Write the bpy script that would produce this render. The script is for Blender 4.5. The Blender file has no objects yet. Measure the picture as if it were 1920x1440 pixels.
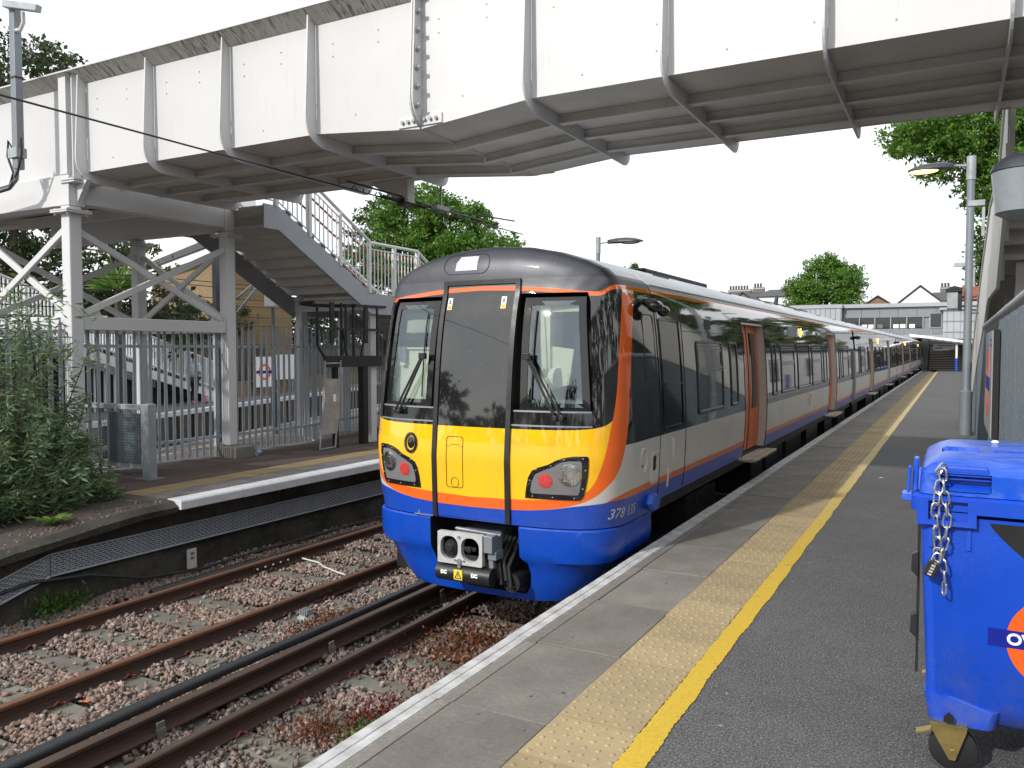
import bpy, bmesh, math, random
import numpy as np
from mathutils import Vector, Matrix
random.seed(7); RNG = np.random.default_rng(11)
R = math.radians
S = bpy.context.scene
COL = S.collection

# ------------------------------------------------------------ camera, sky, sun
cam = bpy.data.objects.new("camera", bpy.data.cameras.new("camera")); COL.objects.link(cam)
cam.location = (0, 0, 1.93)
cam.rotation_euler = (R(90 - 2.449), 0, R(28.615))
cam.data.sensor_width = 36; cam.data.lens = 28.5
cam.data.clip_start = .05; cam.data.clip_end = 3000
S.camera = cam
SUN_EL, SUN_AZ = 31, 19                      # azimuth measured from -Y towards -X
W = bpy.data.worlds.new("World"); S.world = W; W.use_nodes = True
wn = W.node_tree; wn.nodes.clear()
sky = wn.nodes.new("ShaderNodeTexSky"); sky.sky_type = 'NISHITA'; sky.sun_disc = False
sky.sun_elevation = R(SUN_EL); sky.sun_rotation = R(180 + SUN_AZ); sky.altitude = 30; sky.air_density = 1.2; sky.dust_density = 2.5
b1 = wn.nodes.new("ShaderNodeBackground"); b1.inputs[1].default_value = .12
wn.links.new(sky.outputs[0], b1.inputs[0])
tc = wn.nodes.new("ShaderNodeTexCoord")
nz = wn.nodes.new("ShaderNodeTexNoise"); nz.inputs['Scale'].default_value = 2.2; nz.inputs['Detail'].default_value = 6
mp = wn.nodes.new("ShaderNodeMapping"); mp.inputs['Scale'].default_value = (1, 1, 3)
wn.links.new(tc.outputs['Generated'], mp.inputs[0]); wn.links.new(mp.outputs[0], nz.inputs['Vector'])
rmp = wn.nodes.new("ShaderNodeMapRange"); rmp.inputs[1].default_value = .3; rmp.inputs[2].default_value = .6
rmp.inputs[3].default_value = .86; rmp.inputs[4].default_value = .97
wn.links.new(nz.outputs[0], rmp.inputs[0])
b2 = wn.nodes.new("ShaderNodeBackground"); b2.inputs[0].default_value = (.945, .975, 1, 1); b2.inputs[1].default_value = 1.15
mx = wn.nodes.new("ShaderNodeMixShader"); wo = wn.nodes.new("ShaderNodeOutputWorld")
wn.links.new(rmp.outputs[0], mx.inputs[0]); wn.links.new(b1.outputs[0], mx.inputs[1]); wn.links.new(b2.outputs[0], mx.inputs[2])
wn.links.new(mx.outputs[0], wo.inputs[0])
sl = bpy.data.lights.new("sun", 'SUN'); sl.energy = 2.9; sl.angle = R(1.8); sl.color = (1, .965, .91)
so = bpy.data.objects.new("sun", sl); COL.objects.link(so)
tosun = Vector((-math.sin(R(SUN_AZ)) * math.cos(R(SUN_EL)), -math.cos(R(SUN_AZ)) * math.cos(R(SUN_EL)), math.sin(R(SUN_EL))))
so.rotation_euler = tosun.to_track_quat('Z', 'Y').to_euler(); so.location = tosun * 60
S.view_settings.view_transform = 'Standard'; S.view_settings.look = 'None'
S.view_settings.exposure = .26; S.view_settings.gamma = 1; S.view_settings.use_curve_mapping = False
S.render.engine = 'CYCLES'
S.cycles.use_denoising = True
S.cycles.max_bounces = 8; S.cycles.transparent_max_bounces = 12

# ------------------------------------------------------------ node helpers
class NG:
    def __init__(s, name):
        s.m = bpy.data.materials.new(name); s.m.use_nodes = True
        s.t = s.m.node_tree; s.t.nodes.clear()
        s.out = s.t.nodes.new("ShaderNodeOutputMaterial")
        s.b = s.t.nodes.new("ShaderNodeBsdfPrincipled"); s.t.links.new(s.b.outputs[0], s.out.inputs[0])
        s._o = None
    def n(s, k): return s.t.nodes.new(k)
    def put(s, sock, v):
        if hasattr(v, 'is_output'): s.t.links.new(v, sock)
        elif v is not None:
            if isinstance(v, (tuple, list)) and len(v) == 3 and sock.type == 'RGBA': v = (*v, 1)
            sock.default_value = v
    def obj(s):
        if s._o is None: s._o = s.n("ShaderNodeTexCoord").outputs['Object']
        return s._o
    def m_(s, op, a, b=None, c=None, clamp=False):
        x = s.n("ShaderNodeMath"); x.operation = op; x.use_clamp = clamp
        s.put(x.inputs[0], a); s.put(x.inputs[1], b)
        if c is not None: s.put(x.inputs[2], c)
        return x.outputs[0]
    def step(s, v, edge, w=.002):                 # 0 below edge, 1 above (short ramp)
        x = s.n("ShaderNodeMapRange"); x.clamp = True
        s.put(x.inputs[0], s.m_('SUBTRACT', v, edge)); x.inputs[1].default_value = -w; x.inputs[2].default_value = w
        return x.outputs[0]
    def mr(s, v, a, b, c, d):
        x = s.n("ShaderNodeMapRange"); s.put(x.inputs[0], v)
        for i, q in enumerate((a, b, c, d)): s.put(x.inputs[i + 1], q)
        return x.outputs[0]
    def mix(s, f, a, b, mode='MIX'):
        x = s.n("ShaderNodeMix"); x.data_type = 'RGBA'; x.blend_type = mode
        s.put(x.inputs[0], f); s.put(x.inputs[6], a); s.put(x.inputs[7], b)
        return x.outputs[2]
    def noise(s, scale, detail=4, rough=.55, vec=None, sc3=None, dist=0):
        v = vec or s.obj()
        if sc3:
            q = s.n("ShaderNodeMapping"); s.put(q.inputs[0], v); q.inputs['Scale'].default_value = sc3; v = q.outputs[0]
        x = s.n("ShaderNodeTexNoise"); s.put(x.inputs['Vector'], v)
        x.inputs['Scale'].default_value = scale; x.inputs['Detail'].default_value = detail; x.inputs['Roughness'].default_value = rough
        x.inputs['Distortion'].default_value = dist
        return x.outputs[0]
    def curve(s, v, pts, x0, x1, y0, y1):
        f = s.n("ShaderNodeFloatCurve"); c = f.mapping.curves[0]
        P = [((a - x0) / (x1 - x0), (b - y0) / (y1 - y0)) for a, b in pts]
        while len(c.points) < len(P): c.points.new(.5, .5)
        for q, (a, b) in zip(c.points, P): q.location = (a, b); q.handle_type = 'AUTO_CLAMPED'
        f.mapping.extend = 'HORIZONTAL'; f.mapping.update()
        s.put(f.inputs[1], s.mr(v, x0, x1, 0, 1))
        return s.mr(f.outputs[0], 0, 1, y0, y1)
    def bump(s, h, strength=.3, dist=.01):
        x = s.n("ShaderNodeBump"); s.put(x.inputs['Height'], h); x.inputs['Strength'].default_value = strength; x.inputs['Distance'].default_value = dist
        s.t.links.new(x.outputs[0], s.b.inputs['Normal'])
    def set(s, col=None, rough=None, metal=None, spec=None):
        if col is not None: s.put(s.b.inputs['Base Color'], col)
        if rough is not None: s.put(s.b.inputs['Roughness'], rough)
        if metal is not None: s.put(s.b.inputs['Metallic'], metal)
        if spec is not None: s.put(s.b.inputs['Specular IOR Level'], spec)
        return s.m

M = {}
def mat(name, col, rough=.6, metal=0., spec=.5, var=.25, scale=6., col2=None, fine=0., bump=0., bscale=None, sc3=None, each=0.):
    g = NG(name)
    c2 = col2 or tuple(c * (1 - var) for c in col)
    f = g.mr(g.noise(scale, 6, .6, sc3=sc3), .32, .68, 0, 1)
    c = g.mix(f, tuple(col), tuple(c2))
    if fine:
        h = g.noise(scale * 22, 3, .7)
        c = g.mix(g.mr(h, .3, .7, 0, fine), c, tuple(x * .35 for x in col))
    if each:
        oi = g.n('ShaderNodeObjectInfo'); c = g.mix(1, c, g.mr(oi.outputs['Random'], 0, 1, 1 - each, 1 + each * .6), 'MULTIPLY')
    if bump: g.bump(g.noise(bscale or scale * 12, 5, .65), bump, .01)
    rv = g.mr(g.noise(scale * 1.7, 4), .3, .7, max(0, rough - .08), min(1, rough + .08))
    M[name] = g.set(c, rv, metal, spec)
    return M[name]

mat('white_paint', (.60, .60, .605), .5, var=.06, scale=1.0, fine=.10)
mat('rail_white', (.66, .665, .67), .45, var=.08)
mat('fence_galv', (.42, .465, .51), .5, .05, var=.2, scale=5, fine=.12)
mat('cream_paint', (.62, .605, .57), .55, var=.10, scale=1.5, fine=.08)
mat('grey_steel', (.27, .29, .31), .5, .35, var=.2, scale=3, fine=.15)
mat('galv', (.37, .40, .42), .5, .25, var=.3, scale=5, fine=.15)
mat('pole_grey', (.20, .225, .25), .5, .2, var=.15, scale=4)
mat('dark_steel', (.018, .018, .020), .55, .2, var=.3)
mat('black_rubber', (.012, .012, .013), .6, var=.2)
mat('black_plastic', (.02, .02, .022), .38, var=.2)
mat('cable_black', (.03, .032, .036), .5, var=.2, scale=12)
mat('rust', (.085, .042, .027), .8, .1, var=.4, scale=14, col2=(.048, .028, .021), fine=.3, bump=.25)
mat('rust_top', (.20, .098, .058), .6, .3, var=.35, scale=9, col2=(.115, .065, .045), fine=.25)
mat('rail_worn', (.15, .105, .085), .42, .6, var=.3, scale=9, col2=(.09, .06, .05), fine=.15)
mat('rail_steel', (.20, .17, .155), .35, .8, var=.3, scale=8)
mat('sleeper_conc', (.225, .215, .185), .9, var=.45, scale=4, col2=(.12, .115, .09), fine=.5, bump=.45, each=.2)
mat('clip_red', (.17, .035, .03), .6, .2, var=.4, scale=20)
mat('concrete_dirty', (.10, .092, .075), .92, var=.7, scale=2.5, col2=(.028, .027, .023), fine=.5, bump=.5)
mat('slab', (.25, .232, .205), .88, var=.35, scale=1.6, col2=(.150, .136, .120), fine=.5, bump=.2, each=.14)
mat('slab_grey', (.17, .16, .155), .9, var=.4, scale=3, fine=.3, bump=.15)
mat('edge_white', (.60, .60, .60), .75, var=.45, scale=7, col2=(.33, .325, .32), fine=.3)
mat('coping_white', (.66, .68, .71), .7, var=.18, scale=3, fine=.2, each=.05)
mat('tactile', (.42, .325, .175), .8, var=.25, scale=4, col2=(.33, .255, .15), fine=.35, bump=.15, each=.16)
mat('tactile_dull', (.30, .215, .105), .85, var=.35, scale=3, fine=.3)
mat('earth', (.085, .062, .05), .95, var=.5, scale=2.5, col2=(.045, .036, .03), fine=.4, bump=.6)
mat('red_tarmac', (.085, .058, .050), .9, var=.35, scale=2.5, fine=.35, bump=.2)
mat('orange_door', (.66, .12, .025), .35, var=.06)
mat('cream_jamb', (.58, .55, .49), .5, var=.08)
mat('yellow_sticker', (.85, .6, .05), .5, var=.05)
mat('white_sticker', (.85, .85, .82), .5, var=.05)
mat('roundel_orange', (.88, .105, .008), .5, var=.04)
mat('roundel_blue', (.002, .010, .25), .5, var=.05)
mat('blue_paint', (.01, .10, .55), .4, var=.05)
mat('zinc', (.62, .62, .58), .3, .9, var=.2, scale=20)
mat('brass_zinc', (.50, .37, .14), .35, .8, var=.3, scale=15)
mat('val_blue', (.002, .062, .46), .3, spec=.6, var=.12, scale=3)
mat('cab_cream', (.80, .76, .62), .6, var=.1)
mat('lens_clear', (.92, .93, .95), .06, 1., var=.25, scale=30, bump=.6, bscale=11)
mat('lens_red', (.62, .06, .055), .25, var=.3, scale=60)
mat('grey_bezel', (.17, .17, .175), .4, var=.1)
mat('silver_plate', (.56, .56, .56), .4, .15, var=.2, scale=12)
mat('alu_worn', (.42, .385, .345), .5, .1, var=.35, scale=4)
mat('teal_board', (.085, .13, .15), .6, var=.2, scale=5)
mat('brick_dark', (.10, .075, .055), .9, var=.4, scale=3, bump=.3)
mat('slate', (.07, .07, .08), .7, var=.3, scale=5)
mat('red_roof', (.24, .07, .045), .8, var=.3, scale=5)
mat('render_white', (.80, .80, .79), .8, var=.06)
mat('bldg_grey', (.215, .23, .245), .5, .2, var=.12, scale=1)
mat('bldg_light', (.35, .365, .39), .5, .2, var=.12, scale=1.2)
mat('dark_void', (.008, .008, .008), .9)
mat('bark', (.09, .07, .055), .9, var=.4, scale=8, bump=.6)
mat('skin', (.5, .32, .24), .6); mat('hair', (.02, .016, .013), .6)
mat('shirt', (.45, .52, .62), .85); mat('trousers', (.02, .022, .035), .85)
mat('orange_paint', (.65, .12, .03), .5); mat('red_rail', (.34, .05, .03), .5)
mat('stair_soffit', (.62, .60, .57), .7, var=.15, scale=2)
mat('paper_bag', (.75, .72, .75), .7, var=.3, scale=9, col2=(.6, .1, .15))
mat('frosted', (.27, .30, .325), .35, spec=.5, var=.25, scale=5)
mat('window_frame', (.045, .045, .048), .35, spec=.6)
mat('chimney_brick', (.19, .155, .125), .9, var=.3)
mat('lantern_lid', (.055, .06, .075), .4, .2)
mat('plane_grey', (.20, .22, .25), .5)
mat('bottle', (.6, .65, .8), .25, var=.6, scale=25, col2=(.1, .12, .5))

def glass(name, col, rough=.03, spec=.9):
    g = NG(name); M[name] = g.set(col, g.mr(g.noise(30, 4), .4, .8, rough, rough + .05), 0, spec)
    return M[name]
glass('dark_glass', (.010, .011, .012)); glass('gloss_black', (.012, .012, .013), .04, .7)
glass('green_glass', (.10, .16, .16), .08)

def emit(name, col, st):
    g = NG(name); g.set((.02, .02, .02), .5)
    g.put(g.b.inputs['Emission Color'], col); g.b.inputs['Emission Strength'].default_value = st
    M[name] = g.m
emit('lamp_orange', (1, .42, .10), 9); emit('indicator_orange', (1, .30, .03), 6)

def clear_glass():                             # windscreen: dark see-through pane with a clear coat reflection
    g = NG('windscreen'); g.t.nodes.remove(g.b)
    tr = g.n("ShaderNodeBsdfTransparent"); tr.inputs[0].default_value = (.80, .84, .82, 1)
    gl = g.n("ShaderNodeBsdfGlossy"); gl.inputs['Roughness'].default_value = .02; gl.inputs[0].default_value = (.80, .92, 1, 1)
    f = g.n("ShaderNodeFresnel"); f.inputs[0].default_value = 1.75
    mxs = g.n("ShaderNodeMixShader"); geo = g.n('ShaderNodeNewGeometry'); g.put(mxs.inputs[0], g.m_('MULTIPLY', g.m_('MAXIMUM', f.outputs[0], .16), g.m_('SUBTRACT', 1, geo.outputs['Backfacing']))); g.put(mxs.inputs[1], tr.outputs[0]); g.put(mxs.inputs[2], gl.outputs[0])
    g.put(g.out.inputs[0], mxs.outputs[0]); M['windscreen'] = g.m
clear_glass()

def special_mats():
    g = NG('tarmac'); o = g.obj()              # dark asphalt: chippings, smooth stains, a few pale specks
    big = g.noise(.55, 5, .6); mid = g.noise(5, 5, .6); fine = g.noise(190, 3, .8)
    c = g.mix(g.mr(big, .35, .65, 0, 1), (.088, .087, .089), (.060, .059, .061))
    c = g.mix(g.mr(mid, .4, .7, 0, .6), c, (.048, .047, .048)); c = g.mix(g.mr(g.noise(1.3, 6, .7, dist=.8), .58, .70, 0, .45), c, (.125, .12, .115))
    c = g.mix(g.mr(g.noise(95, 2, .6), .50, .72, 0, 1), c, (.25, .25, .25)); c = g.mix(g.mr(g.noise(80, 2, .5), .50, .66, 0, .9), c, (.018, .018, .018)); c = g.mix(g.mr(fine, .55, .7, 0, .8), c, (.3, .3, .3))
    v = g.n("ShaderNodeTexVoronoi"); g.put(v.inputs['Vector'], o); v.inputs['Scale'].default_value = 5
    c = g.mix(g.mr(v.outputs['Distance'], .028, .05, .8, 0), c, (.42, .41, .40))
    g.bump(fine, .45, .004); M['tarmac'] = g.set(c, .88)
    g = NG('yellow_line')                      # thick worn paint over grit; far length paled, bridge shade put into the colour
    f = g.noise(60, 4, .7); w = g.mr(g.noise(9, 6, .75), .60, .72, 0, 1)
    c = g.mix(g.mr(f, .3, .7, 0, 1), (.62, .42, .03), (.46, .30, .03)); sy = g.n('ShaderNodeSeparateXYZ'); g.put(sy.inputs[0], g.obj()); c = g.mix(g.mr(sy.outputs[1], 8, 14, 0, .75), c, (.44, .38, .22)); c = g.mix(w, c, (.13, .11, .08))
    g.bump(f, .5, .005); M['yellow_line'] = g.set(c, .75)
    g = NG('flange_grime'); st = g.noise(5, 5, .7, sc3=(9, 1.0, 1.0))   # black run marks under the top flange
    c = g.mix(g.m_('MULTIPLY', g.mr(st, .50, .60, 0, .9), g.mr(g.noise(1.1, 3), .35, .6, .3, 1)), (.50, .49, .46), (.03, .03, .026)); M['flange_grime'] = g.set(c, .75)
    g = NG('ballast_stone'); a = g.n("ShaderNodeAttribute"); a.attribute_name = 'tint'
    c = g.mix(g.mr(g.noise(40, 3, .7), .3, .7, 0, .4), a.outputs['Color'], (.10, .085, .075)); M['ballast_stone'] = g.set(c, .9)
    g = NG('ballast_bed'); v = g.n("ShaderNodeTexVoronoi"); g.put(v.inputs['Vector'], g.obj()); v.inputs['Scale'].default_value = 26
    c = g.mix(.75, v.outputs['Color'], (.13, .10, .085)); c = g.mix(.85, c, (.13, .10, .085)); g.bump(v.outputs['Distance'], .8, .03); M['ballast_bed'] = g.set(c, .95)
    for nm, k1, k2 in (('leaf_dark', (.020, .038, .012), (.060, .080, .028)), ('leaf_mid', (.030, .075, .012), (.075, .14, .022)),
                       ('leaf_bright', (.040, .11, .010), (.12, .25, .028)), ('leaf_bush', (.085, .155, .080), (.20, .29, .14)),
                       ('leaf_red', (.20, .045, .02), (.15, .075, .03)), ('leaf_crimson', (.22, .015, .03), (.14, .03, .03)), ('leaf_ivy', (.02, .045, .014), (.055, .09, .03)), ('leaf_lime', (.10, .19, .035), (.17, .28, .06)), ('leaf_grass', (.05, .12, .02), (.09, .18, .03))):
        g = NG(nm); a = g.n("ShaderNodeAttribute"); a.attribute_name = 'tint'
        sep = g.n("ShaderNodeSeparateColor"); g.put(sep.inputs[0], a.outputs['Color'])
        c = g.mix(sep.outputs[0], k1, k2); c = g.mix(g.mr(sep.outputs[1], .9, 1, 0, .7), c, (.16, .14, .05))
        g.set(c, .5, 0, .35)
        tl = g.n("ShaderNodeBsdfTranslucent"); g.put(tl.inputs[0], c)
        ms = g.n("ShaderNodeMixShader"); ms.inputs[0].default_value = .3
        g.put(ms.inputs[1], g.b.outputs[0]); g.put(ms.inputs[2], tl.outputs[0]); g.put(g.out.inputs[0], ms.outputs[0]); M[nm] = g.m
    g = NG('stock_brick'); b = g.n("ShaderNodeTexBrick"); q = g.n("ShaderNodeMapping"); g.put(q.inputs[0], g.obj()); q.inputs['Rotation'].default_value = (R(90), 0, 0)
    g.put(b.inputs['Vector'], q.outputs[0]); b.inputs['Scale'].default_value = 4.4
    b.inputs['Color1'].default_value = (.27, .185, .085, 1); b.inputs['Color2'].default_value = (.19, .135, .07, 1); b.inputs['Mortar'].default_value = (.15, .11, .07, 1)
    b.inputs['Mortar Size'].default_value = .02
    M['stock_brick'] = g.set(b.outputs[0], .9)
    g = NG('old_brick'); b = g.n("ShaderNodeTexBrick"); q = g.n("ShaderNodeMapping"); g.put(q.inputs[0], g.obj()); q.inputs['Rotation'].default_value = (R(90), 0, 0)
    g.put(b.inputs['Vector'], q.outputs[0]); b.inputs['Scale'].default_value = 4.4
    b.inputs['Color1'].default_value = (.10, .075, .055, 1); b.inputs['Color2'].default_value = (.065, .05, .04, 1); b.inputs['Mortar'].default_value = (.09, .08, .07, 1)
    M['old_brick'] = g.set(b.outputs[0], .9)
    g = NG('wall_panel'); sx = g.n("ShaderNodeSeparateXYZ"); g.put(sx.inputs[0], g.obj())   # grey-green sheet with pale flaked specks
    v = g.noise(48, 3, .8, sc3=(1, 1, .55)); c = g.mix(g.mr(g.noise(.8, 4), .35, .65, 0, 1), (.125, .155, .180), (.095, .125, .155))
    c = g.mix(g.mr(v, .60, .66, 0, .75), c, (.42, .45, .45)); M['wall_panel'] = g.set(c, .5)
    g = NG('bin_lid'); sc = g.noise(3, 6, .7, sc3=(1, 4, 1), dist=1.5)
    c = g.mix(g.mr(sc, .45, .75, 0, .55), (.008, .080, .54), (.22, .30, .58)); M['bin_lid'] = g.set(c, g.mr(sc, .3, .7, .22, .42))
    g = NG('bird_lime_wall'); big = g.noise(1.6, 6, .7); sp = g.noise(14, 4, .8)   # black, mossy platform wall with pale spots
    c = g.mix(g.mr(big, .35, .65, 0, 1), (.075, .068, .055), (.022, .021, .018)); c = g.mix(g.mr(sp, .62, .72, 0, .6), c, (.30, .28, .25))
    g.bump(g.noise(20, 6, .7), .6, .02); M['bird_lime_wall'] = g.set(c, .95)
special_mats()
def worn_mats():
    g = NG('bin_blue')                          # blue plastic: fine scratches, scuffs and road dirt low down
    c = g.mix(g.mr(g.noise(3, 5), .3, .7, 0, 1), (.003, .066, .54), (.003, .056, .47))
    for k, (s3, sc) in enumerate((((1, 1, 9), 7), ((8, 1, 1.5), 6))):
        n = g.noise(sc, 5, .7, sc3=s3, dist=.6); ln = g.m_('MULTIPLY', g.step(n, .488, .004), g.m_('SUBTRACT', 1, g.step(n, .497, .004)))
        c = g.mix(g.m_('MULTIPLY', ln, g.mr(g.noise(1.7 + k, 3), .45, .7, 0, .5)), c, (.14, .22, .55))
    sx = g.n("ShaderNodeSeparateXYZ"); g.put(sx.inputs[0], g.obj())
    d = g.m_('MULTIPLY', g.mr(sx.outputs[2], .2, .65, .55, 0), g.mr(g.noise(9, 6, .7), .4, .7, 0, 1)); c = g.mix(d, c, (.10, .10, .11))
    g.bump(g.noise(160, 3), .05, .01); M['bin_blue'] = g.set(c, g.mr(g.noise(5, 4), .3, .7, .36, .52))
    g = NG('white_paint')                       # white steel paint with faint run marks and scuffs
    c = g.mix(g.mr(g.noise(1.0, 6), .32, .68, 0, 1), (.60, .60, .605), (.565, .565, .57))
    st = g.noise(6, 5, .7, sc3=(3, 3, .18)); c = g.mix(g.mr(st, .56, .72, 0, .20), c, (.36, .345, .32))
    sp = g.noise(34, 4, .8); c = g.mix(g.mr(sp, .70, .76, 0, .5), c, (.25, .20, .16))
    oi = g.n('ShaderNodeObjectInfo'); c = g.mix(1, c, g.mr(oi.outputs['Random'], 0, 1, .94, 1.02), 'MULTIPLY')
    g.bump(g.noise(1.6, 3), .06, .02); M['white_paint'] = g.set(c, .5)
worn_mats()

# ------------------------------------------------------------ mesh helpers
class MB:
    def __init__(s): s.v = []; s.f = []; s.k = []
    def add(s, v, f, k=0):
        n = len(s.v); s.v += [tuple(p) for p in v]; s.f += [tuple(i + n for i in q) for q in f]; s.k += [k] * len(f); return s
    def box(s, x0, y0, z0, x1, y1, z1, k=0):
        if x0 > x1: x0, x1 = x1, x0
        if y0 > y1: y0, y1 = y1, y0
        if z0 > z1: z0, z1 = z1, z0
        return s.add([(x0, y0, z0), (x1, y0, z0), (x1, y1, z0), (x0, y1, z0), (x0, y0, z1), (x1, y0, z1), (x1, y1, z1), (x0, y1, z1)],
                     [(0, 3, 2, 1), (4, 5, 6, 7), (0, 1, 5, 4), (1, 2, 6, 5), (2, 3, 7, 6), (3, 0, 4, 7)], k)
    def bar(s, p, q, w, h, up=(0, 0, 1), k=0):
        p, q, up = Vector(p), Vector(q), Vector(up); d = (q - p).normalized()
        a = d.cross(up)
        if a.length < 1e-4: a = d.cross(Vector((0, 1, 0)))
        a.normalize(); b = a.cross(d).normalized(); a *= w / 2; b *= h / 2
        V = [c + i * a + j * b for c in (p, q) for i, j in ((-1, -1), (1, -1), (1, 1), (-1, 1))]
        return s.add(V, [(0, 1, 2, 3), (7, 6, 5, 4), (0, 4, 5, 1), (1, 5, 6, 2), (2, 6, 7, 3), (3, 7, 4, 0)], k)
    def tube(s, pts, r, n=8, k=0, closed=False):
        P = [Vector(p) for p in pts]; N = len(P); rs = r if isinstance(r, (list, tuple)) else [r] * N
        V = []; up = None
        for i in range(N):
            d = (P[(i + 1) % N] - P[i - 1]) if closed else (P[min(i + 1, N - 1)] - P[max(i - 1, 0)])
            d.normalize()
            if up is None or abs(up.dot(d)) > .98: up = Vector((0, 0, 1)) if abs(d.z) < .9 else Vector((0, 1, 0))
            a = d.cross(up).normalized(); b = a.cross(d).normalized(); up = b
            V += [P[i] + rs[i] * (math.cos(t) * a + math.sin(t) * b) for t in [2 * math.pi * j / n for j in range(n)]]
        F = [(i % N * n + j, i % N * n + (j + 1) % n, (i + 1) % N * n + (j + 1) % n, (i + 1) % N * n + j) for i in range(N if closed else N - 1) for j in range(n)]
        if not closed: F += [tuple(range(n - 1, -1, -1)), tuple((N - 1) * n + j for j in range(n))]
        return s.add(V, F, k)
    def cyl(s, p, q, r, n=16, k=0, r2=None): return s.tube([p, q], [r, r if r2 is None else r2], n, k)
    def prism(s, poly, ax, a0, a1, k=0):
        def P(u, v, a): return {'x': (a, u, v), 'y': (u, a, v), 'z': (u, v, a)}[ax]
        n = len(poly); V = [P(u, v, a0) for u, v in poly] + [P(u, v, a1) for u, v in poly]
        F = [tuple(range(n)), tuple(range(2 * n - 1, n - 1, -1))] + [(i, n + i, n + (i + 1) % n, (i + 1) % n) for i in range(n)]
        return s.add(V, F, k)
    def ball(s, c, r, n=12, m=8, k=0):
        c = Vector(c); rx = r if isinstance(r, (tuple, list)) else (r, r, r)
        V = [c + Vector((0, 0, rx[2]))] + [c + Vector((rx[0] * math.sin(a) * math.cos(b), rx[1] * math.sin(a) * math.sin(b), rx[2] * math.cos(a)))
             for a in [math.pi * i / m for i in range(1, m)] for b in [2 * math.pi * j / n for j in range(n)]] + [c - Vector((0, 0, rx[2]))]
        F = [(0, 1 + j, 1 + (j + 1) % n) for j in range(n)]
        F += [(1 + i * n + j, 1 + (i + 1) * n + j, 1 + (i + 1) * n + (j + 1) % n, 1 + i * n + (j + 1) % n) for i in range(m - 2) for j in range(n)]
        e = len(V) - 1; o = 1 + (m - 2) * n
        F += [(o + (j + 1) % n, o + j, e) for j in range(n)]
        return s.add(V, F, k)
    def patch(s, rows, fn, o0, o1, m=4, k=0):     # slab on a curved surface: rows (v,u0,u1), fn(u,v,off)->xyz
        n = len(rows); G = []
        for off in (o1, o0):
            G.append([[fn(u0 + (u1 - u0) * j / m, v, off) for j in range(m + 1)] for v, u0, u1 in rows])
        V = [p for g in G for r in g for p in r]; I = lambda g, i, j: (g * n + i) * (m + 1) + j
        F = [(I(0, i, j), I(0, i, j + 1), I(0, i + 1, j + 1), I(0, i + 1, j)) for i in range(n - 1) for j in range(m)]
        F += [(I(1, i, j), I(1, i + 1, j), I(1, i + 1, j + 1), I(1, i, j + 1)) for i in range(n - 1) for j in range(m)]
        for i in range(n - 1):
            F += [(I(0, i, 0), I(0, i + 1, 0), I(1, i + 1, 0), I(1, i, 0)), (I(0, i, m), I(1, i, m), I(1, i + 1, m), I(0, i + 1, m))]
        for j in range(m):
            F += [(I(0, 0, j), I(1, 0, j), I(1, 0, j + 1), I(0, 0, j + 1)), (I(0, n - 1, j), I(0, n - 1, j + 1), I(1, n - 1, j + 1), I(1, n - 1, j))]
        return s.add(V, F, k)
    def ring(s, outer, inner, fn, o0, o1, k=0):   # frame between two outlines with equal counts, on fn
        n = len(outer); V = [fn(u, v, o) for o in (o0, o1) for L in (outer, inner) for u, v in L]
        F = []
        for i in range(n):
            j = (i + 1) % n
            F += [(2 * n + i, 2 * n + j, 3 * n + j, 3 * n + i), (i, n + i, n + j, j), (i, j, 2 * n + j, 2 * n + i), (n + i, 3 * n + i, 3 * n + j, n + j)]
        return s.add(V, F, k)
    def build(s, name, mats, parent=None, smooth=False, bevel=0, recalc=True, seg=2):
        me = bpy.data.meshes.new(name); me.from_pydata(s.v, [], s.f)
        if isinstance(mats, str): mats = [mats]
        for q in mats: me.materials.append(M[q])
        if len(mats) > 1: me.polygons.foreach_set('material_index', s.k)
        if recalc:
            bm = bmesh.new(); bm.from_mesh(me); bmesh.ops.recalc_face_normals(bm, faces=bm.faces); bm.to_mesh(me); bm.free()
        if smooth: 
            me.polygons.foreach_set('use_smooth', [True] * len(me.polygons))
            try: me.set_sharp_from_angle(angle=R(38))
            except Exception: pass
        o = bpy.data.objects.new(name, me); COL.objects.link(o)
        if parent is not None: o.parent = parent
        if bevel:
            b = o.modifiers.new('b', 'BEVEL'); b.width = bevel; b.segments = seg; b.limit_method = 'ANGLE'; b.angle_limit = R(40)
        return o
def rrect(u0, v0, u1, v1, r, n=5):
    P = []
    for cu, cv, a in ((u1 - r, v1 - r, 0), (u0 + r, v1 - r, 90), (u0 + r, v0 + r, 180), (u1 - r, v0 + r, 270)):
        P += [(cu + r * math.cos(R(a + 90 * i / n)), cv + r * math.sin(R(a + 90 * i / n))) for i in range(n + 1)]
    return P
def rrows(u0, v0, u1, v1, r, n=4, mid=6):
    rows = []
    for i in range(n + 1):
        a = R(90 * i / n); rows.append((v0 + r - r * math.cos(a), u0 + r - r * math.sin(a), u1 - r + r * math.sin(a)))
    for i in range(1, mid): rows.append((v0 + r + (v1 - v0 - 2 * r) * i / mid, u0, u1))
    for i in range(n, -1, -1):
        a = R(90 * i / n); rows.append((v1 - r + r * math.cos(a), u0 + r - r * math.sin(a), u1 - r + r * math.sin(a)))
    return rows
def tag(o, label=None, cat=None, group=None, kind=None):
    if label: o['label'] = label
    if cat: o['category'] = cat
    if group: o['group'] = group
    if kind: o['kind'] = kind
    return o
def thing(name, label, cat, loc=(0, 0, 0), rz=0, group=None):
    o = bpy.data.objects.new(name, None); COL.objects.link(o); o.location = loc; o.rotation_euler = (0, 0, rz); o.empty_display_size = .1
    return tag(o, label, cat, group)
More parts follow.
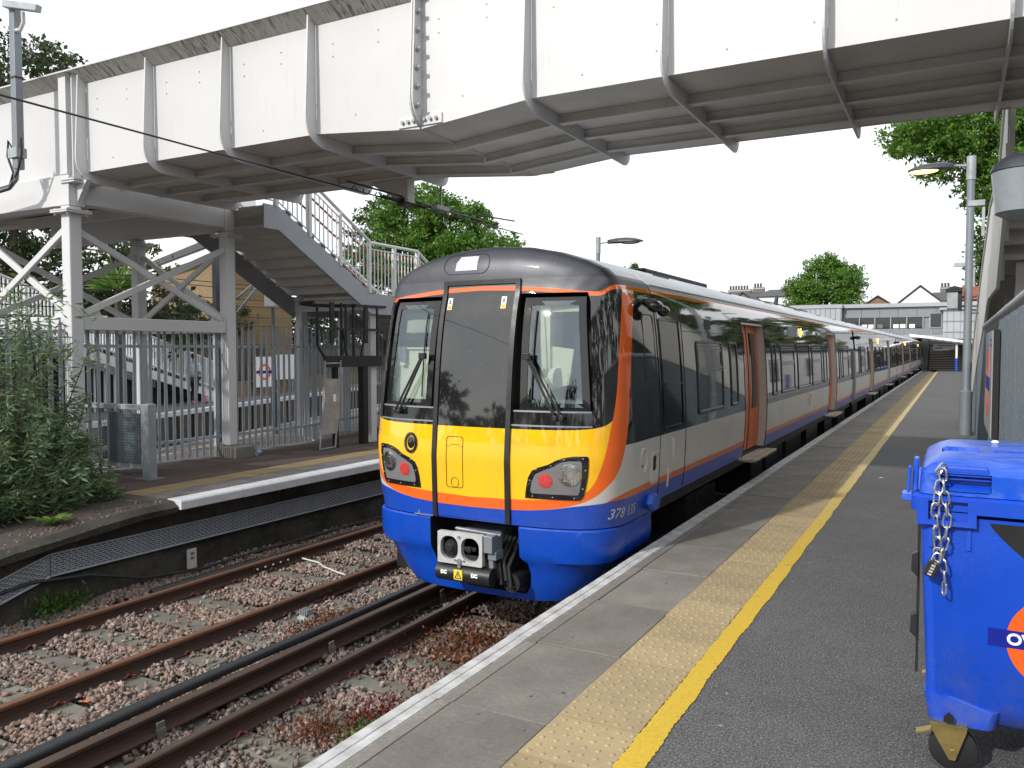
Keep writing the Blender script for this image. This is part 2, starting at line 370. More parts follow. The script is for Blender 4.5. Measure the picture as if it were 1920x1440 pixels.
def dup(o, parent, loc=None, rz=None, label=None, deep=True):
    c = o.copy(); COL.objects.link(c)
    if parent is not None: c.parent = parent
    if loc is not None: c.location = loc
    if rz is not None: c.rotation_euler = (0, 0, rz)
    if label: c['label'] = label
    if deep:
        for ch in list(o.children): dup(ch, c)
    return c
def inst(name, ob, parent, loc, rot=None, sc=None):     # piece sharing mesh data
    c = bpy.data.objects.new(name, ob.data); COL.objects.link(c); c.parent = parent; c.location = loc
    if rot: c.rotation_euler = rot
    if sc: c.scale = sc
    return c
def npmesh(name, V, F, mats, tint=None, parent=None, smooth=False):
    me = bpy.data.meshes.new(name); nv, nf = len(V), len(F); k = F.shape[1]
    me.vertices.add(nv); me.vertices.foreach_set('co', V.astype(np.float32).ravel())
    me.loops.add(nf * k); me.loops.foreach_set('vertex_index', F.astype(np.int32).ravel())
    me.polygons.add(nf); me.polygons.foreach_set('loop_start', np.arange(0, nf * k, k, dtype=np.int32))
    if smooth: me.polygons.foreach_set('use_smooth', np.ones(nf, dtype=bool))
    me.materials.append(M[mats])
    if tint is not None:
        a = me.color_attributes.new('tint', 'FLOAT_COLOR', 'POINT'); a.data.foreach_set('color', tint.astype(np.float32).ravel())
    me.update(calc_edges=True); me.validate()
    o = bpy.data.objects.new(name, me); COL.objects.link(o)
    if parent is not None: o.parent = parent
    return o
def text_mesh(name, body, size, mt, parent, Mx, shear=0, spacing=1., bold=0.0, depth=.001):
    cu = bpy.data.curves.new(name, 'FONT'); cu.body = body; cu.size = size; cu.extrude = depth; cu.align_x = 'CENTER'; cu.align_y = 'CENTER'
    cu.shear = shear; cu.space_character = spacing; cu.offset = bold
    t = bpy.data.objects.new(name, cu); COL.objects.link(t); dg = bpy.context.evaluated_depsgraph_get(); dg.update()
    me = bpy.data.meshes.new_from_object(t.evaluated_get(dg)); COL.objects.unlink(t); bpy.data.objects.remove(t)
    me.materials.clear(); me.materials.append(M[mt]); me.name = name
    o = bpy.data.objects.new(name, me); COL.objects.link(o); o.parent = parent; o.matrix_local = Mx
    return o
# --------- foliage
def leaves(name, mt, P, size, aspect=1.9, droop=None, parent=None, jitter=.35, seedtint=None):
    """many small folded leaves at points P (n,3); droop (n,3): preferred leaf direction"""
    n = len(P); d = RNG.normal(size=(n, 3)); d /= np.linalg.norm(d, axis=1, keepdims=True)
    if droop is not None: d = d * .55 + droop
    d /= np.linalg.norm(d, axis=1, keepdims=True)
    q = RNG.normal(size=(n, 3)); q[:, 2] *= .4; a = np.cross(d, q); a /= np.linalg.norm(a, axis=1, keepdims=True) + 1e-9
    nr = np.cross(a, d); L = (size * (1 + jitter * RNG.normal(size=n))).clip(size * .4)[:, None]; w = L / aspect / 2
    V = np.empty((n, 4, 3)); V[:, 0] = P; V[:, 1] = P + d * L * .5 + a * w + nr * L * .07; V[:, 2] = P + d * L; V[:, 3] = P + d * L * .5 - a * w + nr * L * .07
    F = np.arange(n * 4).reshape(n, 4)
    t = np.ones((n, 4, 4)); t[:, :, 0] = (RNG.random(n) if seedtint is None else (seedtint * .65 + RNG.random(n) * .35))[:, None]; t[:, :, 1] = RNG.random(n)[:, None]
    return npmesh(name, V.reshape(-1, 3), F, mt, t.reshape(-1, 4), parent)
def blob_points(blobs, n, shell=.55, sub=.25, per=28):
    """points in clumps (twig ends) on the outer part of ellipsoid blobs [(c, r)]"""
    vol = np.array([b[1][0] * b[1][1] + b[1][0] * b[1][2] for b in blobs]); vol /= vol.sum()
    out = []; tn = []
    for (c, r), f in zip(blobs, vol):
        m = max(1, int(n * f / per)); u = RNG.normal(size=(m, 3)); u /= np.linalg.norm(u, axis=1, keepdims=True)
        rad = (shell + (1.03 - shell) * RNG.random(m) ** .6)[:, None]; ce = np.array(c) + u * rad * np.array(r)
        cs = sub * (.6 + .8 * RNG.random(m))
        p = ce[:, None, :] + RNG.normal(size=(m, per, 3)) * np.array([1, 1, .6]) * cs[:, None, None] * .55
        out.append(p.reshape(-1, 3)); tn.append(np.repeat(RNG.random(m), per))
    return np.concatenate(out), np.concatenate(tn)
def make_tree(name, label, base, trunk_top, blobs, n, size, mt, cat='tree', group=None, trunk_r=.25, shell=.5, sub=.3, per=28, aspect=1.8):
    t = thing(name, label, cat, base, 0, group); b = MB(); B = Vector(base)
    tt = Vector(trunk_top) - B
    b.tube([(0, 0, -.1), tt * .5 + Vector((.1, 0, 0)), tt], [trunk_r, trunk_r * .8, trunk_r * .6], 9)
    for c, r in blobs:
        e = Vector(c) - B; mid = (tt * .7 + e * .3) + Vector((0, 0, -.15 * (e - tt).length)) * .3
        b.tube([tt * random.uniform(.6, 1), mid, e], [trunk_r * .42, trunk_r * .3, trunk_r * .1], 6)
        for q in range(5):
            u = Vector((random.gauss(0, 1), random.gauss(0, 1), random.gauss(.2, .8))).normalized()
            b.tube([mid.lerp(e, random.uniform(.2, .9)), e + Vector((u.x * r[0], u.y * r[1], u.z * r[2])) * .85], [trunk_r * .14, trunk_r * .03], 5)
    b.build('trunk', 'bark', t, True)
    ex = []
    for c, r in blobs:
        for q in range(7):
            u = Vector((random.gauss(0, 1), random.gauss(0, 1), random.gauss(.25, .9))).normalized(); k = random.uniform(.22, .42)
            ex.append(((c[0] + u.x * r[0] * .95, c[1] + u.y * r[1] * .95, c[2] + u.z * r[2] * .95), (r[0] * k, r[1] * k, r[2] * k)))
    blobs = [(c, (r[0] * .9, r[1] * .9, r[2] * .9)) for c, r in blobs] + ex
    P, tn = blob_points(blobs, n, shell, sub, per); P = P - np.array(base)
    leaves('crown', mt, P, size, aspect, parent=t, seedtint=tn)
    return t
# ============================================================ ground, track beds, platforms
IDF = lambda u, v, o: (u, v, o)
g = MB().box(-900, -300, -1.6, 900, 1500, -1.5).build('ground', 'earth'); tag(g, kind='structure')
g = MB().box(-8.94, -12, -1.45, -2.8, 140, -1.128).build('ballast_bed', 'ballast_bed'); tag(g, kind='structure')

# ---- right platform: body, edge blocks, paving slabs, blister tiles, line, asphalt
plat = MB(); plat.prism([(-2.46, -.052), (6, -.052), (6, -1.45), (-2.75, -1.45), (-2.75, -.30), (-2.61, -.22), (-2.61, -.052)], 'y', -6, 84)
plat = plat.build('platform', 'concrete_dirty'); tag(plat, kind='structure')
JY = [4.71 + 1.03 * k for k in range(-6, 76)]
e0 = MB()
e0.prism([(-2.612, -.05), (-2.612, -.004), (-2.608, 0), (-2.546, 0), (-2.543, -.006), (-2.537, -.006), (-2.534, 0), (-2.476, 0), (-2.473, -.008), (-2.466, -.008), (-2.466, -.05)], 'y', .003, 1.024, 0)
e0.prism([(-2.464, -.05), (-2.464, -.003), (-2.390, -.003), (-2.386, -.012), (-2.386, -.05)], 'y', .003, 1.024, 1)
eb = e0.build('edge_block', ['edge_white', 'slab'], plat); eb.location = (0, JY[0], 0)
s0 = MB().box(-2.380, .004, -.05, -1.806, 1.026, 0).build('paving_slab', 'slab', plat, bevel=.004, seg=1); s0.location = (0, JY[0], 0)
for i, y in enumerate(JY[1:]):
    inst('edge_block', eb, plat, (random.uniform(-.003, .003), y, random.uniform(-.004, 0)))
    c = s0.copy(); COL.objects.link(c); c.location = (0, y, random.uniform(-.005, .001)); c.rotation_euler = (random.uniform(-.002, .002), random.uniform(-.003, .003), 0)
tb = MB(); tb.box(-.2235, -.2225, -.045, .2235, .2225, 0)
for i in range(6):
    for j in range(6):
        cx, cy = -.186 + .0745 * i + (.018 if j % 2 else -.0), -.186 + .0745 * j
        if cx > .205: continue
        V = [(cx + r * math.cos(t), cy + r * math.sin(t), z) for r, z in ((.0145, 0), (.0105, .0052)) for t in [2 * math.pi * k / 9 for k in range(9)]] + [(cx, cy, .0068)]
        tb.add(V, [(k, (k + 1) % 9, 9 + (k + 1) % 9, 9 + k) for k in range(9)] + [(9 + k, 9 + (k + 1) % 9, 18) for k in range(9)])
tile = tb.build('tactile_tile', 'tactile', plat); tile.location = (-1.577, 3.585, 0)
far_tile = None
for k in range(-5, 164):
    if k == 0: continue
    inst('tactile_tile', tile, plat, (-1.577 + random.uniform(-.003, .003), 3.585 + .4535 * k, random.uniform(-.004, .002)), (random.uniform(-.004, .004), random.uniform(-.004, .004), (random.choice((0, math.pi)))))
a = MB().box(-1.350, -6, -.05, 6, 84, -.001).build('asphalt', 'tarmac', plat)
# worn painted line with ragged edges, in metre lengths
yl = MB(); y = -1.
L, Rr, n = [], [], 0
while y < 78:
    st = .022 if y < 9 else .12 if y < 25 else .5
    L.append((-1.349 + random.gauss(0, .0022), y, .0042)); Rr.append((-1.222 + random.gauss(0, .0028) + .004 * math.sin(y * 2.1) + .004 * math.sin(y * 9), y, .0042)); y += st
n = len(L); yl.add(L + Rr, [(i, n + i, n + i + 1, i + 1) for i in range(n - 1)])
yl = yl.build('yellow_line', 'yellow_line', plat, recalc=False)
# litter and gum specks
sp = MB()
for k in range(130):
    x, y = random.uniform(-2.3, .4), random.uniform(1.5, 16); r = random.uniform(.003, .011)
    sp.cyl((x, y, .0005), (x, y, .0035), r, 7)
tag(sp.build('gum_spots', 'slab_grey', plat), kind='stuff')
# bits of pale litter on the asphalt
sc = MB().box(-.03, -.012, 0, .03, .012, .003).build('paper_scrap', 'white_sticker'); sc.location = (-.93, 13.3, .002); sc.rotation_euler = (0, 0, .8)
tag(sc, 'small white paper scrap lying on the asphalt beside the yellow line', 'litter')

# ---- left (island) platform
d19 = Vector((-.326, .946, 0)).normalized(); n19 = Vector((-d19.y, d19.x, 0))
O19 = Vector((-13.4, 10.0, 0))
P19 = lambda t, s, z=0: O19 + d19 * t + n19 * s + Vector((0, 0, z))
lp = MB()
f0, f1 = P19(-4.5, 0), P19(60, 0)
lp.prism([(-8.95, 7), (-8.95, 120), (-24, 120), (f1.x, f1.y), (f0.x, f0.y), (-11.4, 5.6)], 'z', -1.45, -.052, 0)
lp = lp.build('platform', 'bird_lime_wall'); tag(lp, kind='structure')
m = MB(); m.prism([(-9.83, 7.02), (-9.83, 118), (-23.5, 118), (f1.x + .3, f1.y), (f0.x + .25, f0.y), (-11.4, 5.9)], 'z', -.05, -.002)
m.build('asphalt', 'red_tarmac', lp)
cb = MB(); cb.prism([(-8.90, -.048), (-8.90, 0), (-8.66, 0), (-8.635, -.02), (-8.635, -.125), (-8.90, -.125)], 'y', .004, 1.036)
cb = cb.build('coping_stone', 'coping_white', lp, bevel=.008); cb.location = (0, 7.0, 0)
ls = MB().box(-9.385, .004, -.05, -8.905, 1.036, -.002).build('paving_slab', 'slab_grey', lp); ls.location = (0, 7.0, 0)
lt = MB().box(-9.825, .003, -.05, -9.39, .517, -.001).build('tactile_tile', 'tactile_dull', lp); lt.location = (0, 7.0, 0)
for k in range(1, 24):
    inst('coping_stone', cb, lp, (random.uniform(-.006, .006), 7 + 1.04 * k, 0)); inst('paving_slab', ls, lp, (0, 7 + 1.04 * k, random.uniform(-.004, 0)))
for k in range(1, 46): inst('tactile_tile', lt, lp, (0, 7 + .52 * k, 0))
# sloping dirty end of the island platform
def ramp():
    b = MB(); ys = [-6 + .5 * i for i in range(27)]
    prof = []
    for y in ys:
        z0 = -.004 - .098 * max(0, 7.0 - y) * (.55 + .45 * min(1, max(0, 7 - y) / 2.4)); z0 = max(z0, -1.0)
        j = lambda a: random.gauss(0, a)
        ex = -8.66 - .10 * min(1, max(0, 7.2 - y))
        prof.append([(-14.5, y, z0 + .05), (-11, y, z0 + .03 + j(.02)), (-9.6, y, z0 + j(.012)), (-9.0, y, z0 + j(.01)), (ex - .10, y, z0 - .012 + j(.006)), (ex, y, z0 - .075 + j(.01)), (ex - .02, y, z0 - .15 + j(.01)), (-8.93, y, z0 - .22), (-8.95, y, -1.45), (-14.5, y, -1.45)])
    m = len(prof[0]); V = [p for r in prof for p in r]
    F = [(i * m + k, i * m + (k + 1) % m, (i + 1) * m + (k + 1) % m, (i + 1) * m + k) for i in range(len(ys) - 1) for k in range(m)]
    kk = [(0 if k < 4 else 1) for i in range(len(ys) - 1) for k in range(m)]
    b.add(V, F); b.k = kk
    b.add(prof[-1], [tuple(range(m))], 1); b.add(prof[0], [tuple(range(m))], 1)
    o = b.build('platform_ramp', ['earth', 'bird_lime_wall'], None); tag(o, kind='structure'); return o
ramp_o = ramp()
# pale crumbs on the ramp edge
cr = MB()
for k in range(170):
    y = random.uniform(3.6, 7.0); x = -8.85 - abs(random.gauss(0, .25)); z = -.004 - .098 * max(0, 7.0 - y) * (.55 + .45 * min(1, max(0, 7 - y) / 2.4)); s = random.uniform(.004, .012)
    cr.box(x - s, y - s * .7, z - .03, x + s, y + s * 1.4, z + .006)
tag(cr.build('crumbs', 'slab', ramp_o), kind='stuff')

# ============================================================ railway tracks
RAIL = [(-.07, 0), (.07, 0), (.07, .012), (.02, .032), (.0095, .05), (.0095, .105), (.034, .122), (.036, .148), (.028, .157), (-.028, .157), (-.036, .148), (-.034, .122), (-.0095, .105), (-.0095, .05), (-.02, .032), (-.07, .012)]
def rail_mesh(h=1., w=1.):
    b = MB(); n = len(RAIL); y0, y1 = 0., 1.
    V = [(x * w, y, z * h) for y in (y0, y1) for x, z in RAIL]
    F = [tuple(range(n)), tuple(range(2 * n - 1, n - 1, -1))] + [(i, (i + 1) % n, n + (i + 1) % n, n + i) for i in range(n)]
    b.add(V, F); b.k = [1, 1] + [(0 if i in (6, 7, 8, 9, 10) else 1) for i in range(n)]
    return b
def make_track(xc, label, top, y0, y1, sl_y):
    t = thing('railway_track', label, 'railway track', (xc, 0, -1.057), group='railway tracks')
    for s in (-1, 1):
        r = rail_mesh().build('rail', [top, 'rust'], t); r.location = (s * .7525, y0, 0); r.scale = (1, y1 - y0, 1)
    so = MB().prism([(-1.25, 0), (1.25, 0), (1.25, -.16), (-1.25, -.16)], 'y', -.125, .125).build('sleeper', 'sleeper_conc', t, bevel=.018)
    cl = MB()
    for q in (1,):
        cl.tube([(q * .085, -.05, .012), (q * .115, -.045, .040), (q * .100, -.01, .052), (q * .070, .005, .030), (q * .075, .03, .020), (q * .115, .045, .030), (q * .125, .06, .01)], .0095, 7)
    cl = cl.build('rail_clip', 'clip_red', t, True)
    first = True
    for k in range(sl_y[1]):
        y = sl_y[0] + .652 * k + random.uniform(-.015, .015)
        if first: so.location = (0, y, -.004)
        else:
            c = so.copy(); COL.objects.link(c); c.location = (random.uniform(-.02, .02), y, -.004 + random.uniform(-.006, .004)); c.rotation_euler = (0, 0, random.uniform(-.012, .012))
        for s in (-1, 1):
            if y > 12: continue
            for q in (0, 1):
                if first and s < 0 and q == 0: cl.location = (s * .7525, y, 0)
                else: inst('rail_clip', cl, t, (s * .7525, y, 0), (0, 0, math.pi * q))
        first = False
    return t
trackL = make_track(-7.3475, 'rusty unused looking railway track beside the island platform', 'rust_top', -3, 130, (1.42, 30))
trackR = make_track(-4.105, 'railway track that the train stands on', 'rail_worn', -3, 90, (1.75, 24))
# bolted joints (fishplates) on the left track
def fish(parent, x, y, side):
    b = MB(); b.box(x + side * .012, y - .30, .035, x + side * .030, y + .30, .112)
    for k in range(4): b.cyl((x + side * .03, y - .225 + .15 * k, .073), (x + side * .062, y - .225 + .15 * k, .073), .016, 8)
    return b.build('fishplate', 'rust', parent)
f1_ = fish(trackL, -.7525, 7.95, 1); fish(trackL, .7525, 7.35, 1)
b = MB()
for k in range(5): b.ball((-.7525 + .066, 7.70 + .14 * k, .076), .017, 8, 6)
b.build('bolt_heads', 'zinc', trackL)
# conductor rail, its insulators and the cables beside it
cd = thing('conductor_rail', 'heavy brown conductor rail on insulators beside the running rail', 'conductor rail', (-5.325, 0, -1.0))
r = rail_mesh(1.02, 1.25).build('rail', ['rail_worn', 'rust'], cd); r.location = (0, -3, 0); r.scale = (1, 90, 1)
ins = MB(); ins.cyl((0, 0, -.12), (0, 0, -.002), .055, 10); ins.box(.074, -.035, -.06, .10, .035, .05); ins.box(.074, -.035, .05, .086, .035, .10)
ins = ins.build('insulator', 'sleeper_conc', cd); ins.location = (0, 2.1, 0)
for k in range(1, 7): inst('insulator', ins, cd, (0, 2.1 + 1.95 * k * .99, 0))
for i, (dx, dz, r_, lab) in enumerate(((-.295, -.925, .042, 'upper black cable of the pair running along the conductor rail'), (-.385, -.950, .038, 'lower black cable of the pair along the conductor rail'))):
    pts = [(-5.325 + dx + .012 * math.sin(y * .9 + i), y, dz + .006 * math.sin(y * 1.7)) for y in np.linspace(-2, 30, 60)]
    tag(MB().tube(pts, r_, 10).build('track_cable', 'cable_black', None, True), lab, 'cable', 'black cables beside the conductor rail')
# cables by the left platform wall
pts = [(-8.42 - .03 * math.sin(y), y, -1.055) for y in np.linspace(-2, 6.9, 26)]
tag(MB().tube(pts, .045, 10).build('track_cable', 'cable_black', None, True), 'thick black cable lying against the far rusty rail', 'cable', 'black cables by the platform wall')
hb = []; yy = np.linspace(6.4, 8.1, 120)
tag(MB().tube([(-8.45, y, -1.02) for y in yy], [.062 if i % 2 else .052 for i in range(120)], 12).build('cable_sleeve', 'cable_black', None, True), 'ribbed black cable sleeve beside the rusty rail', 'cable sleeve')
for i in range(4):
    pts = [(-8.45 + .06 * (i - 1.5) + .05 * math.sin(y * 1.3 + i * 2), y, -1.06 + .035 * (i % 2) + .03 * math.sin(y * 2 + i)) for y in np.linspace(8.0, 16, 26)]
    tag(MB().tube(pts, .027, 8).build('track_cable', 'cable_black', None, True), ('thin black cable nearest the platform wall past the ribbed sleeve', 'thin black cable second from the wall past the ribbed sleeve', 'thin black cable third from the wall past the ribbed sleeve', 'thin black cable next to the rusty rail past the ribbed sleeve')[i], 'cable', 'thin cables past the ribbed sleeve')
pts = [(-8.90, 4.7, -.70), (-8.89, 5.2, -.64), (-8.88, 5.9, -.72), (-8.80, 6.6, -.92), (-8.72, 7.4, -.98), (-8.76, 8.5, -.98), (-8.78, 11, -1.0), (-8.7, 14, -1.04)]
tag(MB().tube(pts, .022, 8).build('track_cable', 'cable_black', None, True), 'thin black cable drooping from the perforated tray down to the stones', 'cable', 'black cables by the platform wall')
w = MB().tube([(-7.95, 8.45, -.99), (-7.7, 8.5, -1.03), (-7.45, 8.32, -1.01), (-7.15, 8.25, -1.03), (-6.9, 8.12, -1.0)], .011, 6).build('loose_wire', 'cream_paint', None, True)
tag(w, 'pale loose wire lying on the stones between the rusty rails', 'wire')
# perforated cable tray on the wall
tr = thing('cable_tray', 'grey perforated metal cable tray fixed along the platform wall', 'cable tray', (-8.91, 0, 0))
def tray(y0, y1, za, zb, name):
    b = MB(); rows = 9; H = .23
    zt = lambda y: za + (zb - za) * (y - y0) / (y1 - y0)
    for i in range(rows + 1):
        dz = -H * i / rows
        b.bar((.012, y0, zt(y0) + dz), (.012, y1, zt(y1) + dz), .004, .013)
    n = int((y1 - y0) / .075)
    for i in range(rows):
        for k in range(n):
            y = y0 + .075 * (k + (.5 if i % 2 else .1)); z = zt(y) - H * i / rows
            if y + .012 < y1: b.box(.010, y, z - H / rows, .014, y + .020, z)
    for dz in (.012, -H - .012): b.bar((.02, y0, zt(y0) + dz), (.02, y1, zt(y1) + dz), .03, .008)
    return b.build(name, 'fence_galv', tr)
tray(5.45, 15.5, -.385, -.40, 'tray_panel'); tray(4.2, 5.44, -.75, -.385, 'sloping_tray_panel')
MB().box(-.012, 5.3, -.66, .0, 15.5, -.37).build('back_plate', 'dark_steel', tr)
wp = thing('wall_tag', 'small cream number plate standing against the dark platform wall', 'sign', (-8.90, 7.36, -.99))
MB().box(0, -.07, 0, .025, .07, .26).build('plate', 'cream_paint', wp)
for z in (.20, .14): MB().box(.026, -.03, z - .018, .029, .03, z + .018).build('mark', 'grey_steel', wp)
# grey plastic base with fins between the rails, trackside bracket
for i, (x, y, lab) in enumerate(((-6.26, 6.70, 'grey finned plastic cable guide on the stones beside the rusty rail'), )):
    b = MB(); b.tube([(0, 0, 0), (0, 0, .02), (0, 0, .05)], [.10, .10, .07], 12)
    for a in range(5): b.box(-.055 + a * .026, -.05, .04, -.045 + a * .026, .05, .11)
    o = b.build('cable_guide', 'galv', None); o.location = (x, y, -1.06); tag(o, lab, 'cable guide')

# ---- ballast: individual stones
def ballast():
    B = np.array([(x, y, z) for x in (-1, 1) for y in (-1, 1) for z in (-1, 1)]) * .62
    Fi = np.array([(0, 1, 3), (0, 3, 2), (4, 6, 7), (4, 7, 5), (0, 4, 5), (0, 5, 1), (2, 3, 7), (2, 7, 6), (0, 2, 6), (0, 6, 4), (1, 5, 7), (1, 7, 3)])
    N = 100000
    x = RNG.uniform(-8.93, -2.72, N); y = 2.0 + 10.2 * RNG.random(N) ** 1.25
    slL = np.abs(((y - 1.42 + .326) % .652) - .326) < .15; slR = np.abs(((y - 1.75 + .326) % .652) - .326) < .15
    onL = slL & (np.abs(x + 7.3475) < 1.26); onR = slR & (np.abs(x + 4.105) < 1.26)
    keep = ~((onL | onR) & (RNG.random(N) < .94))
    for rx in (-8.10, -6.595, -4.8575, -3.3525): keep &= np.abs(x - rx) > .075
    keep &= np.abs(x + 5.325) > .06
    x, y, on = x[keep], y[keep], (onL | onR)[keep]; n = len(x)
    hump = .018 * np.sin(y * 3.1 + x * 2) + .02 * np.sin(x * 4.3 + y)
    shoulder = np.where(x < -8.45, .05 * (-(x + 8.45)), 0) + np.where(x > -3.0, .02, 0)
    z = np.where(on, -1.045, -1.085 + RNG.random(n) * .045 + hump) + shoulder
    r = (.0175 + .014 * RNG.random(n) ** 1.6)
    sc = r[:, None] * (1 + .38 * RNG.normal(size=(n, 3)).clip(-1.3, 1.3)); sc[:, 2] *= .8
    q = RNG.normal(size=(n, 4)); q /= np.linalg.norm(q, axis=1, keepdims=True); a, b, c, d = q.T
    Rm = np.stack([1 - 2 * (c * c + d * d), 2 * (b * c - a * d), 2 * (b * d + a * c), 2 * (b * c + a * d), 1 - 2 * (b * b + d * d), 2 * (c * d - a * b), 2 * (b * d - a * c), 2 * (c * d + a * b), 1 - 2 * (b * b + c * c)], 1).reshape(n, 3, 3)
    V = (B[None] * (1 + .16 * RNG.normal(size=(n, 8, 1))) + .22 * RNG.normal(size=(n, 8, 3)).clip(-1.6, 1.6)) * sc[:, None, :]
    V = np.einsum('nij,nkj->nki', Rm, V) + np.stack([x, y, z], 1)[:, None, :]
    F = Fi[None] + (np.arange(n) * 8)[:, None, None]
    PK = np.array([1.12, .98, .92]); pal = PK * np.array([(.24, .185, .155), (.20, .155, .135), (.29, .235, .20), (.19, .175, .165), (.30, .27, .24), (.235, .165, .135), (.33, .31, .29), (.21, .15, .12), (.16, .14, .13)])
    ci = pal[RNG.integers(0, len(pal), n)] * (.75 + .5 * RNG.random((n, 1)))
    grey = (.5 + .5 * np.sin(x * 1.7 + y * .8))[:, None] * .55 * RNG.random((n, 1)); lum = ci.mean(1, keepdims=True); ci = ci * (1 - grey) + lum * grey * np.array([1, .99, .98])
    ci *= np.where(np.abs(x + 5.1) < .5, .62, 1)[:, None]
    ci[(x > -3.5) & (RNG.random(n) < .25)] *= np.array([1.2, .85, .75])
    tint = np.ones((n, 8, 4)); tint[:, :, :3] = ci[:, None, :]
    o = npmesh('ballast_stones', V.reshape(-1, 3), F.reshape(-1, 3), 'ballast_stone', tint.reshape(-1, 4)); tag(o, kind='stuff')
ballast()

# ============================================================ footbridge
BZ, BT, YN, YF = 4.52, 5.94, 7.55, 10.36
RX = [-11.2, -9.72, -8.25, -6.81, -5.28, -3.90, -2.45, -1.03, .34]
fb = thing('footbridge', 'white painted steel footbridge spanning the tracks on curved ribs', 'footbridge', (0, 0, 0))
def zb(x):                                       # the underside dips at the bolted splice
    return float(np.interp(x, [-6.81, -5.28, -3.90], [BZ, BZ - .135, BZ]))
def girder(x0, x1, name):
    for y0, y1 in ((YN, YN + .012), (YF - .012, YF)):
        b = MB(); b.add([(x0, y0, zb(x0)), (x1, y0, zb(x1)), (x1, y1, zb(x1)), (x0, y1, zb(x0)), (x0, y0, BT), (x1, y0, BT), (x1, y1, BT), (x0, y1, BT)],
              [(0, 3, 2, 1), (4, 5, 6, 7), (0, 1, 5, 4), (1, 2, 6, 5), (2, 3, 7, 6), (3, 0, 4, 7)])
        b.build(name, 'white_paint', fb)
xs = RX + [2.6]
for i in range(len(xs) - 1): girder(xs[i] + .012, xs[i + 1] - .012, 'girder_panel')
girder(-12.95, -11.36, 'girder_panel'); girder(-16.5, -12.97, 'girder_panel'); girder(-21.5, -16.52, 'girder_panel')
for x0, x1 in [(xs[i] + .012, xs[i + 1] - .012) for i in range(len(xs) - 1)] + [(-21.5, -11.36)]:
    b = MB()
    for a0, a1 in [(x0, x1)]:
        a0, a1 = a0 - .012, a1 + .012; b.add([(a0, YN + .013, zb(a0) + .008), (a1, YN + .013, zb(a1) + .008), (a1, YF - .013, zb(a1) + .008), (a0, YF - .013, zb(a0) + .008), (a0, YN + .013, zb(a0) + .05), (a1, YN + .013, zb(a1) + .05), (a1, YF - .013, zb(a1) + .05), (a0, YF - .013, zb(a0) + .05)],
              [(0, 3, 2, 1), (4, 5, 6, 7), (0, 1, 5, 4), (1, 2, 6, 5), (2, 3, 7, 6), (3, 0, 4, 7)])
    b.build('deck_plate', 'stair_soffit', fb)
    for yy in (8.25, 8.95, 9.65):                # T stringers under the deck
        b = MB(); b.bar((x0, yy, zb(x0) - .045), (x1, yy, zb(x1) - .045), .012, .10); b.bar((x0, yy, zb(x0) - .098), (x1, yy, zb(x1) - .098), .085, .012)
        b.build('stringer', 'stair_soffit', fb)
fl = MB(); fl.box(-21.5, YN - .21, BT + .001, 2.6, YN + .05, BT + .022); fl.box(-21.5, YF - .05, BT + .001, 2.6, YF + .2, BT + .022)
fl.build('top_flange', 'white_paint', fb)
# grimy underside strip, 3 mm below the flange
for i in range(len(xs) - 1): MB().prism([(YN - .205, BT - .001), (YN - .002, BT - .001), (YN - .002, BT - .135), (YN - .012, BT - .135)], 'x', xs[i] + .014, xs[i + 1] - .014).build('flange_soffit', 'flange_grime', fb)
MB().prism([(YN - .205, BT - .001), (YN - .002, BT - .001), (YN - .002, BT - .135), (YN - .012, BT - .135)], 'x', -21.4, -11.38).build('flange_soffit', 'flange_grime', fb)
def rib(x, th=.022):
    P = [(YN - .002, BT - .006), (YN - .085, BT - .006), (YN - .185, 4.75)]
    for i in range(7):
        a = R(180 + 90 * i / 6); P.append((YN + .145 + .33 * math.cos(a), 4.70 + .33 * math.sin(a)))
    for i in range(7):
        a = R(-90 + 90 * i / 6); P.append((YF - .105 + .2 * math.cos(a), 4.57 + .2 * math.sin(a)))
    P += [(YF + .085, BT - .006), (YF + .002, BT - .006), (YF + .002, BZ - .14), (YN + .3, BZ - .003), (YN - .002, BZ - .003)]
    # web polygon built as a strip so it stays a clean plate
    b = MB(); b.prism([(YN - .003, BT - .006), (YN - .125, BT - .006), (YN - .185, 4.75), (YN - .185, 4.70), (YN - .003, 4.70)], 'x', x - th / 2, x + th / 2)
    arc = [(YN + .145 + .33 * math.cos(R(180 + 90 * i / 8)), 4.70 + .33 * math.sin(R(180 + 90 * i / 8))) for i in range(9)]
    b.prism(arc + [(YN + .145, 4.699), (YN - .003, 4.699)], 'x', x - th / 2, x + th / 2)
    b.prism([(YN + .145, 4.37), (YF - .105, 4.37), (YF - .105, BZ + .004), (YN + .145, BZ + .004)], 'x', x - th / 2, x + th / 2)
    arc = [(YF - .105 + .2 * math.cos(R(-90 + 90 * i / 6)), 4.57 + .2 * math.sin(R(-90 + 90 * i / 6))) for i in range(7)]
    b.prism(arc + [(YF + .095, 4.70), (YF + .085, BT - .006), (YF + .003, BT - .006), (YF + .003, 4.58), (YF - .105, 4.58)], 'x', x - th / 2, x + th / 2)
    return b.build('rib', 'white_paint', fb)
for x in RX:
    if abs(x + 5.28) < .1: rib(x - .016, .02); rib(x + .016, .02)
    else: rib(x)
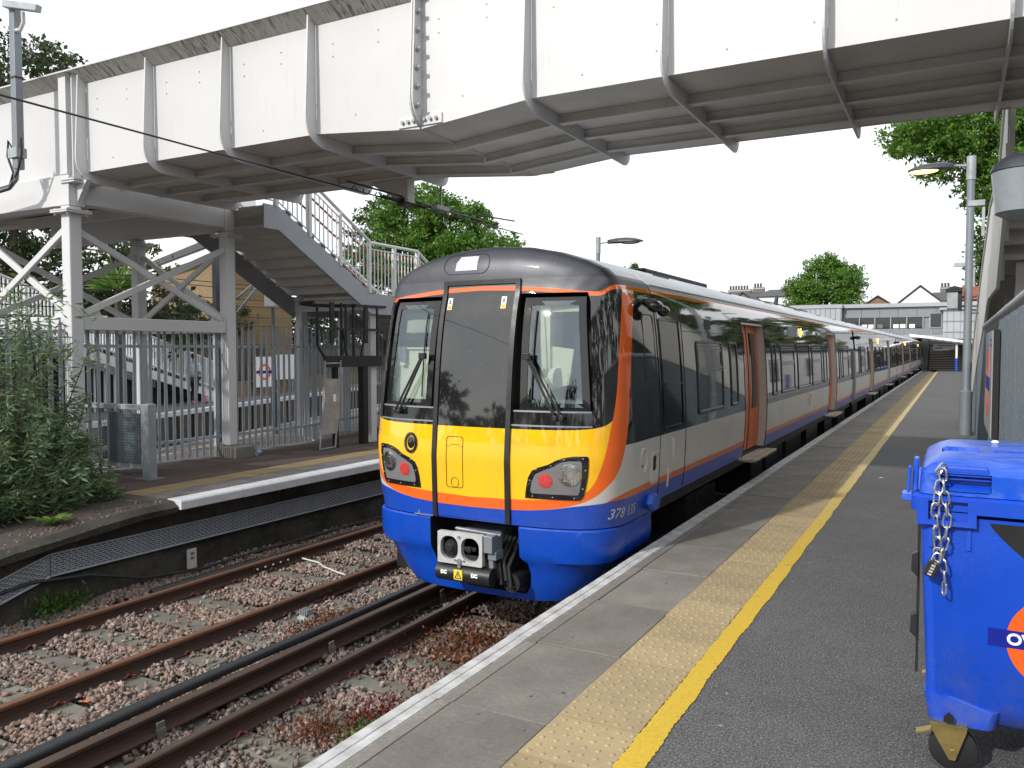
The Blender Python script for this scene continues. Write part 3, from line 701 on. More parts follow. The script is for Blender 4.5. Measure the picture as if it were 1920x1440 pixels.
# splice bolts and cover plate at the joint rib
bo = MB().cyl((0, 0, 0), (.055, 0, 0), .022, 6)
bo.cyl((.0, 0, 0), (.014, 0, 0), .034, 10)
bo = bo.build('bolt', 'galv', fb); bo.location = (-5.252, YN - .09, 5.84)
for k in range(1, 7): inst('bolt', bo, fb, (-5.252, YN - .09 - .006 * k, 5.84 - .205 * k))
for s in (-1, 1):
    o = MB().box(0, -.018, 0, s * .26, 0, .11).build('splice_plate', 'white_paint', fb); o.location = (-5.28 + s * .032, YN - .001, zb(-5.28) + .035)
    for k in range(3):
        o = MB().cyl((0, 0, 0), (0, -.03, 0), .02, 6).build('bolt', 'galv', fb); o.location = (-5.28 + s * (.075 + .075 * k), YN - .018, zb(-5.28) + .09)
o = MB().box(-.12, 0, 0, .12, .018, .10).build('splice_plate', 'white_paint', fb); o.location = (-5.1, YF, 4.40)
for i in range(len(xs) - 2):                      # small fixing heads dotted over each panel
    b = MB(); w_ = xs[i + 1] - xs[i]
    for u, v in ((.18, .82), (.18, .70), (.62, .85), (.62, .74), (.93, .6), (.93, .4), (.93, .2), (.4, .12)): b.cyl((xs[i] + w_ * u, YN - .008, BZ + 1.25 * v), (xs[i] + w_ * u, YN + .004, BZ + 1.25 * v), .008, 6)
    tag(b.build('rivets', 'grey_steel', fb), kind='stuff')
# approach span end: column cover, jacking plates
MB().box(-11.62, YN - .15, 4.50, -11.45, YN - .002, BT - .006).build('column_cover', 'white_paint', fb)
MB().box(-11.37, YN - .12, 4.45, -11.345, YN - .002, BT - .006).build('end_stiffener', 'white_paint', fb)
b = MB(); b.box(-11.55, YN - .2, 4.36, -11.22, YN + .25, 4.38); b.box(-11.55, YN - .2, 4.395, -11.22, YN + .25, 4.415); b.build('bearing_plate', 'white_paint', fb)
b = MB(); b.box(-16.5, YN - .175, 4.04, -11.39, YN + .08, 4.48); b.box(-11.61, YN + .081, 4.08, -11.39, YF - .1, 4.46); b.box(-16.5, YF - .09, 4.04, -11.39, YF + .12, 4.48)
b.build('head_beam', 'white_paint', fb, bevel=.01)
b = MB(); b.prism([(-11.385, 4.40), (-11.13, 4.40), (-11.385, 4.06)], 'y', YN - .06, YN + .02); b.build('bracket', 'white_paint', fb)
for yy in (8.3, 9.6): MB().box(-16.4, yy - .05, 4.30, -11.62, yy + .05, 4.50).build('stringer', 'stair_soffit', fb)
# far-side drop brackets that carry the overhead wire
b = MB(); b.prism([(-8.02, 4.50), (-7.28, 4.50), (-7.28, 4.16), (-7.40, 4.16)], 'y', YF - .30, YF - .12); b.build('wire_bracket', 'stair_soffit', fb)

# ---- trestle under the left end
tr_ = thing('bridge_trestle', 'white steel trestle of four columns with cross bracing under the footbridge', 'trestle', (-12.7, 8.9, 0))
cols = {'a': (1.2, -1.42), 'b': (1.2, 1.50), 'c': (-1.22, 1.50), 'd': (-1.22, -1.42)}
for k, (x, y) in cols.items():
    MB().box(x - .10, y - .10, .20 if k == 'b' else -.3, x + .10, y + .10, 4.04).build('column', 'white_paint', tr_, bevel=.02)
    b = MB(); b.box(x - .2, y - .2, 3.93, x + .2, y + .2, 3.95); b.box(x - .2, y - .2, 3.957, x + .2, y + .2, 3.977)
    for i in (-1, 1):
        for j in (-1, 1): b.cyl((x + .15 * i, y + .15 * j, 3.90), (x + .15 * i, y + .15 * j, 3.995), .018, 6)
    b.build('cap_plate', 'white_paint', tr_)
MB().box(1.2 - .18, 1.5 - .22, -.02, 1.2 + .40, 1.5 + .22, .195).build('footing', 'slab', tr_, bevel=.02)
def side(p, q, inset=.1):
    P, Q = Vector((*cols[p], 0)), Vector((*cols[q], 0)); d = (Q - P).normalized()
    a, c = P + d * .102, Q - d * .102
    MB().bar(a + Vector((0, 0, 2.32)), c + Vector((0, 0, 2.32)), .13, .20).build('beam', 'white_paint', tr_, bevel=.012)
    n = d.cross(Vector((0, 0, 1))) * .033
    MB().bar(a + n + Vector((0, 0, 2.45)), c + n + Vector((0, 0, 3.70)), .06, .10).build('brace', 'white_paint', tr_, bevel=.01)
    MB().bar(a - n + Vector((0, 0, 3.70)), c - n + Vector((0, 0, 2.45)), .06, .10).build('brace', 'white_paint', tr_, bevel=.01)
    e = a + Vector((0, 0, 2.42)); MB().prism([(0, 0), (.34, 0), (.30, .16), (0, .02)], 'y', -.012, .012).build('gusset', 'white_paint', tr_).matrix_local = Matrix.Translation(e) @ Matrix.Rotation(math.atan2(d.y, d.x), 4, 'Z')
for p, q in (('a', 'b'), ('b', 'c'), ('d', 'c'), ('a', 'd')): side(p, q)

# ---- stair from the bridge down to the island platform
st = thing('platform_stair', 'grey steel stair with barred railings descending from the footbridge to the island platform', 'stair', (-11.7, 10.4, 0))
SX = 1.1; ZT = 4.45
prof = [(0, ZT), (.35, ZT), (2.95, 3.06), (4.6, 3.06), (10.2, .05)]
def at(y):
    return float(np.interp(y, [p[0] for p in prof], [p[1] for p in prof]))
for s in (-1, 1):
    top = [(y, z + .02) for y, z in prof]; bot = [(y, z - .40) for y, z in prof]; bot[-1] = (9.6, .0); top[-1] = (10.2, .06)
    for i in range(len(prof) - 1):
        P = [top[i], top[i + 1], bot[i + 1], bot[i]]
        MB().prism(P, 'x', s * SX - .015, s * SX + .015).build('side_stringer', 'bldg_light', st)
tr0 = MB(); tr0.box(-SX + .017, 0, -.03, SX - .017, .33, 0); tr0.box(-SX + .017, .318, -.19, SX - .017, .33, -.031)
tr0 = tr0.build('tread', 'stair_soffit', st); y = .36; k = 0; tr0.location = (0, y, ZT - .02)
for k in range(1, 9): inst('tread', tr0, st, (0, y + .302 * k, ZT - .02 - .1615 * k))
MB().box(-SX + .017, 2.99, 2.98, SX - .017, 4.58, 3.04).build('landing', 'stair_soffit', st)
for k in range(18): inst('tread', tr0, st, (0, 4.6 + .302 * k, 3.0 - .1615 * k))
MB().box(-SX + .017, .0, ZT - .05, SX - .017, .35, ZT - .01).build('landing', 'stair_soffit', st)
for s in (-1, 1):
    MB().tube([(s * SX, .02, ZT + 1.06), (s * SX, .35, ZT + 1.06), (s * SX, 2.95, 4.12), (s * SX, 4.6, 4.12), (s * SX, 10.1, 1.15)], .034, 8).build('top_rail', 'rail_white', st, True)
    MB().tube([(s * SX, .02, ZT + .93), (s * SX, .35, ZT + .93), (s * SX, 2.95, 3.99), (s * SX, 4.6, 3.99), (s * SX, 10.1, 1.02)], .014, 6).build('mid_rail', 'rail_white', st, True)
    MB().tube([(s * SX, .02, ZT + .10), (s * SX, .35, ZT + .10), (s * SX, 2.95, 3.16), (s * SX, 4.6, 3.16), (s * SX, 10.1, .17)], .014, 6).build('bottom_rail', 'rail_white', st, True)
    MB().tube([(s * (SX - .07), .3, ZT + .82), (s * (SX - .07), 2.95, 3.92), (s * (SX - .07), 4.6, 3.92), (s * (SX - .07), 10.0, .95)], .02, 8).build('handrail', 'red_rail', st, True)
    MB().tube([(s * (SX - .07), .3, ZT + .52), (s * (SX - .07), 2.95, 3.62), (s * (SX - .07), 4.6, 3.62), (s * (SX - .07), 10.0, .65)], .02, 8).build('handrail', 'red_rail', st, True)
    ps = MB().box(-.035, -.035, 0, .035, .035, 1.04).build('post', 'rail_white', st); bl = MB().box(-.009, -.009, .10, .009, .009, .95).build('baluster', 'rail_white', st)
    ps.location = (s * SX, .30, at(.3)); bl.location = (s * SX, .18, at(.18)); y = .36; i = 0
    posts = [1.15, 2.0, 2.9, 3.75, 4.6, 5.6, 6.6, 7.6, 8.6, 9.6]
    for p in posts: inst('post', ps, st, (s * SX, p, at(p)))
    while y < 10:
        if all(abs(y - p) > .05 for p in posts + [.3]): inst('baluster', bl, st, (s * SX, y, at(y)))
        y += .118
for y in (3.1, 4.5):
    for s in (-1, 1): MB().box(s * .95 - .09, y - .09, -.05, s * .95 + .09, y + .09, 2.97).build('leg', 'white_paint', st)
for yy in (3.02, 4.44): MB().box(-SX + .02, yy, 2.75, SX - .02, yy + .12, 2.97).build('landing_beam', 'stair_soffit', st)
# flood lamp under the stair
o = MB().ball((0, 0, 0), (.06, .08, .06), 10, 8).build('soffit_lamp', 'galv', None); o.location = (-11.8, 12.6, 3.0); tag(o, 'small round grey lamp fixed under the stair', 'lamp')
# ============================================================ train
XC, Y0, ZC, DN, NN = -4.03, 6.55, 1.3, .8, 3.5
HWZ = [-1.6, .25, .38, .6, .95, 1.3, 1.7, 2.1, 2.42, 2.52]; HWX = [1.33, 1.34, 1.37, 1.395, 1.41, 1.405, 1.385, 1.35, 1.31, 1.285]
ROOF = [(1.285, 2.52), (1.25, 2.60), (1.14, 2.695), (.97, 2.775), (.7, 2.865), (.4, 2.925), (0, 2.955)]
hw = lambda z: float(np.interp(z, HWZ, HWX))
TH, RD = [], []
OUT = [(HWX[i], HWZ[i]) for i in range(len(HWZ))] + ROOF[1:]
for (a, b), (c, d) in zip(OUT[:-1], OUT[1:]):
    for t in np.linspace(0, 1, 12, endpoint=False):
        x = a + (c - a) * t; z = b + (d - b) * t; TH.append(math.atan2(z - ZC, x)); RD.append(math.hypot(x, z - ZC))
TH.append(math.pi / 2); RD.append(OUT[-1][1] - ZC)
rr = lambda x, z: math.hypot(x, z - ZC) / float(np.interp(math.atan2(z - ZC, abs(x)), TH, RD))
lean = lambda z: .09 * (z - .9) if z > .9 else .04 * (.9 - z)
def dome(r, x, z):                               # rounding of the nose: fuller towards the roof
    w = min(1, max(0, (z - 2.43) / .42)); w = w * w * (3 - 2 * w); k = NN + 2.0 * w; r = min(r, .99999); return (DN - .20 * w) * (1 - (1 - r ** k) ** (1 / k))
def yf(x, z):                                    # local y of the cab front (local y = 0 at the nose)
    return lean(z) + dome(rr(x, z), x, z)
FR = lambda u, v, o: (u, yf(u, v) - o, v)        # on the front; o = proud towards the viewer
def SD(u, v, o): return (hw(v) + o, u, v)        # on the right side: u = local y
YL = 1.42                                        # cab / saloon seam
LEN = 19.75
def livery(name, cab):
    g = NG(name); s3 = g.n("ShaderNodeSeparateXYZ"); g.put(s3.inputs[0], g.obj()); x, y, z = s3.outputs
    ax = g.m_('ABSOLUTE', x)
    BL, OR, WH, YE, BK, GR, SI = (.002, .055, .42), (.82, .13, .010), (.56, .545, .515), (.92, .50, .008), (.011, .011, .012), (.034, .036, .050), (.50, .52, .55)
    grime = g.noise(2.5, 5, .6)
    if cab:
        le = g.m_('MAXIMUM', g.m_('MULTIPLY', g.m_('SUBTRACT', z, .9), .09), g.m_('MULTIPLY', g.m_('SUBTRACT', .9, z), .04))
        s = g.m_('ADD', ax, g.m_('MAXIMUM', g.m_('SUBTRACT', y, le), 0))
        s_in = g.curve(z, [(.40, -.1), (.525, 0), (.535, .30), (.55, .72), (.575, 1.0), (.62, 1.24), (.70, 1.36), (.82, 1.45), (1.0, 1.53), (1.2, 1.585), (1.4, 1.645), (2.0, 1.71), (2.55, 1.79)], .4, 2.55, -.1, 2)
        s_out = g.curve(z, [(.40, 0), (.425, .25), (.44, .55), (.47, .86), (.52, 1.16), (.58, 1.36), (.66, 1.52), (.8, 1.72), (1.0, 1.84), (1.2, 1.89), (1.4, 1.91), (2.0, 1.97), (2.55, 2.07)], .4, 2.55, -.1, 2.2)
        z_b = g.curve(s, [(0, .428), (.5, .440), (.8, .462), (1.16, .505), (1.5, .53), (1.7, .545), (2.4, .55)], 0, 2.4, .3, .7)
        z_r = g.curve(s, [(0, .3), (1.2, .40), (1.57, .545), (1.75, .585), (1.95, .612), (2.4, .618)], 0, 2.4, .3, .7)
        z_o = g.curve(s, [(0, 2.520), (.6, 2.497), (1.0, 2.465), (1.36, 2.440), (1.45, 2.452), (1.58, 2.498), (1.75, 2.515), (2.4, 2.515)], 0, 2.4, 2.3, 2.6)
        z_k = g.curve(s, [(0, 1.192), (.9, 1.196), (1.30, 1.210), (1.44, 1.225), (1.53, 1.245), (1.60, 1.275), (1.66, 1.31), (2.4, 1.4)], 0, 2.4, 1.1, 2)
    else:
        s = ax; s_in = -5.; s_out = -4.; z_b = .55; z_r = .618; z_o = 2.515; z_k = 3.
    # outside of the orange sweep: white, black above 1.05
    outer = g.mix(g.step(z, 1.05), WH, BK); outer = g.mix(g.m_('SUBTRACT', 1, g.step(z, z_r)), outer, (.62, .115, .03))
    outer = g.mix(g.m_('SUBTRACT', 1, g.step(z, z_b)), outer, BL)
    if cab:
        inner = g.mix(g.step(z, z_k), YE, BK)
        c = g.mix(g.step(s, s_in), inner, OR); c = g.mix(g.step(s, s_out), c, outer)
        c = g.mix(g.m_('SUBTRACT', 1, g.step(z, z_b)), c, BL)
        wt = g.m_('MULTIPLY', g.m_('MULTIPLY', g.step(z, 2.465), g.step(s, 1.785)), g.m_('SUBTRACT', 1, g.step(s, 2.065)))
        c = g.mix(wt, c, (.75, .73, .72))
    else: c = outer
    up = g.step(z, g.m_('ADD', z_o, .020) if cab else 2.535); ln = g.step(z, g.m_('SUBTRACT', z_o, .020) if cab else 2.495)
    c = g.mix(ln, c, OR)
    if cab:
        hood = g.m_('MULTIPLY', g.step(y, .66), g.step(z, 2.63)); 
        top = g.mix(g.step(y, .47), GR, BK); top = g.mix(hood, top, SI)
        top = g.mix(g.m_('MULTIPLY', g.step(y, .50), g.m_('SUBTRACT', 1, g.step(z, 2.63))), top, BK)
    else: top = g.mix(g.step(z, 2.60), (.22, .21, .205), SI)
    c = g.mix(up, c, top)
    c = g.mix(g.mr(grime, .45, .8, 0, .22), c, (.10, .09, .08))
    vv = g.n("ShaderNodeTexVoronoi"); g.put(vv.inputs['Vector'], g.obj()); vv.inputs['Scale'].default_value = 16
    c = g.mix(g.m_('MULTIPLY', g.mr(vv.outputs['Distance'], .06, .11, .55, 0), g.step(g.noise(3, 3), .52, .06)), c, (.30, .27, .22))   # fly and dust specks
    run = g.noise(5, 5, .7, sc3=(4, 4, .25)); c = g.mix(g.mr(run, .58, .75, 0, .16), c, (.16, .15, .14))
    silver = g.m_('MULTIPLY', up, g.step(z, 2.60))
    rough = g.mix(g.step(z, 1.05), (.30, .30, .30), (.028, .028, .028)); rough = g.mix(up, rough, (.46, .46, .46))
    bw = g.n("ShaderNodeSeparateColor"); g.put(bw.inputs[0], rough)
    g.set(c, bw.outputs[0], g.m_('MULTIPLY', silver, .35), .9)
    g.put(g.b.inputs['Coat Weight'], g.m_('ADD', .15, g.m_('MULTIPLY', g.m_('MULTIPLY', g.step(z, 1.05), g.m_('SUBTRACT', 1, up)), .5))); g.b.inputs['Coat Roughness'].default_value = .05
    g.bump(g.noise(1.3, 2, .5, sc3=(1, 1, .5)), .05, .03)
    M[name] = g.m
livery('livery_cab', True); livery('livery_saloon', False)

def section(zmin):                               # right half outline from zmin upward, then mirrored: full loop (x,z)
    zs = [zmin] + [z for z in (.38, .5, .6, .75, .95, 1.15, 1.3, 1.5, 1.7, 1.9, 2.1, 2.3, 2.42, 2.52) if z > zmin + .02]
    Rt = [(hw(z), z) for z in zs] + ROOF[1:]
    return Rt + [(-x, z) for x, z in reversed(Rt[:-1])]
def bool_cut(o, cutters):
    for c in cutters:
        m = o.modifiers.new('cut', 'BOOLEAN'); m.object = c; m.operation = 'DIFFERENCE'; m.solver = 'EXACT'
    dg = bpy.context.evaluated_depsgraph_get(); dg.update()
    me = bpy.data.meshes.new_from_object(o.evaluated_get(dg)); o.modifiers.clear(); old = o.data; o.data = me; me.name = o.name
    for c in cutters: bpy.data.objects.remove(c)
    bpy.data.meshes.remove(old)
    me.polygons.foreach_set('use_smooth', [True] * len(me.polygons)); me.set_sharp_from_angle(angle=R(35)); me.update()
def cab_shell(parent):
    zc = [(x, z) for x, z in [(hw(z), z) for z in np.linspace(-1.5, 2.52, 46)] + ROOF[1:]]
    # densify the roof part
    den = zc[:46]
    for (a, b), (c, d) in zip(ROOF[:-1], ROOF[1:]):
        for t in np.linspace(0, 1, 6)[1:]: den.append((a + (c - a) * t, b + (d - b) * t))
    loop = den + [(-x, z) for x, z in reversed(den[:-1])]
    n = len(loop); rs = [0.0001] + list(np.linspace(.06, .8, 16)) + [.84, .875, .905, .93, .95, .965, .98, .99, .996, .9995]
    V, F = [], []
    for r in rs:
        for x, z in loop:
            px, pz = x * r, ZC + (z - ZC) * r
            V.append((px, lean(pz) + dome(r, px, pz), pz))
    for yb in (YL - .012,):
        V += [(x, yb, z) for x, z in loop]
    m = len(rs) + 1
    F = [(i * n + j, (i + 1) * n + j, (i + 1) * n + j + 1, i * n + j + 1) for i in range(m - 1) for j in range(n - 1)]
    F += [(i * n + n - 1, (i + 1) * n + n - 1, (i + 1) * n, i * n) for i in range(m - 1)]
    F += [tuple(range(n)), tuple((m - 1) * n + j for j in range(n - 1, -1, -1))]
    b = MB(); b.add(V, F); o = b.build('cab_shell', ['livery_cab', 'black_rubber'], parent)
    bm = bmesh.new(); bm.from_mesh(o.data); bmesh.ops.remove_doubles(bm, verts=bm.verts, dist=1e-4)
    r = bmesh.ops.bisect_plane(bm, geom=bm.verts[:] + bm.edges[:] + bm.faces[:], plane_co=(0, 0, .295), plane_no=(0, 0, -1), clear_outer=True)
    ed = [e for e in r['geom_cut'] if isinstance(e, bmesh.types.BMEdge)]; bmesh.ops.edgenet_fill(bm, edges=ed)
    bmesh.ops.recalc_face_normals(bm, faces=bm.faces); bm.to_mesh(o.data); bm.free()
    return o

C1 = thing('train_cab_coach', 'leading coach of the train with the yellow and orange cab front', 'train coach', (XC, Y0, 0), group='coaches of the train')
shell = cab_shell(C1); cut = []
WS = [(1.225, .425, 1.190), (1.30, .42, 1.185), (1.9, .405, 1.145), (2.36, .395, 1.105), (2.455, .39, 1.07)]
def ws_box(sg):
    b = MB(); P = [(u0, v) for v, u0, u1 in WS] + [(u1, v) for v, u0, u1 in reversed(WS)]
    b.prism([(sg * u, v) for u, v in P], 'y', -.5, .62, 1); return b.build('cut', ['livery_cab', 'black_rubber'])
cut = [ws_box(1), ws_box(-1)]
for c in cut: c.parent = C1
bool_cut(shell, cut)
def densify(L, k=6):
    O = []
    for i in range(len(L)):
        p, q = L[i], L[(i + 1) % len(L)]; O += [(p[0] + (q[0] - p[0]) * t / k, p[1] + (q[1] - p[1]) * t / k) for t in range(k)]
    return O
# gangway door with rubber seal
GD = .405
drw = [(z, -GD + .03, GD - .03) for z in np.linspace(.315, 2.545, 40)]
MB().patch(drw, FR, -.02, .012, 8).build('gangway_door', 'livery_cab', C1, True)
for s in (-1, 1): MB().patch([(z, s * GD - .024, s * GD + .024) for z in np.linspace(.30, 2.60, 40)], FR, -.02, .026, 2).build('door_seal', 'black_plastic', C1, True)
MB().patch([(z, -GD + .025, GD - .025) for z in np.linspace(2.555, 2.60, 4)], FR, -.02, .026, 10).build('door_seal', 'black_plastic', C1, True)
o = MB().ring(densify(rrect(-.265, .60, -.075, 1.095, .03)), densify(rrect(-.2605, .6045, -.0795, 1.0905, .028)), FR, .0, .0165).build('hatch_outline', 'black_rubber', C1)
for P in (rrect(-.21, .605, -.125, .70, .04), ):
    MB().ring(P, [(u * .94 - .01, (v - .65) * .94 + .65) for u, v in P], FR, 0, .017).build('hatch_outline', 'black_rubber', C1)
MB().patch([(1.018, -.222, -.118), (1.021, -.222, -.118)], FR, 0, .017, 3).build('hatch_outline', 'black_rubber', C1)
MB().patch([(.999, -.263, -.222), (1.002, -.263, -.222)], FR, 0, .017, 2).build('hatch_outline', 'black_rubber', C1); MB().patch([(.999, -.118, -.078), (1.002, -.118, -.078)], FR, 0, .017, 2).build('hatch_outline', 'black_rubber', C1)
def sticker(u, v, w=.052, h=.115):
    f = MB().patch([(v - h / 2, u - w / 2, u + w / 2), (v + h / 2, u - w / 2, u + w / 2)], FR, .012, .0145, 2).build('warning_sticker', 'white_sticker', C1)
    MB().patch([(v - h / 2 + .004, u - w / 2 + .003, u + w / 2 - .003), (v - h * .12, u - w / 2 + .003, u + w / 2 - .003)], FR, .0145, .0155, 1).build('yellow_panel', 'yellow_sticker', f)
    for q in range(3): MB().patch([(v - h * (.22 + .09 * q) - .002, u - w * .33, u + w * .33), (v - h * (.22 + .09 * q) + .002, u - w * .33, u + w * .33)], FR, .0155, .016, 1).build('lettering', 'black_rubber', f)
    MB().ring([(u, v + h * .42), (u - w * .36, v + h * .02), (u + w * .36, v + h * .02)], [(u, v + h * .32), (u - w * .22, v + h * .07), (u + w * .22, v + h * .07)], FR, .0145, .016).build('triangle', 'black_rubber', f)
    MB().patch([(v + h * .09, u - .003, u + .003), (v + h * .25, u - .003, u + .003)], FR, .0145, .016, 1).build('flash', 'black_rubber', f)
sticker(-.335, 2.375); sticker(.27, 2.375)
# windscreens: pane, frame, sill, interior panels, wiper
for s, sk in ((1, 'right'), (-1, 'left')):
    F2 = (lambda s: (lambda u, v, o: FR(u * s, v, o)))(s)
    rows = [(z, .475 + .02 * (2.42 - z), 1.150 - .095 * (z - 1.37) / 1.05) for z in np.linspace(1.365, 2.415, 14)]
    outer = [(r[1] - .0, r[0]) for r in rows] + [(r[2], r[0]) for r in reversed(rows)]
    cx, cz = .8, 1.89
    zi = [1.885 + (r[0] - 1.885) * .865 for r in rows]; L0 = lambda z: .475 + .02 * (2.42 - z); R0 = lambda z: 1.150 - .095 * (z - 1.37) / 1.05
    inner = [(L0(z) + .070, z) for z in zi] + [(R0(z) - .062, z) for z in reversed(zi)]
    fr_ = MB().ring(outer, inner, F2, -.075, -.028).build('windscreen_frame', 'gloss_black', C1, True)
    pr = [(z, r0 + .05, r1 - .05) for z, r0, r1 in rows]
    pr = [(min(2.38, max(1.40, z)), a, b) for z, a, b in pr]
    MB().patch(pr, F2, -.044, -.036, 6).build('pane', 'windscreen', fr_, True)
    MB().patch([(1.232, .43, 1.185), (1.30, .43, 1.18), (1.362, .455, 1.165)], F2, -.06, -.016, 6).build('sill_panel', 'gloss_black', C1, True)
    MB().patch([(1.352, .44, 1.165), (1.366, .44, 1.165)], F2, -.05, -.010, 6).build('sill_trim', 'grey_steel', C1)
    MB().patch([(1.222, .43, 1.18), (1.236, .43, 1.18)], F2, -.04, .006, 6).build('sill_trim', 'grey_steel', C1)
    wp_ = MB(); 
    A = Vector(F2(.87, 1.305, .03)); B_ = Vector(F2(.575, 1.865, .045)); A2 = Vector(F2(.93, 1.310, .03)); B2 = Vector(F2(.60, 1.85, .045))
    wp_.bar(A, B_, .020, .022, (0, 1, 0)); wp_.bar(A2, B2, .018, .02, (0, 1, 0))
    wp_.cyl(Vector(A) + Vector((0, .05, 0)), Vector(A) - Vector((0, .025, 0)), .026, 12); wp_.cyl(Vector(A2) + Vector((0, .05, 0)), Vector(A2) - Vector((0, .025, 0)), .026, 12)
    wp_.box(B_.x - .035 if s > 0 else B_.x - .035, B_.y - .03, B_.z - .03, B_.x + .04, B_.y + .012, B_.z + .03)
    wp_ = wp_.build('wiper', 'black_plastic', C1, bevel=.004)
    b = MB(); zz = np.linspace(1.46, 2.29, 12)
    P = [F2(.60 + .0 * z + (.035 if z < 1.7 else 0) * 0 + .03 * (1.9 - z) * 0 + .012, z, -.022) for z in zz]
    b.tube(P, .008, 6); b.build('wiper_blade', 'black_rubber', wp_)
    ins_ = MB()
    if s > 0:
        ins_.box(.60, .30, 1.36, .70, .58, 2.34, 0)
        ins_.prism([(.70, 1.55), (.88, 1.60), (.93, 1.93), (.70, 1.96)], 'y', .33, .36, 0)
        ins_.prism([(.70, 2.28), (1.06, 2.28), (1.06, 2.36), (.62, 2.36)], 'y', .33, .36, 0)
        ins_.box(.62, .26, 1.32, 1.14, .58, 1.46, 1)
        ins_.cyl((.73, .31, 1.66), (.79, .30, 1.66), .10, 14, 0)
    else:
        ins_.box(-1.12, .30, 1.36, -.52, .34, 1.93, 0)
        ins_.box(-1.02, .255, 1.80, -.93, .299, 1.96, 1); ins_.box(-1.0, .25, 1.765, -.94, .29, 1.795, 0)
        ins_.box(-1.10, .27, 1.932, -.55, .345, 1.95, 0)
        ins_.box(-1.0, .34, 2.03, -.5, .40, 2.30, 2); ins_.box(-.90, .325, 2.09, -.55, .345, 2.235, 3)
    ins_.build('cab_interior', ['cab_cream', 'bldg_grey', 'black_plastic', 'alu_worn'], C1)
MB().patch([(2.10, -.90, -.56), (2.225, -.90, -.56)], FR, -.062, -.055, 4).build('destination_display', 'alu_worn', C1)
# roof dome lamp window
P = rrect(-.46, 2.665, .075, 2.865, .09, 6)
MB().ring(P, [((u + .19) * .97 - .19, (v - 2.765) * .95 + 2.765) for u, v in P], FR, -.01, .004).build('lamp_outline', 'black_rubber', C1, True)
MB().patch([(2.70, -.31, -.06), (2.78, -.305, -.06), (2.84, -.27, -.06)], FR, -.01, .006, 4).build('roof_lamp', 'lens_clear', C1, True)
# headlight clusters
HLo = [(.565, .585, 1.085), (.60, .588, 1.115), (.68, .60, 1.135), (.76, .620, 1.150), (.82, .655, 1.158), (.852, .715, 1.160), (.885, .815, 1.162), (.925, .885, 1.163), (.950, .95, 1.163), (.966, 1.04, 1.15)]
HLi = [(.612, .650, 1.070), (.64, .640, 1.085), (.72, .655, 1.100), (.79, .690, 1.108), (.83, .77, 1.11), (.865, .86, 1.112), (.905, .93, 1.112), (.922, 1.0, 1.10)]
for s in (1, -1):
    F2 = (lambda s: (lambda u, v, o: FR(u * s, v, o)))(s)
    hl = MB().patch(HLo, F2, -.03, .012, 8).build('headlight', 'gloss_black', C1)
    MB().patch(HLi, F2, .012, .0135, 8).build('bezel', 'grey_bezel', hl)
    def disc(u, v, r, o0, o1, nm, mt, dome=0):
        b = MB(); n = 28; V = []
        for rr_, o in ((1, o0), (1, o1), (.7, o1 + dome * .6), (.3, o1 + dome)):
            V += [F2(u + r * rr_ * math.cos(t), v + r * rr_ * math.sin(t), o) for t in [2 * math.pi * k / n for k in range(n)]]
        F = [(q * n + k, q * n + (k + 1) % n, (q + 1) * n + (k + 1) % n, (q + 1) * n + k) for q in range(3) for k in range(n)] + [tuple(3 * n + k for k in range(n))]
        b.add(V, F); return b.build(nm, mt, hl, True)
    disc(1.005, .795, .100, .0135, .020, 'white_lens', 'lens_clear', .008); disc(.785, .735, .067, .0135, .018, 'red_lens', 'lens_red', .004)
    disc(1.005, .795, .108, .0135, .0155, 'lens_rim', 'grey_bezel')
    led = MB()
    for i in range(-3, 4):
        for j in range(-3, 4):
            u, v = .778 + i * .0155 + (.0078 if j % 2 else 0), .735 + j * .0145
            if math.hypot(u - .778, v - .735) < .05: led.ball(F2(u, v, .0215), .0055, 6, 4)
    led.build('red_diodes', 'lens_red', hl)
    fac = MB()
    for k in range(6): fac.patch([(.735 + .02 * k, .955 + .004 * k, 1.055 - .003 * k), (.744 + .02 * k, .955 + .004 * k, 1.055 - .003 * k)], F2, .024, .0275, 4)
    fac.build('lens_facets', 'zinc', hl)
    sc = MB()
    for u, v in ((.66, .585), (.85, .583), (1.04, .583), (1.115, .67), (1.14, .84), (1.12, .945), (.96, .935), (.84, .873), (.70, .835), (.635, .73)): sc.ball(F2(u, v, .013), .008, 6, 4)
    sc.build('screws', 'grey_steel', hl)
# round marker light, left only
mk = MB(); n = 24
F = lambda r, o: [FR(-.705 + r * math.cos(2 * math.pi * k / n), 1.005 + r * 1.25 * math.sin(2 * math.pi * k / n), o) for k in range(n)]
mk.ring(list(zip([p[0] for p in F(.082, 0)], [p[2] for p in F(.082, 0)])), list(zip([p[0] for p in F(.060, 0)], [p[2] for p in F(.060, 0)])), FR, -.01, .016); mk = mk.build('marker_light', 'gloss_black', C1)
b = MB(); V = F(.061, -.004) + F(.04, .002) + F(.015, .006); b.add(V, [(q * n + k, q * n + (k + 1) % n, (q + 1) * n + (k + 1) % n, (q + 1) * n + k) for q in range(2) for k in range(n)] + [tuple(2 * n + k for k in range(n))]); b.build('lens', 'dark_glass', mk, True)
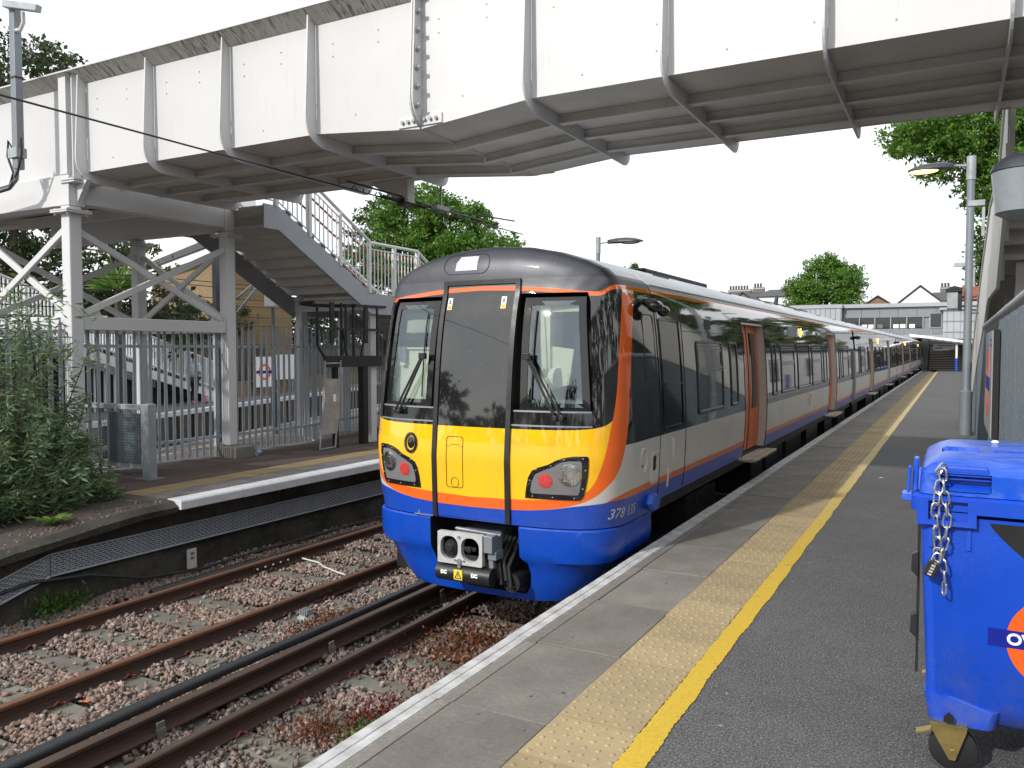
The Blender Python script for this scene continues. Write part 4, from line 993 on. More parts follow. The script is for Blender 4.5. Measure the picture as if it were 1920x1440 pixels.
# lower bodywork (valance) around the coupler
def valance():
    b = MB(); zs = [.285, .27, .20, .05, -.03, -.07, -.2, -.35, -.44]; ins_ = [.012, 0, 0, .0, .010, .045, .07, .10, .13]; n = 41
    rows = []
    for z, i in zip(zs, ins_):
        row = []; wmax = 1.33 - i * 1.6 - max(0, -z) * .35
        for k in range(n):
            t = -1 + 2 * k / (n - 1); a = t * 1.5
            x = wmax * math.sin(min(1.5, max(-1.5, a)) ) / math.sin(1.5); q = abs(x) / wmax
            y = i * .9 + .03 * (.9 - z) + .62 * (1 - (1 - min(q, .9999) ** 3.4) ** (1 / 3.4)); row.append((x, y, z))
        row = [(-wmax, 1.38, z)] + row + [(wmax, 1.38, z)]; rows.append(row)
    m = len(rows[0]); V = [p for r in rows for p in r]; F = [(i * m + k, i * m + k + 1, (i + 1) * m + k + 1, (i + 1) * m + k) for i in range(len(rows) - 1) for k in range(m - 1)]
    F += [(i * m + m - 1, i * m, (i + 1) * m, (i + 1) * m + m - 1) for i in range(len(rows) - 1)]
    F += [tuple(range(m)), tuple((len(rows) - 1) * m + k for k in range(m - 1, -1, -1))]
    b.add(V, F); return b.build('valance', ['val_blue', 'black_rubber'], C1)
va = valance()
P = [(-.475, .6), (.50, .6), (.515, .0), (.575, -.06), (.60, -.16), (.585, -.28), (.53, -.375), (-.1, -.372), (-.25, -.33), (-.40, -.24), (-.455, -.12), (-.475, .0)]
c1 = MB().prism(P, 'y', -.4, .95, 1).build('cut', ['val_blue', 'black_rubber']); c1.parent = C1
bool_cut(va, [c1])
bv = va.modifiers.new('b', 'BEVEL'); bv.width = .012; bv.segments = 2; bv.limit_method = 'ANGLE'; bv.angle_limit = R(50)
MB().box(-1.2, .45, -.40, 1.2, .95, .28).build('bulkhead', 'dark_void', C1)
# auto coupler with its electrical box
cpx, cpy = 0.0, -.19
b = MB(); outer = rrect(-.245, -.085, .245, .215, .012, 3)
fp = MB().prism(outer, 'y', cpy, cpy + .05).build('coupler_face', 'silver_plate', C1); 
for u in (-.115, .115):
    pts = rrect(u - .098, -.045, u + .098, .175, .085, 6)
    q = MB().prism(pts, 'y', cpy - .001, cpy + .18).build('cut', 'silver_plate'); q.parent = C1
    bool_cut(fp, [q])
for u, nm in ((-.115, 'coupler_cone'), (.115, 'coupler_cup')):
    b = MB(); b.prism(rrect(u - .097, -.044, u + .097, .174, .084, 6), 'y', cpy + .05, cpy + .12)
    if nm == 'coupler_cone': b.tube([(u, cpy + .06, .06), (u, cpy + .03, .06), (u, cpy - .015, .06)], [.085, .07, .035], 16)
    else: b.box(u - .08, cpy + .02, .05, u + .05, cpy + .06, .085); b.cyl((u - .02, cpy + .055, .065), (u - .02, cpy + .0, .065), .03, 12)
    b.build(nm, 'dark_steel', C1, bevel=.004)
b = MB()
for u, v, r in ((.0, -.055, .026), (.0, -.10, .018), (-.005, .175, .014), (-.045, -.045, .010), (.05, -.045, .010)): b.cyl((u, cpy - .012, v), (u, cpy + .02, v), r, 12)
b.build('coupler_pins', 'grey_steel', C1)
b = MB(); b.box(-.20, cpy + .05, .0, .22, .6, .17); b.box(.24, cpy + .02, .05, .34, cpy + .22, .21); b.bar((-.1, cpy + .1, .235), (.36, cpy + .16, .20), .05, .02); b.bar((.29, cpy + .1, .04), (.30, cpy + .1, -.12), .05, .05); b.box(.27, cpy + .06, -.02, .36, cpy + .2, .06); b.cyl((-.25, .3, .05), (.35, .3, .05), .05, 10)
b.build('coupler_body', 'grey_steel', C1, bevel=.006)
b = MB(); b.cyl((-.26, cpy + .06, -.178), (.33, cpy + .06, -.178), .085, 24); b.build('electrical_box', 'black_plastic', C1, True)
for x in (-.16, .175): text_mesh('lettering', 'DC', .045, 'white_sticker', C1, Matrix.Translation((x, cpy + .06 - .0865, -.165)) @ Matrix.Rotation(R(90), 4, 'X'), bold=.004)
q = MB().box(-.046, cpy + .06 - .0885, -.222, .046, cpy + .06 - .083, -.128).build('warning_sticker', 'yellow_sticker', C1)
MB().ring([(0, -.135), (-.04, -.212), (.04, -.212)], [(0, -.153), (-.025, -.204), (.025, -.204)], lambda u, v, o: (u, cpy + .06 - .0885 - o, v), 0, .001).build('triangle', 'black_rubber', q)
MB().box(-.004, cpy + .0585 - .0885, -.20, .004, cpy + .06 - .0885, -.165).build('flash', 'black_rubber', q)
for i, (dx, dz) in enumerate(((.33, -.1), (.38, -.06), (.43, -.12), (.29, -.05))):
    MB().tube([(dx - .02, .25, .12), (dx, -.02, dz + .02), (dx + .05, -.07, dz - .14), (dx + .1, .1, dz - .20), (dx + .08, .4, dz - .1)], .021, 8).build('hose', 'black_rubber', C1, True)
MB().cyl((.46, -.02, -.24), (.46, .3, -.24), .088, 20).build('buffer', 'dark_steel', C1, True)
MB().tube([(-.62, .10, .42), (-.62, .06, .42), (-.62, .045, .33), (-.62, .045, .30), (-.55, .05, .30)], .008, 6).build('lifting_pin', 'galv', C1)
b = MB(); b.box(-.66, .02, .293, -.44, .12, .302); b.build('pin_plate', 'grey_steel', C1)
# seam ring, side details of the cab
def side_ring(y0, y1, off, nm, mt, zmin=.30):
    P = section(zmin); Q = [(x * (1 + off / 1.4), z + (off if z > 2.5 else 0)) for x, z in P]
    b = MB(); n = len(Q); b.add([(x, y0, z) for x, z in Q] + [(x, y1, z) for x, z in Q], [(i, i + 1, n + i + 1, n + i) for i in range(n - 1)] + [tuple(range(n - 1, -1, -1)), tuple(range(n, 2 * n))])
    return b.build(nm, mt, C1, True)
side_ring(YL - .030, YL + .030, -.006, 'seam', 'black_rubber')
def sd_patch(y0, z0, y1, z1, r, o0, o1, nm, mt, par, m=3): return MB().patch(rrows(y0, z0, y1, z1, r), SD, o0, o1, m).build(nm, mt, par, True)
def sd_ring(y0, z0, y1, z1, r, w, o0, o1, nm, mt, par):
    A = rrect(y0, z0, y1, z1, r, 5); B_ = rrect(y0 + w, z0 + w, y1 - w, z1 - w, max(.004, r - w), 5)
    def dens(L):
        O = []
        for i in range(len(L)):
            p, q = L[i], L[(i + 1) % len(L)]; k = 5
            O += [(p[0] + (q[0] - p[0]) * t / k, p[1] + (q[1] - p[1]) * t / k) for t in range(k)]
        return O
    return MB().ring(dens(A), dens(B_), SD, o0, o1).build(nm, mt, par)
def cirk(y, z, ry, rz, n=30): return [(y + ry * math.cos(2 * math.pi * k / n), z + rz * math.sin(2 * math.pi * k / n)) for k in range(n)]
SDc = lambda u, v, o: (hw(v) + o - max(0, (1.0 - u)) ** 2 * .17, u, v)
MB().ring(cirk(.93, .85, .098, .125), cirk(.93, .85, .088, .115), SDc, -.02, .008).build('fuel_flap', 'cream_paint', C1)
MB().cyl((1.385, .90, .80), (1.405, .90, .80), .016, 10).build('flap_lock', 'black_rubber', C1)
o = MB().ring(rrect(1.17, .58, 1.38, .90, .015), rrect(1.19, .60, 1.36, .88, .01), SD, -.01, .008).build('handle_pocket', 'cream_jamb', C1)
MB().patch(rrows(1.19, .72, 1.29, .86, .01), SD, -.01, .006, 1).build('pocket_recess', 'black_rubber', o); MB().patch(rrows(1.20, .60, 1.35, .71, .01), SD, -.005, .010, 1).build('pocket_step', 'cream_paint', o)
MB().ring(rrect(1.03, 1.62, 1.36, 2.28, .05), rrect(1.04, 1.63, 1.35, 2.27, .045), SDc, -.02, .006).build('side_panel_outline', 'black_plastic', C1)
b = MB(); b.tube([(1.33, 1.10, 2.40), (1.40, 1.08, 2.38), (1.47, 1.06, 2.36)], [.03, .05, .05], 10); b.ball((1.45, 1.10, 2.35), (.075, .13, .06), 14, 10); b.ball((1.47, 1.30, 2.31), (.06, .10, .055), 14, 10); b.build('side_camera', 'gloss_black', C1, True)
MB().patch(rrows(1.52, 2.24, 1.60, 2.42, .005), SD, 0, .006, 1).build('door_label', 'white_sticker', C1)
b = MB().tube([(1.36, 1.18, .40), (1.42, 1.17, .41), (1.455, 1.17, .41)], [.10, .13, .115], 6).build('jumper_cover', 'blue_paint', C1)
b.data.transform(Matrix.Translation((0, 1.17, .41)) @ Matrix.Diagonal((1, 1.15, .72, 1)) @ Matrix.Translation((0, -1.17, -.41)))
def xinv(y, z):
    lo, hi = .9, hw(z) - 1e-4
    if yf(hi, z) < y: return hw(z)
    for _ in range(26):
        m = (lo + hi) / 2
        if yf(m, z) < y: lo = m
        else: hi = m
    return lo
un = text_mesh('unit_number', '378 135', .135, 'silver_plate', C1, Matrix.Identity(4), shear=.18, spacing=1.05)
for v in un.data.vertices:
    yy, zz = .54 + v.co.x * .98, .415 + v.co.y; v.co = (xinv(yy, zz) + .004 + v.co.z, yy, zz)
# ---- saloon body: shell with door openings, windows, doors, roof, underframe (shared by all coaches)
DOORS1 = [(5.25, 6.80), (14.15, 15.62)]
DOORSM = [(4.80, 6.30), (13.40, 14.90)]
def saloon(parent, y0, y1, doors, name):
    P = section(.38); n = len(P); b = MB()
    b.add([(x, y0, z) for x, z in P] + [(x, y1, z) for x, z in P], [(i, n + i, n + (i + 1) % n, (i + 1) % n) for i in range(n)] + [tuple(range(n)), tuple(range(2 * n - 1, n - 1, -1))])
    o = b.build(name, ['livery_saloon', 'cream_jamb'], parent)
    cs = []
    for a, c in doors:
        q = MB().prism([(a, .36), (c, .36), (c, 2.28), (c - .04, 2.33), (a + .04, 2.33), (a, 2.28)], 'x', 1.20, 1.8, 1).build('cut', ['livery_saloon', 'cream_jamb']); q.parent = parent; cs.append(q)
    bool_cut(o, cs); return o
def doorset(parent, a, c, z0=.37, z1=2.30):
    SI = lambda u, v, o: (hw(v) - .12 + o, u, v)
    mid = (a + c) / 2
    for p, q in ((a + .03, mid - .006), (mid + .006, c - .03)):
        lf = MB().patch([(z, p, q) for z in np.linspace(z0 + .02, z1 - .01, 12)], SI, -.03, 0, 1).build('door_leaf', 'orange_door', parent, True)
        MB().patch([(z, p + .15, q - .15) for z in np.linspace(1.02, z1 - .12, 8)], SI, 0, .004, 1).build('door_glass', 'dark_glass', lf, True)
        MB().patch([(z, p, p + .012) for z in np.linspace(z0 + .02, z1 - .01, 10)], SI, 0, .008, 1).build('rubber_edge', 'black_rubber', lf, True)
    MB().patch([(z1 - .005, a + .02, c - .02), (z1 + .022, a + .02, c - .02)], SI, 0, .11, 2).build('door_lintel', 'cream_jamb', parent)
    sp_ = MB(); sp_.box(1.24, a + .05, .30, 1.545, c + .12, .335); sp_ = sp_.build('door_step', 'alu_worn', parent, bevel=.004)
    MB().box(1.44, a + .07, .3352, 1.525, c + .10, .338).build('step_edge', 'tactile', sp_)
    for e in (a, c): MB().patch([(z, e - .012, e + .012) for z in np.linspace(.36, 2.34, 12)], SD, -.004, .004, 1).build('door_seal', 'black_rubber', parent)
def window(parent, y0, y1, z0=1.16, z1=2.03, hopper=False, r=.06):
    w = sd_ring(y0, z0, y1, z1, r, .030, -.004, .014, 'window', 'window_frame', parent)
    sd_patch(y0 + .026, z0 + .026, y1 - .026, z1 - .026, r * .6, -.003, .002, 'pane', 'dark_glass', w)
    if hopper:
        for zz in (1.70, 1.665): MB().patch([(zz - .010, y0 + .03, y1 - .03), (zz + .010, y0 + .03, y1 - .03)], SD, 0, .014, 1).build('transom', 'grey_steel', w)
        for zz in (1.93, 1.97): MB().patch([(zz - .008, y0 + .03, y1 - .03), (zz + .008, y0 + .03, y1 - .03)], SD, 0, .012, 1).build('vent_bar', 'grey_steel', w)
        sd_ring(y0 + .06, 1.715, y1 - .06, 1.92, .02, .018, .002, .010, 'hopper_frame', 'gloss_black', w)
    MB().patch([(z0 + .030, y0 + .05, y1 - .05), (z0 + .048, y0 + .05, y1 - .05)], SD, .002, .009, 1).build('sill_bar', 'zinc', w)
    return w
def under(parent, y0, y1, bog):
    b = MB(); y = y0 + .4
    while y < y1 - 1.2:
        L = random.uniform(.7, 1.9)
        if all(abs(y + L / 2 - g) > 1.6 + L / 2 for g in bog): b.box(-1.22, y, -.62 + random.uniform(0, .2), 1.22 - random.uniform(0, .12), y + L, .24)
        y += L + random.uniform(.1, .3)
    b.box(-1.25, y0 + .1, .22, 1.28, y1 - .1, .375)
    b.build('underframe', 'dark_steel', parent)
    for g in bog:
        b = MB(); b.box(-1.0, g - 1.6, -.62, 1.0, g + 1.6, -.30); b.box(-1.13, g - .7, -.35, 1.13, g + .7, .1)
        for d in (-1.3, 1.3):
            for s in (-1, 1): b.cyl((s * .69, g + d, -.48), (s * .80, g + d, -.48), .42, 20); b.cyl((s * .95, g + d, -.48), (s * 1.12, g + d, -.48), .14, 12)
        b.build('bogie', 'dark_steel', parent)
def roof_bits(parent, y0, y1):
    b = MB()
    for k in range(6): y = y0 + 1.2 + (y1 - y0 - 2.4) * k / 5; b.bar((.90, y, 2.805), (.94, y + .5, 2.793), .012, .012)
    b.bar((.18, y0 + .3, 2.925), (.18, y1 - .3, 2.925), .02, .02); b.bar((1.255, y0 + .05, 2.585), (1.255, y1 - .05, 2.585), .012, .02)
    return b.build('roof_fittings', 'grey_steel', parent)
saloon(C1, YL + .028, LEN, DOORS1, 'coach_body')
for a, c in DOORS1: doorset(C1, a, c)
# driver's door
sd_ring(1.52, 1.09, 2.22, 2.26, .03, .03, -.004, .014, 'cab_door_window', 'gloss_black', C1)
dw = sd_patch(1.56, 1.12, 2.18, 2.23, .02, -.003, .003, 'cab_door_glass', 'dark_glass', C1)
MB().patch([(1.55, 1.57, 2.17), (1.575, 1.57, 2.17)], SD, 0, .014, 1).build('transom', 'gloss_black', dw)
MB().patch([(z, 2.305, 2.325) for z in np.linspace(.40, 2.48, 14)], SD, -.004, .0035, 1).build('panel_gap', 'black_rubber', C1)
for y, z0, z1 in ((1.86, .78, .98), (1.72, .48, .68)): MB().patch([(z0, y - .012, y + .012), (z1, y - .012, y + .012)], SD, 0, .014, 1).build('grab_handle', 'cream_jamb', C1)
MB().patch([(2.128, 2.33, 5.2), (2.134, 2.33, 5.2)], SD, 0, .0025, 6).build('panel_gap', 'black_rubber', C1); MB().patch([(2.128, 6.85, 14.1), (2.134, 6.85, 14.1)], SD, 0, .0025, 12).build('panel_gap', 'black_rubber', C1)
for y0, y1, h in ((2.83, 4.02, True), (4.43, 4.83, False), (7.27, 7.62, False), (8.05, 9.40, True), (9.75, 11.22, False), (11.55, 12.95, True), (13.25, 13.78, False), (16.1, 16.5, False), (16.9, 18.2, True)):
    window(C1, y0, y1, hopper=h)
for y in (3.30, 8.30, 12.35): MB().patch([(2.18, y, y + .27), (2.30, y, y + .27)], SD, -.002, .004, 1).build('vent_hole', 'black_rubber', C1)
MB().patch([(2.165, 8.95, 9.95), (2.36, 8.95, 9.95)], SD, 0, .006, 1).build('side_display', 'pole_grey', C1)
il = MB(); 
for k in range(3): il.ball((hw(2.26) + .012, 10.32 + .10 * (k % 2), 2.20 + .06 * k), (.012, .06, .028), 8, 6)
il.build('door_indicator', 'indicator_orange', C1)
MB().ring([(11.2, .76), (11.42, .93), (11.2, 1.02), (10.98, .93)], [(11.2, .80), (11.36, .92), (11.2, .985), (11.04, .92)], SD, -.001, .003).build('route_emblem', 'orange_door', C1)
roof_bits(C1, YL, LEN); under(C1, YL, LEN, (4.0, 16.2))
b = MB(); b.box(-.75, 4.9, 2.85, .02, 8.3, 3.13); b.build('roof_unit', 'dark_steel', C1, bevel=.03)
b = MB(); b.ball((-.2, 3.6, 2.95), (.10, .12, .08)); b.ball((-.05, 4.3, 2.95), (.08, .1, .07)); b.build('roof_aerial', 'grey_steel', C1, True)
b = MB(); b.tube([(.42, 3.0, 2.925), (.46, 5.0, 2.93)], .018, 6); b.build('roof_cable', 'cable_black', C1); b = MB(); b.tube([(.55, 9.6, 2.90), (.5, 12, 2.95), (.45, 13.5, 2.96), (.6, 16, 2.92)], .014, 6); b.build('roof_cable', 'cable_black', C1); b = MB(); b.prism([(12.3, 2.9), (12.7, 2.9), (12.75, 3.16), (12.62, 3.16)], 'x', .42, .46)
b.build('roof_fin', 'cable_black', C1)
# gangway bellows behind each coach
def bellows(parent, y0):
    b = MB()
    for k in range(6):
        i = .10 if k % 2 else .16; P = [(x * (1 - i * .6), z - (i * .5 if z > 2.5 else 0)) for x, z in section(.42)]; n = len(P); a = y0 + .07 * k
        b.add([(x, a, z) for x, z in P] + [(x * .97, a + .068, z - .01) for x, z in P], [(q, n + q, n + (q + 1) % n, (q + 1) % n) for q in range(n)] + [tuple(range(n)), tuple(range(2 * n - 1, n - 1, -1))])
    b.build('gangway_bellows', 'black_rubber', parent)
bellows(C1, LEN + .01)
MB().patch([(z, 19.3, 19.70) for z in np.linspace(.45, 1.9, 8)], SD, .0, .05, 1).build('end_fairing', 'bldg_grey', C1)
# ---- intermediate coaches
C2 = thing('train_coach', 'second coach of the train, the one coupled behind the cab coach', 'train coach', (XC, Y0 + 20.18, 0), group='coaches of the train')
saloon(C2, 0, LEN, DOORSM, 'coach_body')
for a, c in DOORSM: doorset(C2, a, c)
for y0, y1, h in ((.9, 1.3, False), (1.6, 2.9, True), (3.9, 4.3, False), (6.75, 7.15, False), (7.5, 8.85, True), (9.2, 10.6, False), (10.95, 12.3, True), (12.6, 13.0, False), (15.4, 15.8, False), (16.7, 18.0, True), (18.3, 18.7, False)): window(C2, y0, y1, hopper=h)
il = MB(); 
for k in range(3): il.ball((hw(2.26) + .012, 8.6 + .10 * (k % 2), 2.20 + .06 * k), (.02, .09, .04), 8, 6)
il.build('door_indicator', 'indicator_orange', C2)
b = MB(); b.ball((1.40, .35, 2.30), (.09, .2, .07), 12, 8); b.build('side_camera', 'gloss_black', C2, True)
roof_bits(C2, 0, LEN); under(C2, 0, LEN, (2.6, 17.0)); bellows(C2, LEN + .01)
dup(C2, None, (XC, Y0 + 40.36, 0), label='third coach of the train, beyond the second coach')
dup(C2, None, (XC, Y0 + 60.54, 0), label='farthest coach of the train, under the station building end')
# ============================================================ palisade fence on the island platform
fe = thing('palisade_fence', 'grey steel palisade fence with pointed pales along the island platform', 'fence', (-11.62, 7.0, 0))
pb = MB()
for sgn in (-1, 1): pb.add([(0, 0, .06), (0, sgn * .034, .06), (.012, sgn * .034, .06), (0, 0, 2.34), (0, sgn * .034, 2.34), (.012, sgn * .034, 2.34)], [])
pb = MB(); prof = [(-.034, .010), (-.018, .010), (-.010, -.006), (.010, -.006), (.018, .010), (.034, .010)]
V = []
for z, k in ((.05, .96), (2.20, .96), (2.29, .76), (2.41, .12)):
    V += [(.008 * 0 + x, y * k, z) for y, x in prof] + [(x - .004, y * k, z) for y, x in reversed(prof)]
n = 12; pb.add(V, [(q * n + i, q * n + (i + 1) % n, (q + 1) * n + (i + 1) % n, (q + 1) * n + i) for q in range(3) for i in range(n)] + [tuple(range(n - 1, -1, -1)), tuple(3 * n + i for i in range(n))])
pale = pb.build('pale', 'fence_galv', fe)
line = [(0, -.6), (0, 5.4), (-.95, 9.6), (-2.2, 13.5)]
def along(L):
    for p, q in zip(line[:-1], line[1:]):
        d = math.hypot(q[0] - p[0], q[1] - p[1])
        if L <= d: return p[0] + (q[0] - p[0]) * L / d, p[1] + (q[1] - p[1]) * L / d, math.atan2(q[1] - p[1], q[0] - p[0]) - math.pi / 2
        L -= d
    return None
L = .02; first = True
while along(L):
    x, y, a = along(L); rot = (random.uniform(-.008, .008), random.uniform(-.006, .006), a)
    if first: pale.location = (x, y, 0); first = False
    else: inst('pale', pale, fe, (x + .035 * 0, y, random.uniform(-.012, .012)), rot)
    L += .152
for z in (.36, 1.98):
    for p, q in zip(line[:-1], line[1:]): MB().bar((p[0] - .035, p[1], z), (q[0] - .035, q[1], z), .04, .05).build('rail', 'fence_galv', fe)
for L in (1.2, 3.9, 6.6, 9.3, 12):
    x, y, a = along(L); MB().box(x - .12, y - .04, -.02, x - .06, y + .04, 2.2).build('post', 'fence_galv', fe)
bt = MB().tube([(0, -.10, .045), (0, .02, .05), (0, .10, .045), (0, .14, .04)], [.045, .048, .04, .018], 12).build('plastic_bottle', 'bottle', None, True); bt.location = (-11.15, 10.75, -.005); bt.rotation_euler = (0, 0, .5)
tag(bt, 'crushed plastic wrapper lying at the foot of the fence by the column footing', 'litter')

# ---- barrier at the platform end
ba = thing('platform_barrier', 'grey framed mesh barrier with a dark teal board at the platform end', 'barrier', (-10.50, 7.97, 0))
MB().box(-.075, -.075, -.02, .075, .075, 1.12).build('post', 'galv', ba, bevel=.012); b = MB(); b.box(-.2, -.16, -.02, .2, .16, .012); b.build('base_plate', 'slab_grey', ba)
MB().box(-1.72, -.05, -.3, -1.60, .05, 1.10).build('post', 'galv', ba, bevel=.01)
MB().box(-1.85, -.055, 1.02, -.077, .055, 1.10).build('top_rail', 'galv', ba, bevel=.01); MB().box(-1.595, -.03, .14, -.077, .03, .19).build('bottom_rail', 'galv', ba)
MB().box(-.90, -.012, .20, -.20, .012, .97).build('board', 'teal_board', ba)
b = MB()
for k in range(32): b.box(-1.59 + .048 * k, -.036, .19, -1.586 + .048 * k, -.032, 1.02)
for k in range(20): b.box(-1.595, -.040, .20 + .042 * k, -.077, -.036, .204 + .042 * k)
b.build('mesh_panel', 'grey_steel', ba)

# ---- buddleia bush and weeds
def bush():
    t = thing('buddleia_bush', 'tall wild bush with long narrow drooping leaves overgrowing the platform end', 'bush', (-10.4, 6.0, -.15))
    st = MB(); P, D, T = [], [], []
    for k in range(540):
        a = random.uniform(0, 2 * math.pi); ro = random.random() ** .5
        p = Vector((random.uniform(-1.3, .8), random.uniform(-.95, .75), 0)); 
        hgt = random.uniform(.5, 1.25) if k % 3 else random.uniform(1.2, 2.85)
        if p.x > .42: hgt *= .40
        elif p.x > .1: hgt *= .58
        elif p.x > -.2: hgt *= .82
        lx, ly = random.gauss(.25, .35) * hgt * .55, random.gauss(-.15, .3) * hgt * .5
        e = p + Vector((lx, ly, hgt)); mid = p.lerp(e, .55) + Vector((-lx * .12, -ly * .12, hgt * .08)); tip = e + Vector((lx * .3, ly * .3, -.12 * hgt))
        pts = [p, mid, e, tip]
        if k % 2 == 0: st.tube(pts, [.012, .009, .005, .002], 4)
        cl = random.random()
        for s in range(30):
            u = .22 + .78 * s / 29
            q = pts[0].lerp(pts[1], u / .5) if u < .5 else pts[1].lerp(pts[2], (u - .5) / .35) if u < .85 else pts[2].lerp(pts[3], (u - .85) / .15)
            for w in range(2):
                P.append((q.x + random.gauss(0, .02), q.y + random.gauss(0, .015), q.z + random.gauss(0, .02)))
                an = random.uniform(0, 6.28); D.append((math.cos(an) * .9, math.sin(an) * .9, random.uniform(-.55, .35))); T.append(min(1, max(0, cl * .6 + .4 * random.random())))
    st.build('stems', 'bark', t)
    leaves('foliage', 'leaf_bush', np.array(P), .115, 5.6, np.array(D), t, .3, np.array(T))
bush()
def rosette(name, label, loc, n, L, mt, up=.55, cat='plant', asp=3.0):
    t = thing(name, label, cat, loc); V, F = [], []
    for k in range(n):
        a = 2 * math.pi * k / n + random.uniform(-.2, .2); l = L * random.uniform(.75, 1.1); w = l / asp / 2; u = up * random.uniform(.6, 1.3)
        d = Vector((math.cos(a), math.sin(a), 0)); s = Vector((-d.y, d.x, 0)); b = MB()
        ring = []
        for i, (f, ww) in enumerate(((0, .15), (.3, .75), (.6, 1), (.85, .6), (1, .08))):
            c = d * l * f + Vector((0, 0, l * (u * f - .55 * f * f * u * 1.1) + .01)); ring += [c - s * w * ww + Vector((0, 0, .012)), c, c + s * w * ww + Vector((0, 0, .012))]
        b.add(ring, [(i * 3 + j, i * 3 + j + 1, i * 3 + j + 4, i * 3 + j + 3) for i in range(4) for j in range(2)])
        o = b.build('leaf', mt, t, True, recalc=False); at_ = o.data.color_attributes.new('tint', 'FLOAT_COLOR', 'POINT')
        c = [random.random(), .3, 0, 1]; at_.data.foreach_set('color', c * len(o.data.vertices))
    return t
rosette('foxglove_plant', 'bright lime green leafy rosette growing on the ramp edge', (-9.16, 5.62, -.13), 13, .24, 'leaf_lime', 1.0)
def tuft(name, label, loc, n, spread, h, mt, size, asp=3, cat='weed', group=None, stalks=0):
    t = thing(name, label, cat, loc, 0, group)
    P = np.column_stack([RNG.normal(0, spread[0], n), RNG.normal(0, spread[1], n), np.abs(RNG.normal(0, h, n))]); 
    leaves('foliage', mt, P, size, asp, np.tile(np.array([[0, 0, .5]]), (n, 1)), t)
    if stalks:
        b = MB()
        for k in range(stalks):
            x, y = random.gauss(0, spread[0] * .7), random.gauss(0, spread[1] * .7); b.tube([(x, y, -.02), (x + random.gauss(0, .03), y + random.gauss(0, .03), h * 2.2), (x + random.gauss(0, .06), y + random.gauss(0, .06), h * random.uniform(3.2, 4.6))], [.004, .003, .002], 4)
        b.build('stalks', 'rust', t)
    return t
tuft('green_weed', 'green weed sprouting at the foot of the platform wall', (-8.88, 5.50, -1.05), 420, (.10, .20), .10, 'leaf_grass', .075, 3.4)
tuft('red_weed', 'dark red weed patch with thin stalks at the platform edge, near the camera', (-4.02, 5.12, -1.05), 420, (.12, .22), .05, 'leaf_crimson', .032, 1.6, stalks=3)
tuft('red_weed', 'rusty red weed patch on the stones in front of the train', (-4.20, 6.75, -1.05), 1500, (.24, .38), .055, 'leaf_red', .034, 1.7)
tuft('dry_weed', 'dry brown weed with tall thin stalks beside the near rail', (-4.25, 4.70, -1.05), 420, (.12, .16), .07, 'leaf_red', .034, 2, stalks=16)
tuft('green_weed', 'small green weed low among the stones beside the dark red weed', (-3.98, 4.85, -1.05), 160, (.07, .10), .045, 'leaf_grass', .038, 2)
tuft('dry_weed', 'clump of rusty dry weed beside the black cables', (-5.86, 6.50, -1.02), 700, (.10, .34), .05, 'leaf_red', .034, 2)
lf = MB().add([(0, 0, 0), (.06, .02, .012), (.11, .0, .02), (.09, -.05, .01), (.03, -.06, .015)], [(0, 1, 2, 3, 4)]).build('fallen_leaf', 'orange_paint', None); lf.location = (-6.40, 4.19, -1.03); tag(lf, 'orange wrapper scrap lying on the grey stones', 'litter')

# ---- signal cage with ladder and guard plate
sg = thing('signal_ladder_cage', 'black steel hooped cage platform with a ladder closed off by a grey guard plate', 'signal platform', (-10.55, 11.9, 0))
MB().tube([(0, -.18, .02), (-.0, .0, 1.72)], .015, 8).build('ladder_stile', 'galv', sg); MB().tube([(0, .26, .02), (0, .44, 1.72)], .015, 8).build('ladder_stile', 'galv', sg)
for k in range(2): z = (.03, 1.66)[k]; MB().tube([(0, -.18 + .106 * z, z), (0, .26 + .106 * z, z)], .013, 8).build('ladder_rung', 'galv', sg)
b = MB(); b.add([(.03, -.18 + .106 * .30, .30), (.03, .26 + .106 * .30, .30), (.03, .26 + .106 * 1.36, 1.36), (.03, -.18 + .106 * 1.36, 1.36), (.012, -.18 + .106 * .30, .30), (.012, .26 + .106 * .30, .30), (.012, .26 + .106 * 1.36, 1.36), (.012, -.18 + .106 * 1.36, 1.36)], [(0, 1, 2, 3), (7, 6, 5, 4), (0, 4, 5, 1), (1, 5, 6, 2), (2, 6, 7, 3), (3, 7, 4, 0)])
gp = b.build('guard_plate', 'alu_worn', sg); MB().box(.031, .17, .92, .034, .25, 1.06).build('notice', 'white_sticker', gp)
hp = MB()
def hoop(x, z, w, d): return [(x, w / 2 * math.cos(t) * 1.0 + .3, z) if 0 else (x + d * math.sin(t), .28 + w / 2 * math.cos(t), z) for t in np.linspace(math.pi, 0, 13)]
for s, yy in ((-1, -.20), (1, .62)):
    pts = [(0, .0 if s < 0 else .44, 1.72), (-.02, yy + (.18 if s < 0 else -.12), 1.80), (-.02, yy, 2.0), (-.02, yy, 2.78)]
    MB().tube(pts, .028, 8).build('hoop_bar', 'dark_steel', sg, True)
MB().tube([(-.02 - .55 * math.sin(t), .21 - .62 * math.cos(t), 2.80) for t in np.linspace(-.2, math.pi + .2, 20)], .035, 8).build('hoop', 'dark_steel', sg, True)
MB().box(-.04, .05, 1.58, 0.0, 1.75, 1.80).build('board', 'dark_steel', sg); MB().bar((-.02, -.2, 2.33), (-.02, 1.7, 2.33), .03, .05).build('guard_rail', 'dark_steel', sg)
MB().bar((-.02, .6, 2.80), (-.02, 1.9, 2.82), .03, .05).build('guard_rail', 'dark_steel', sg)
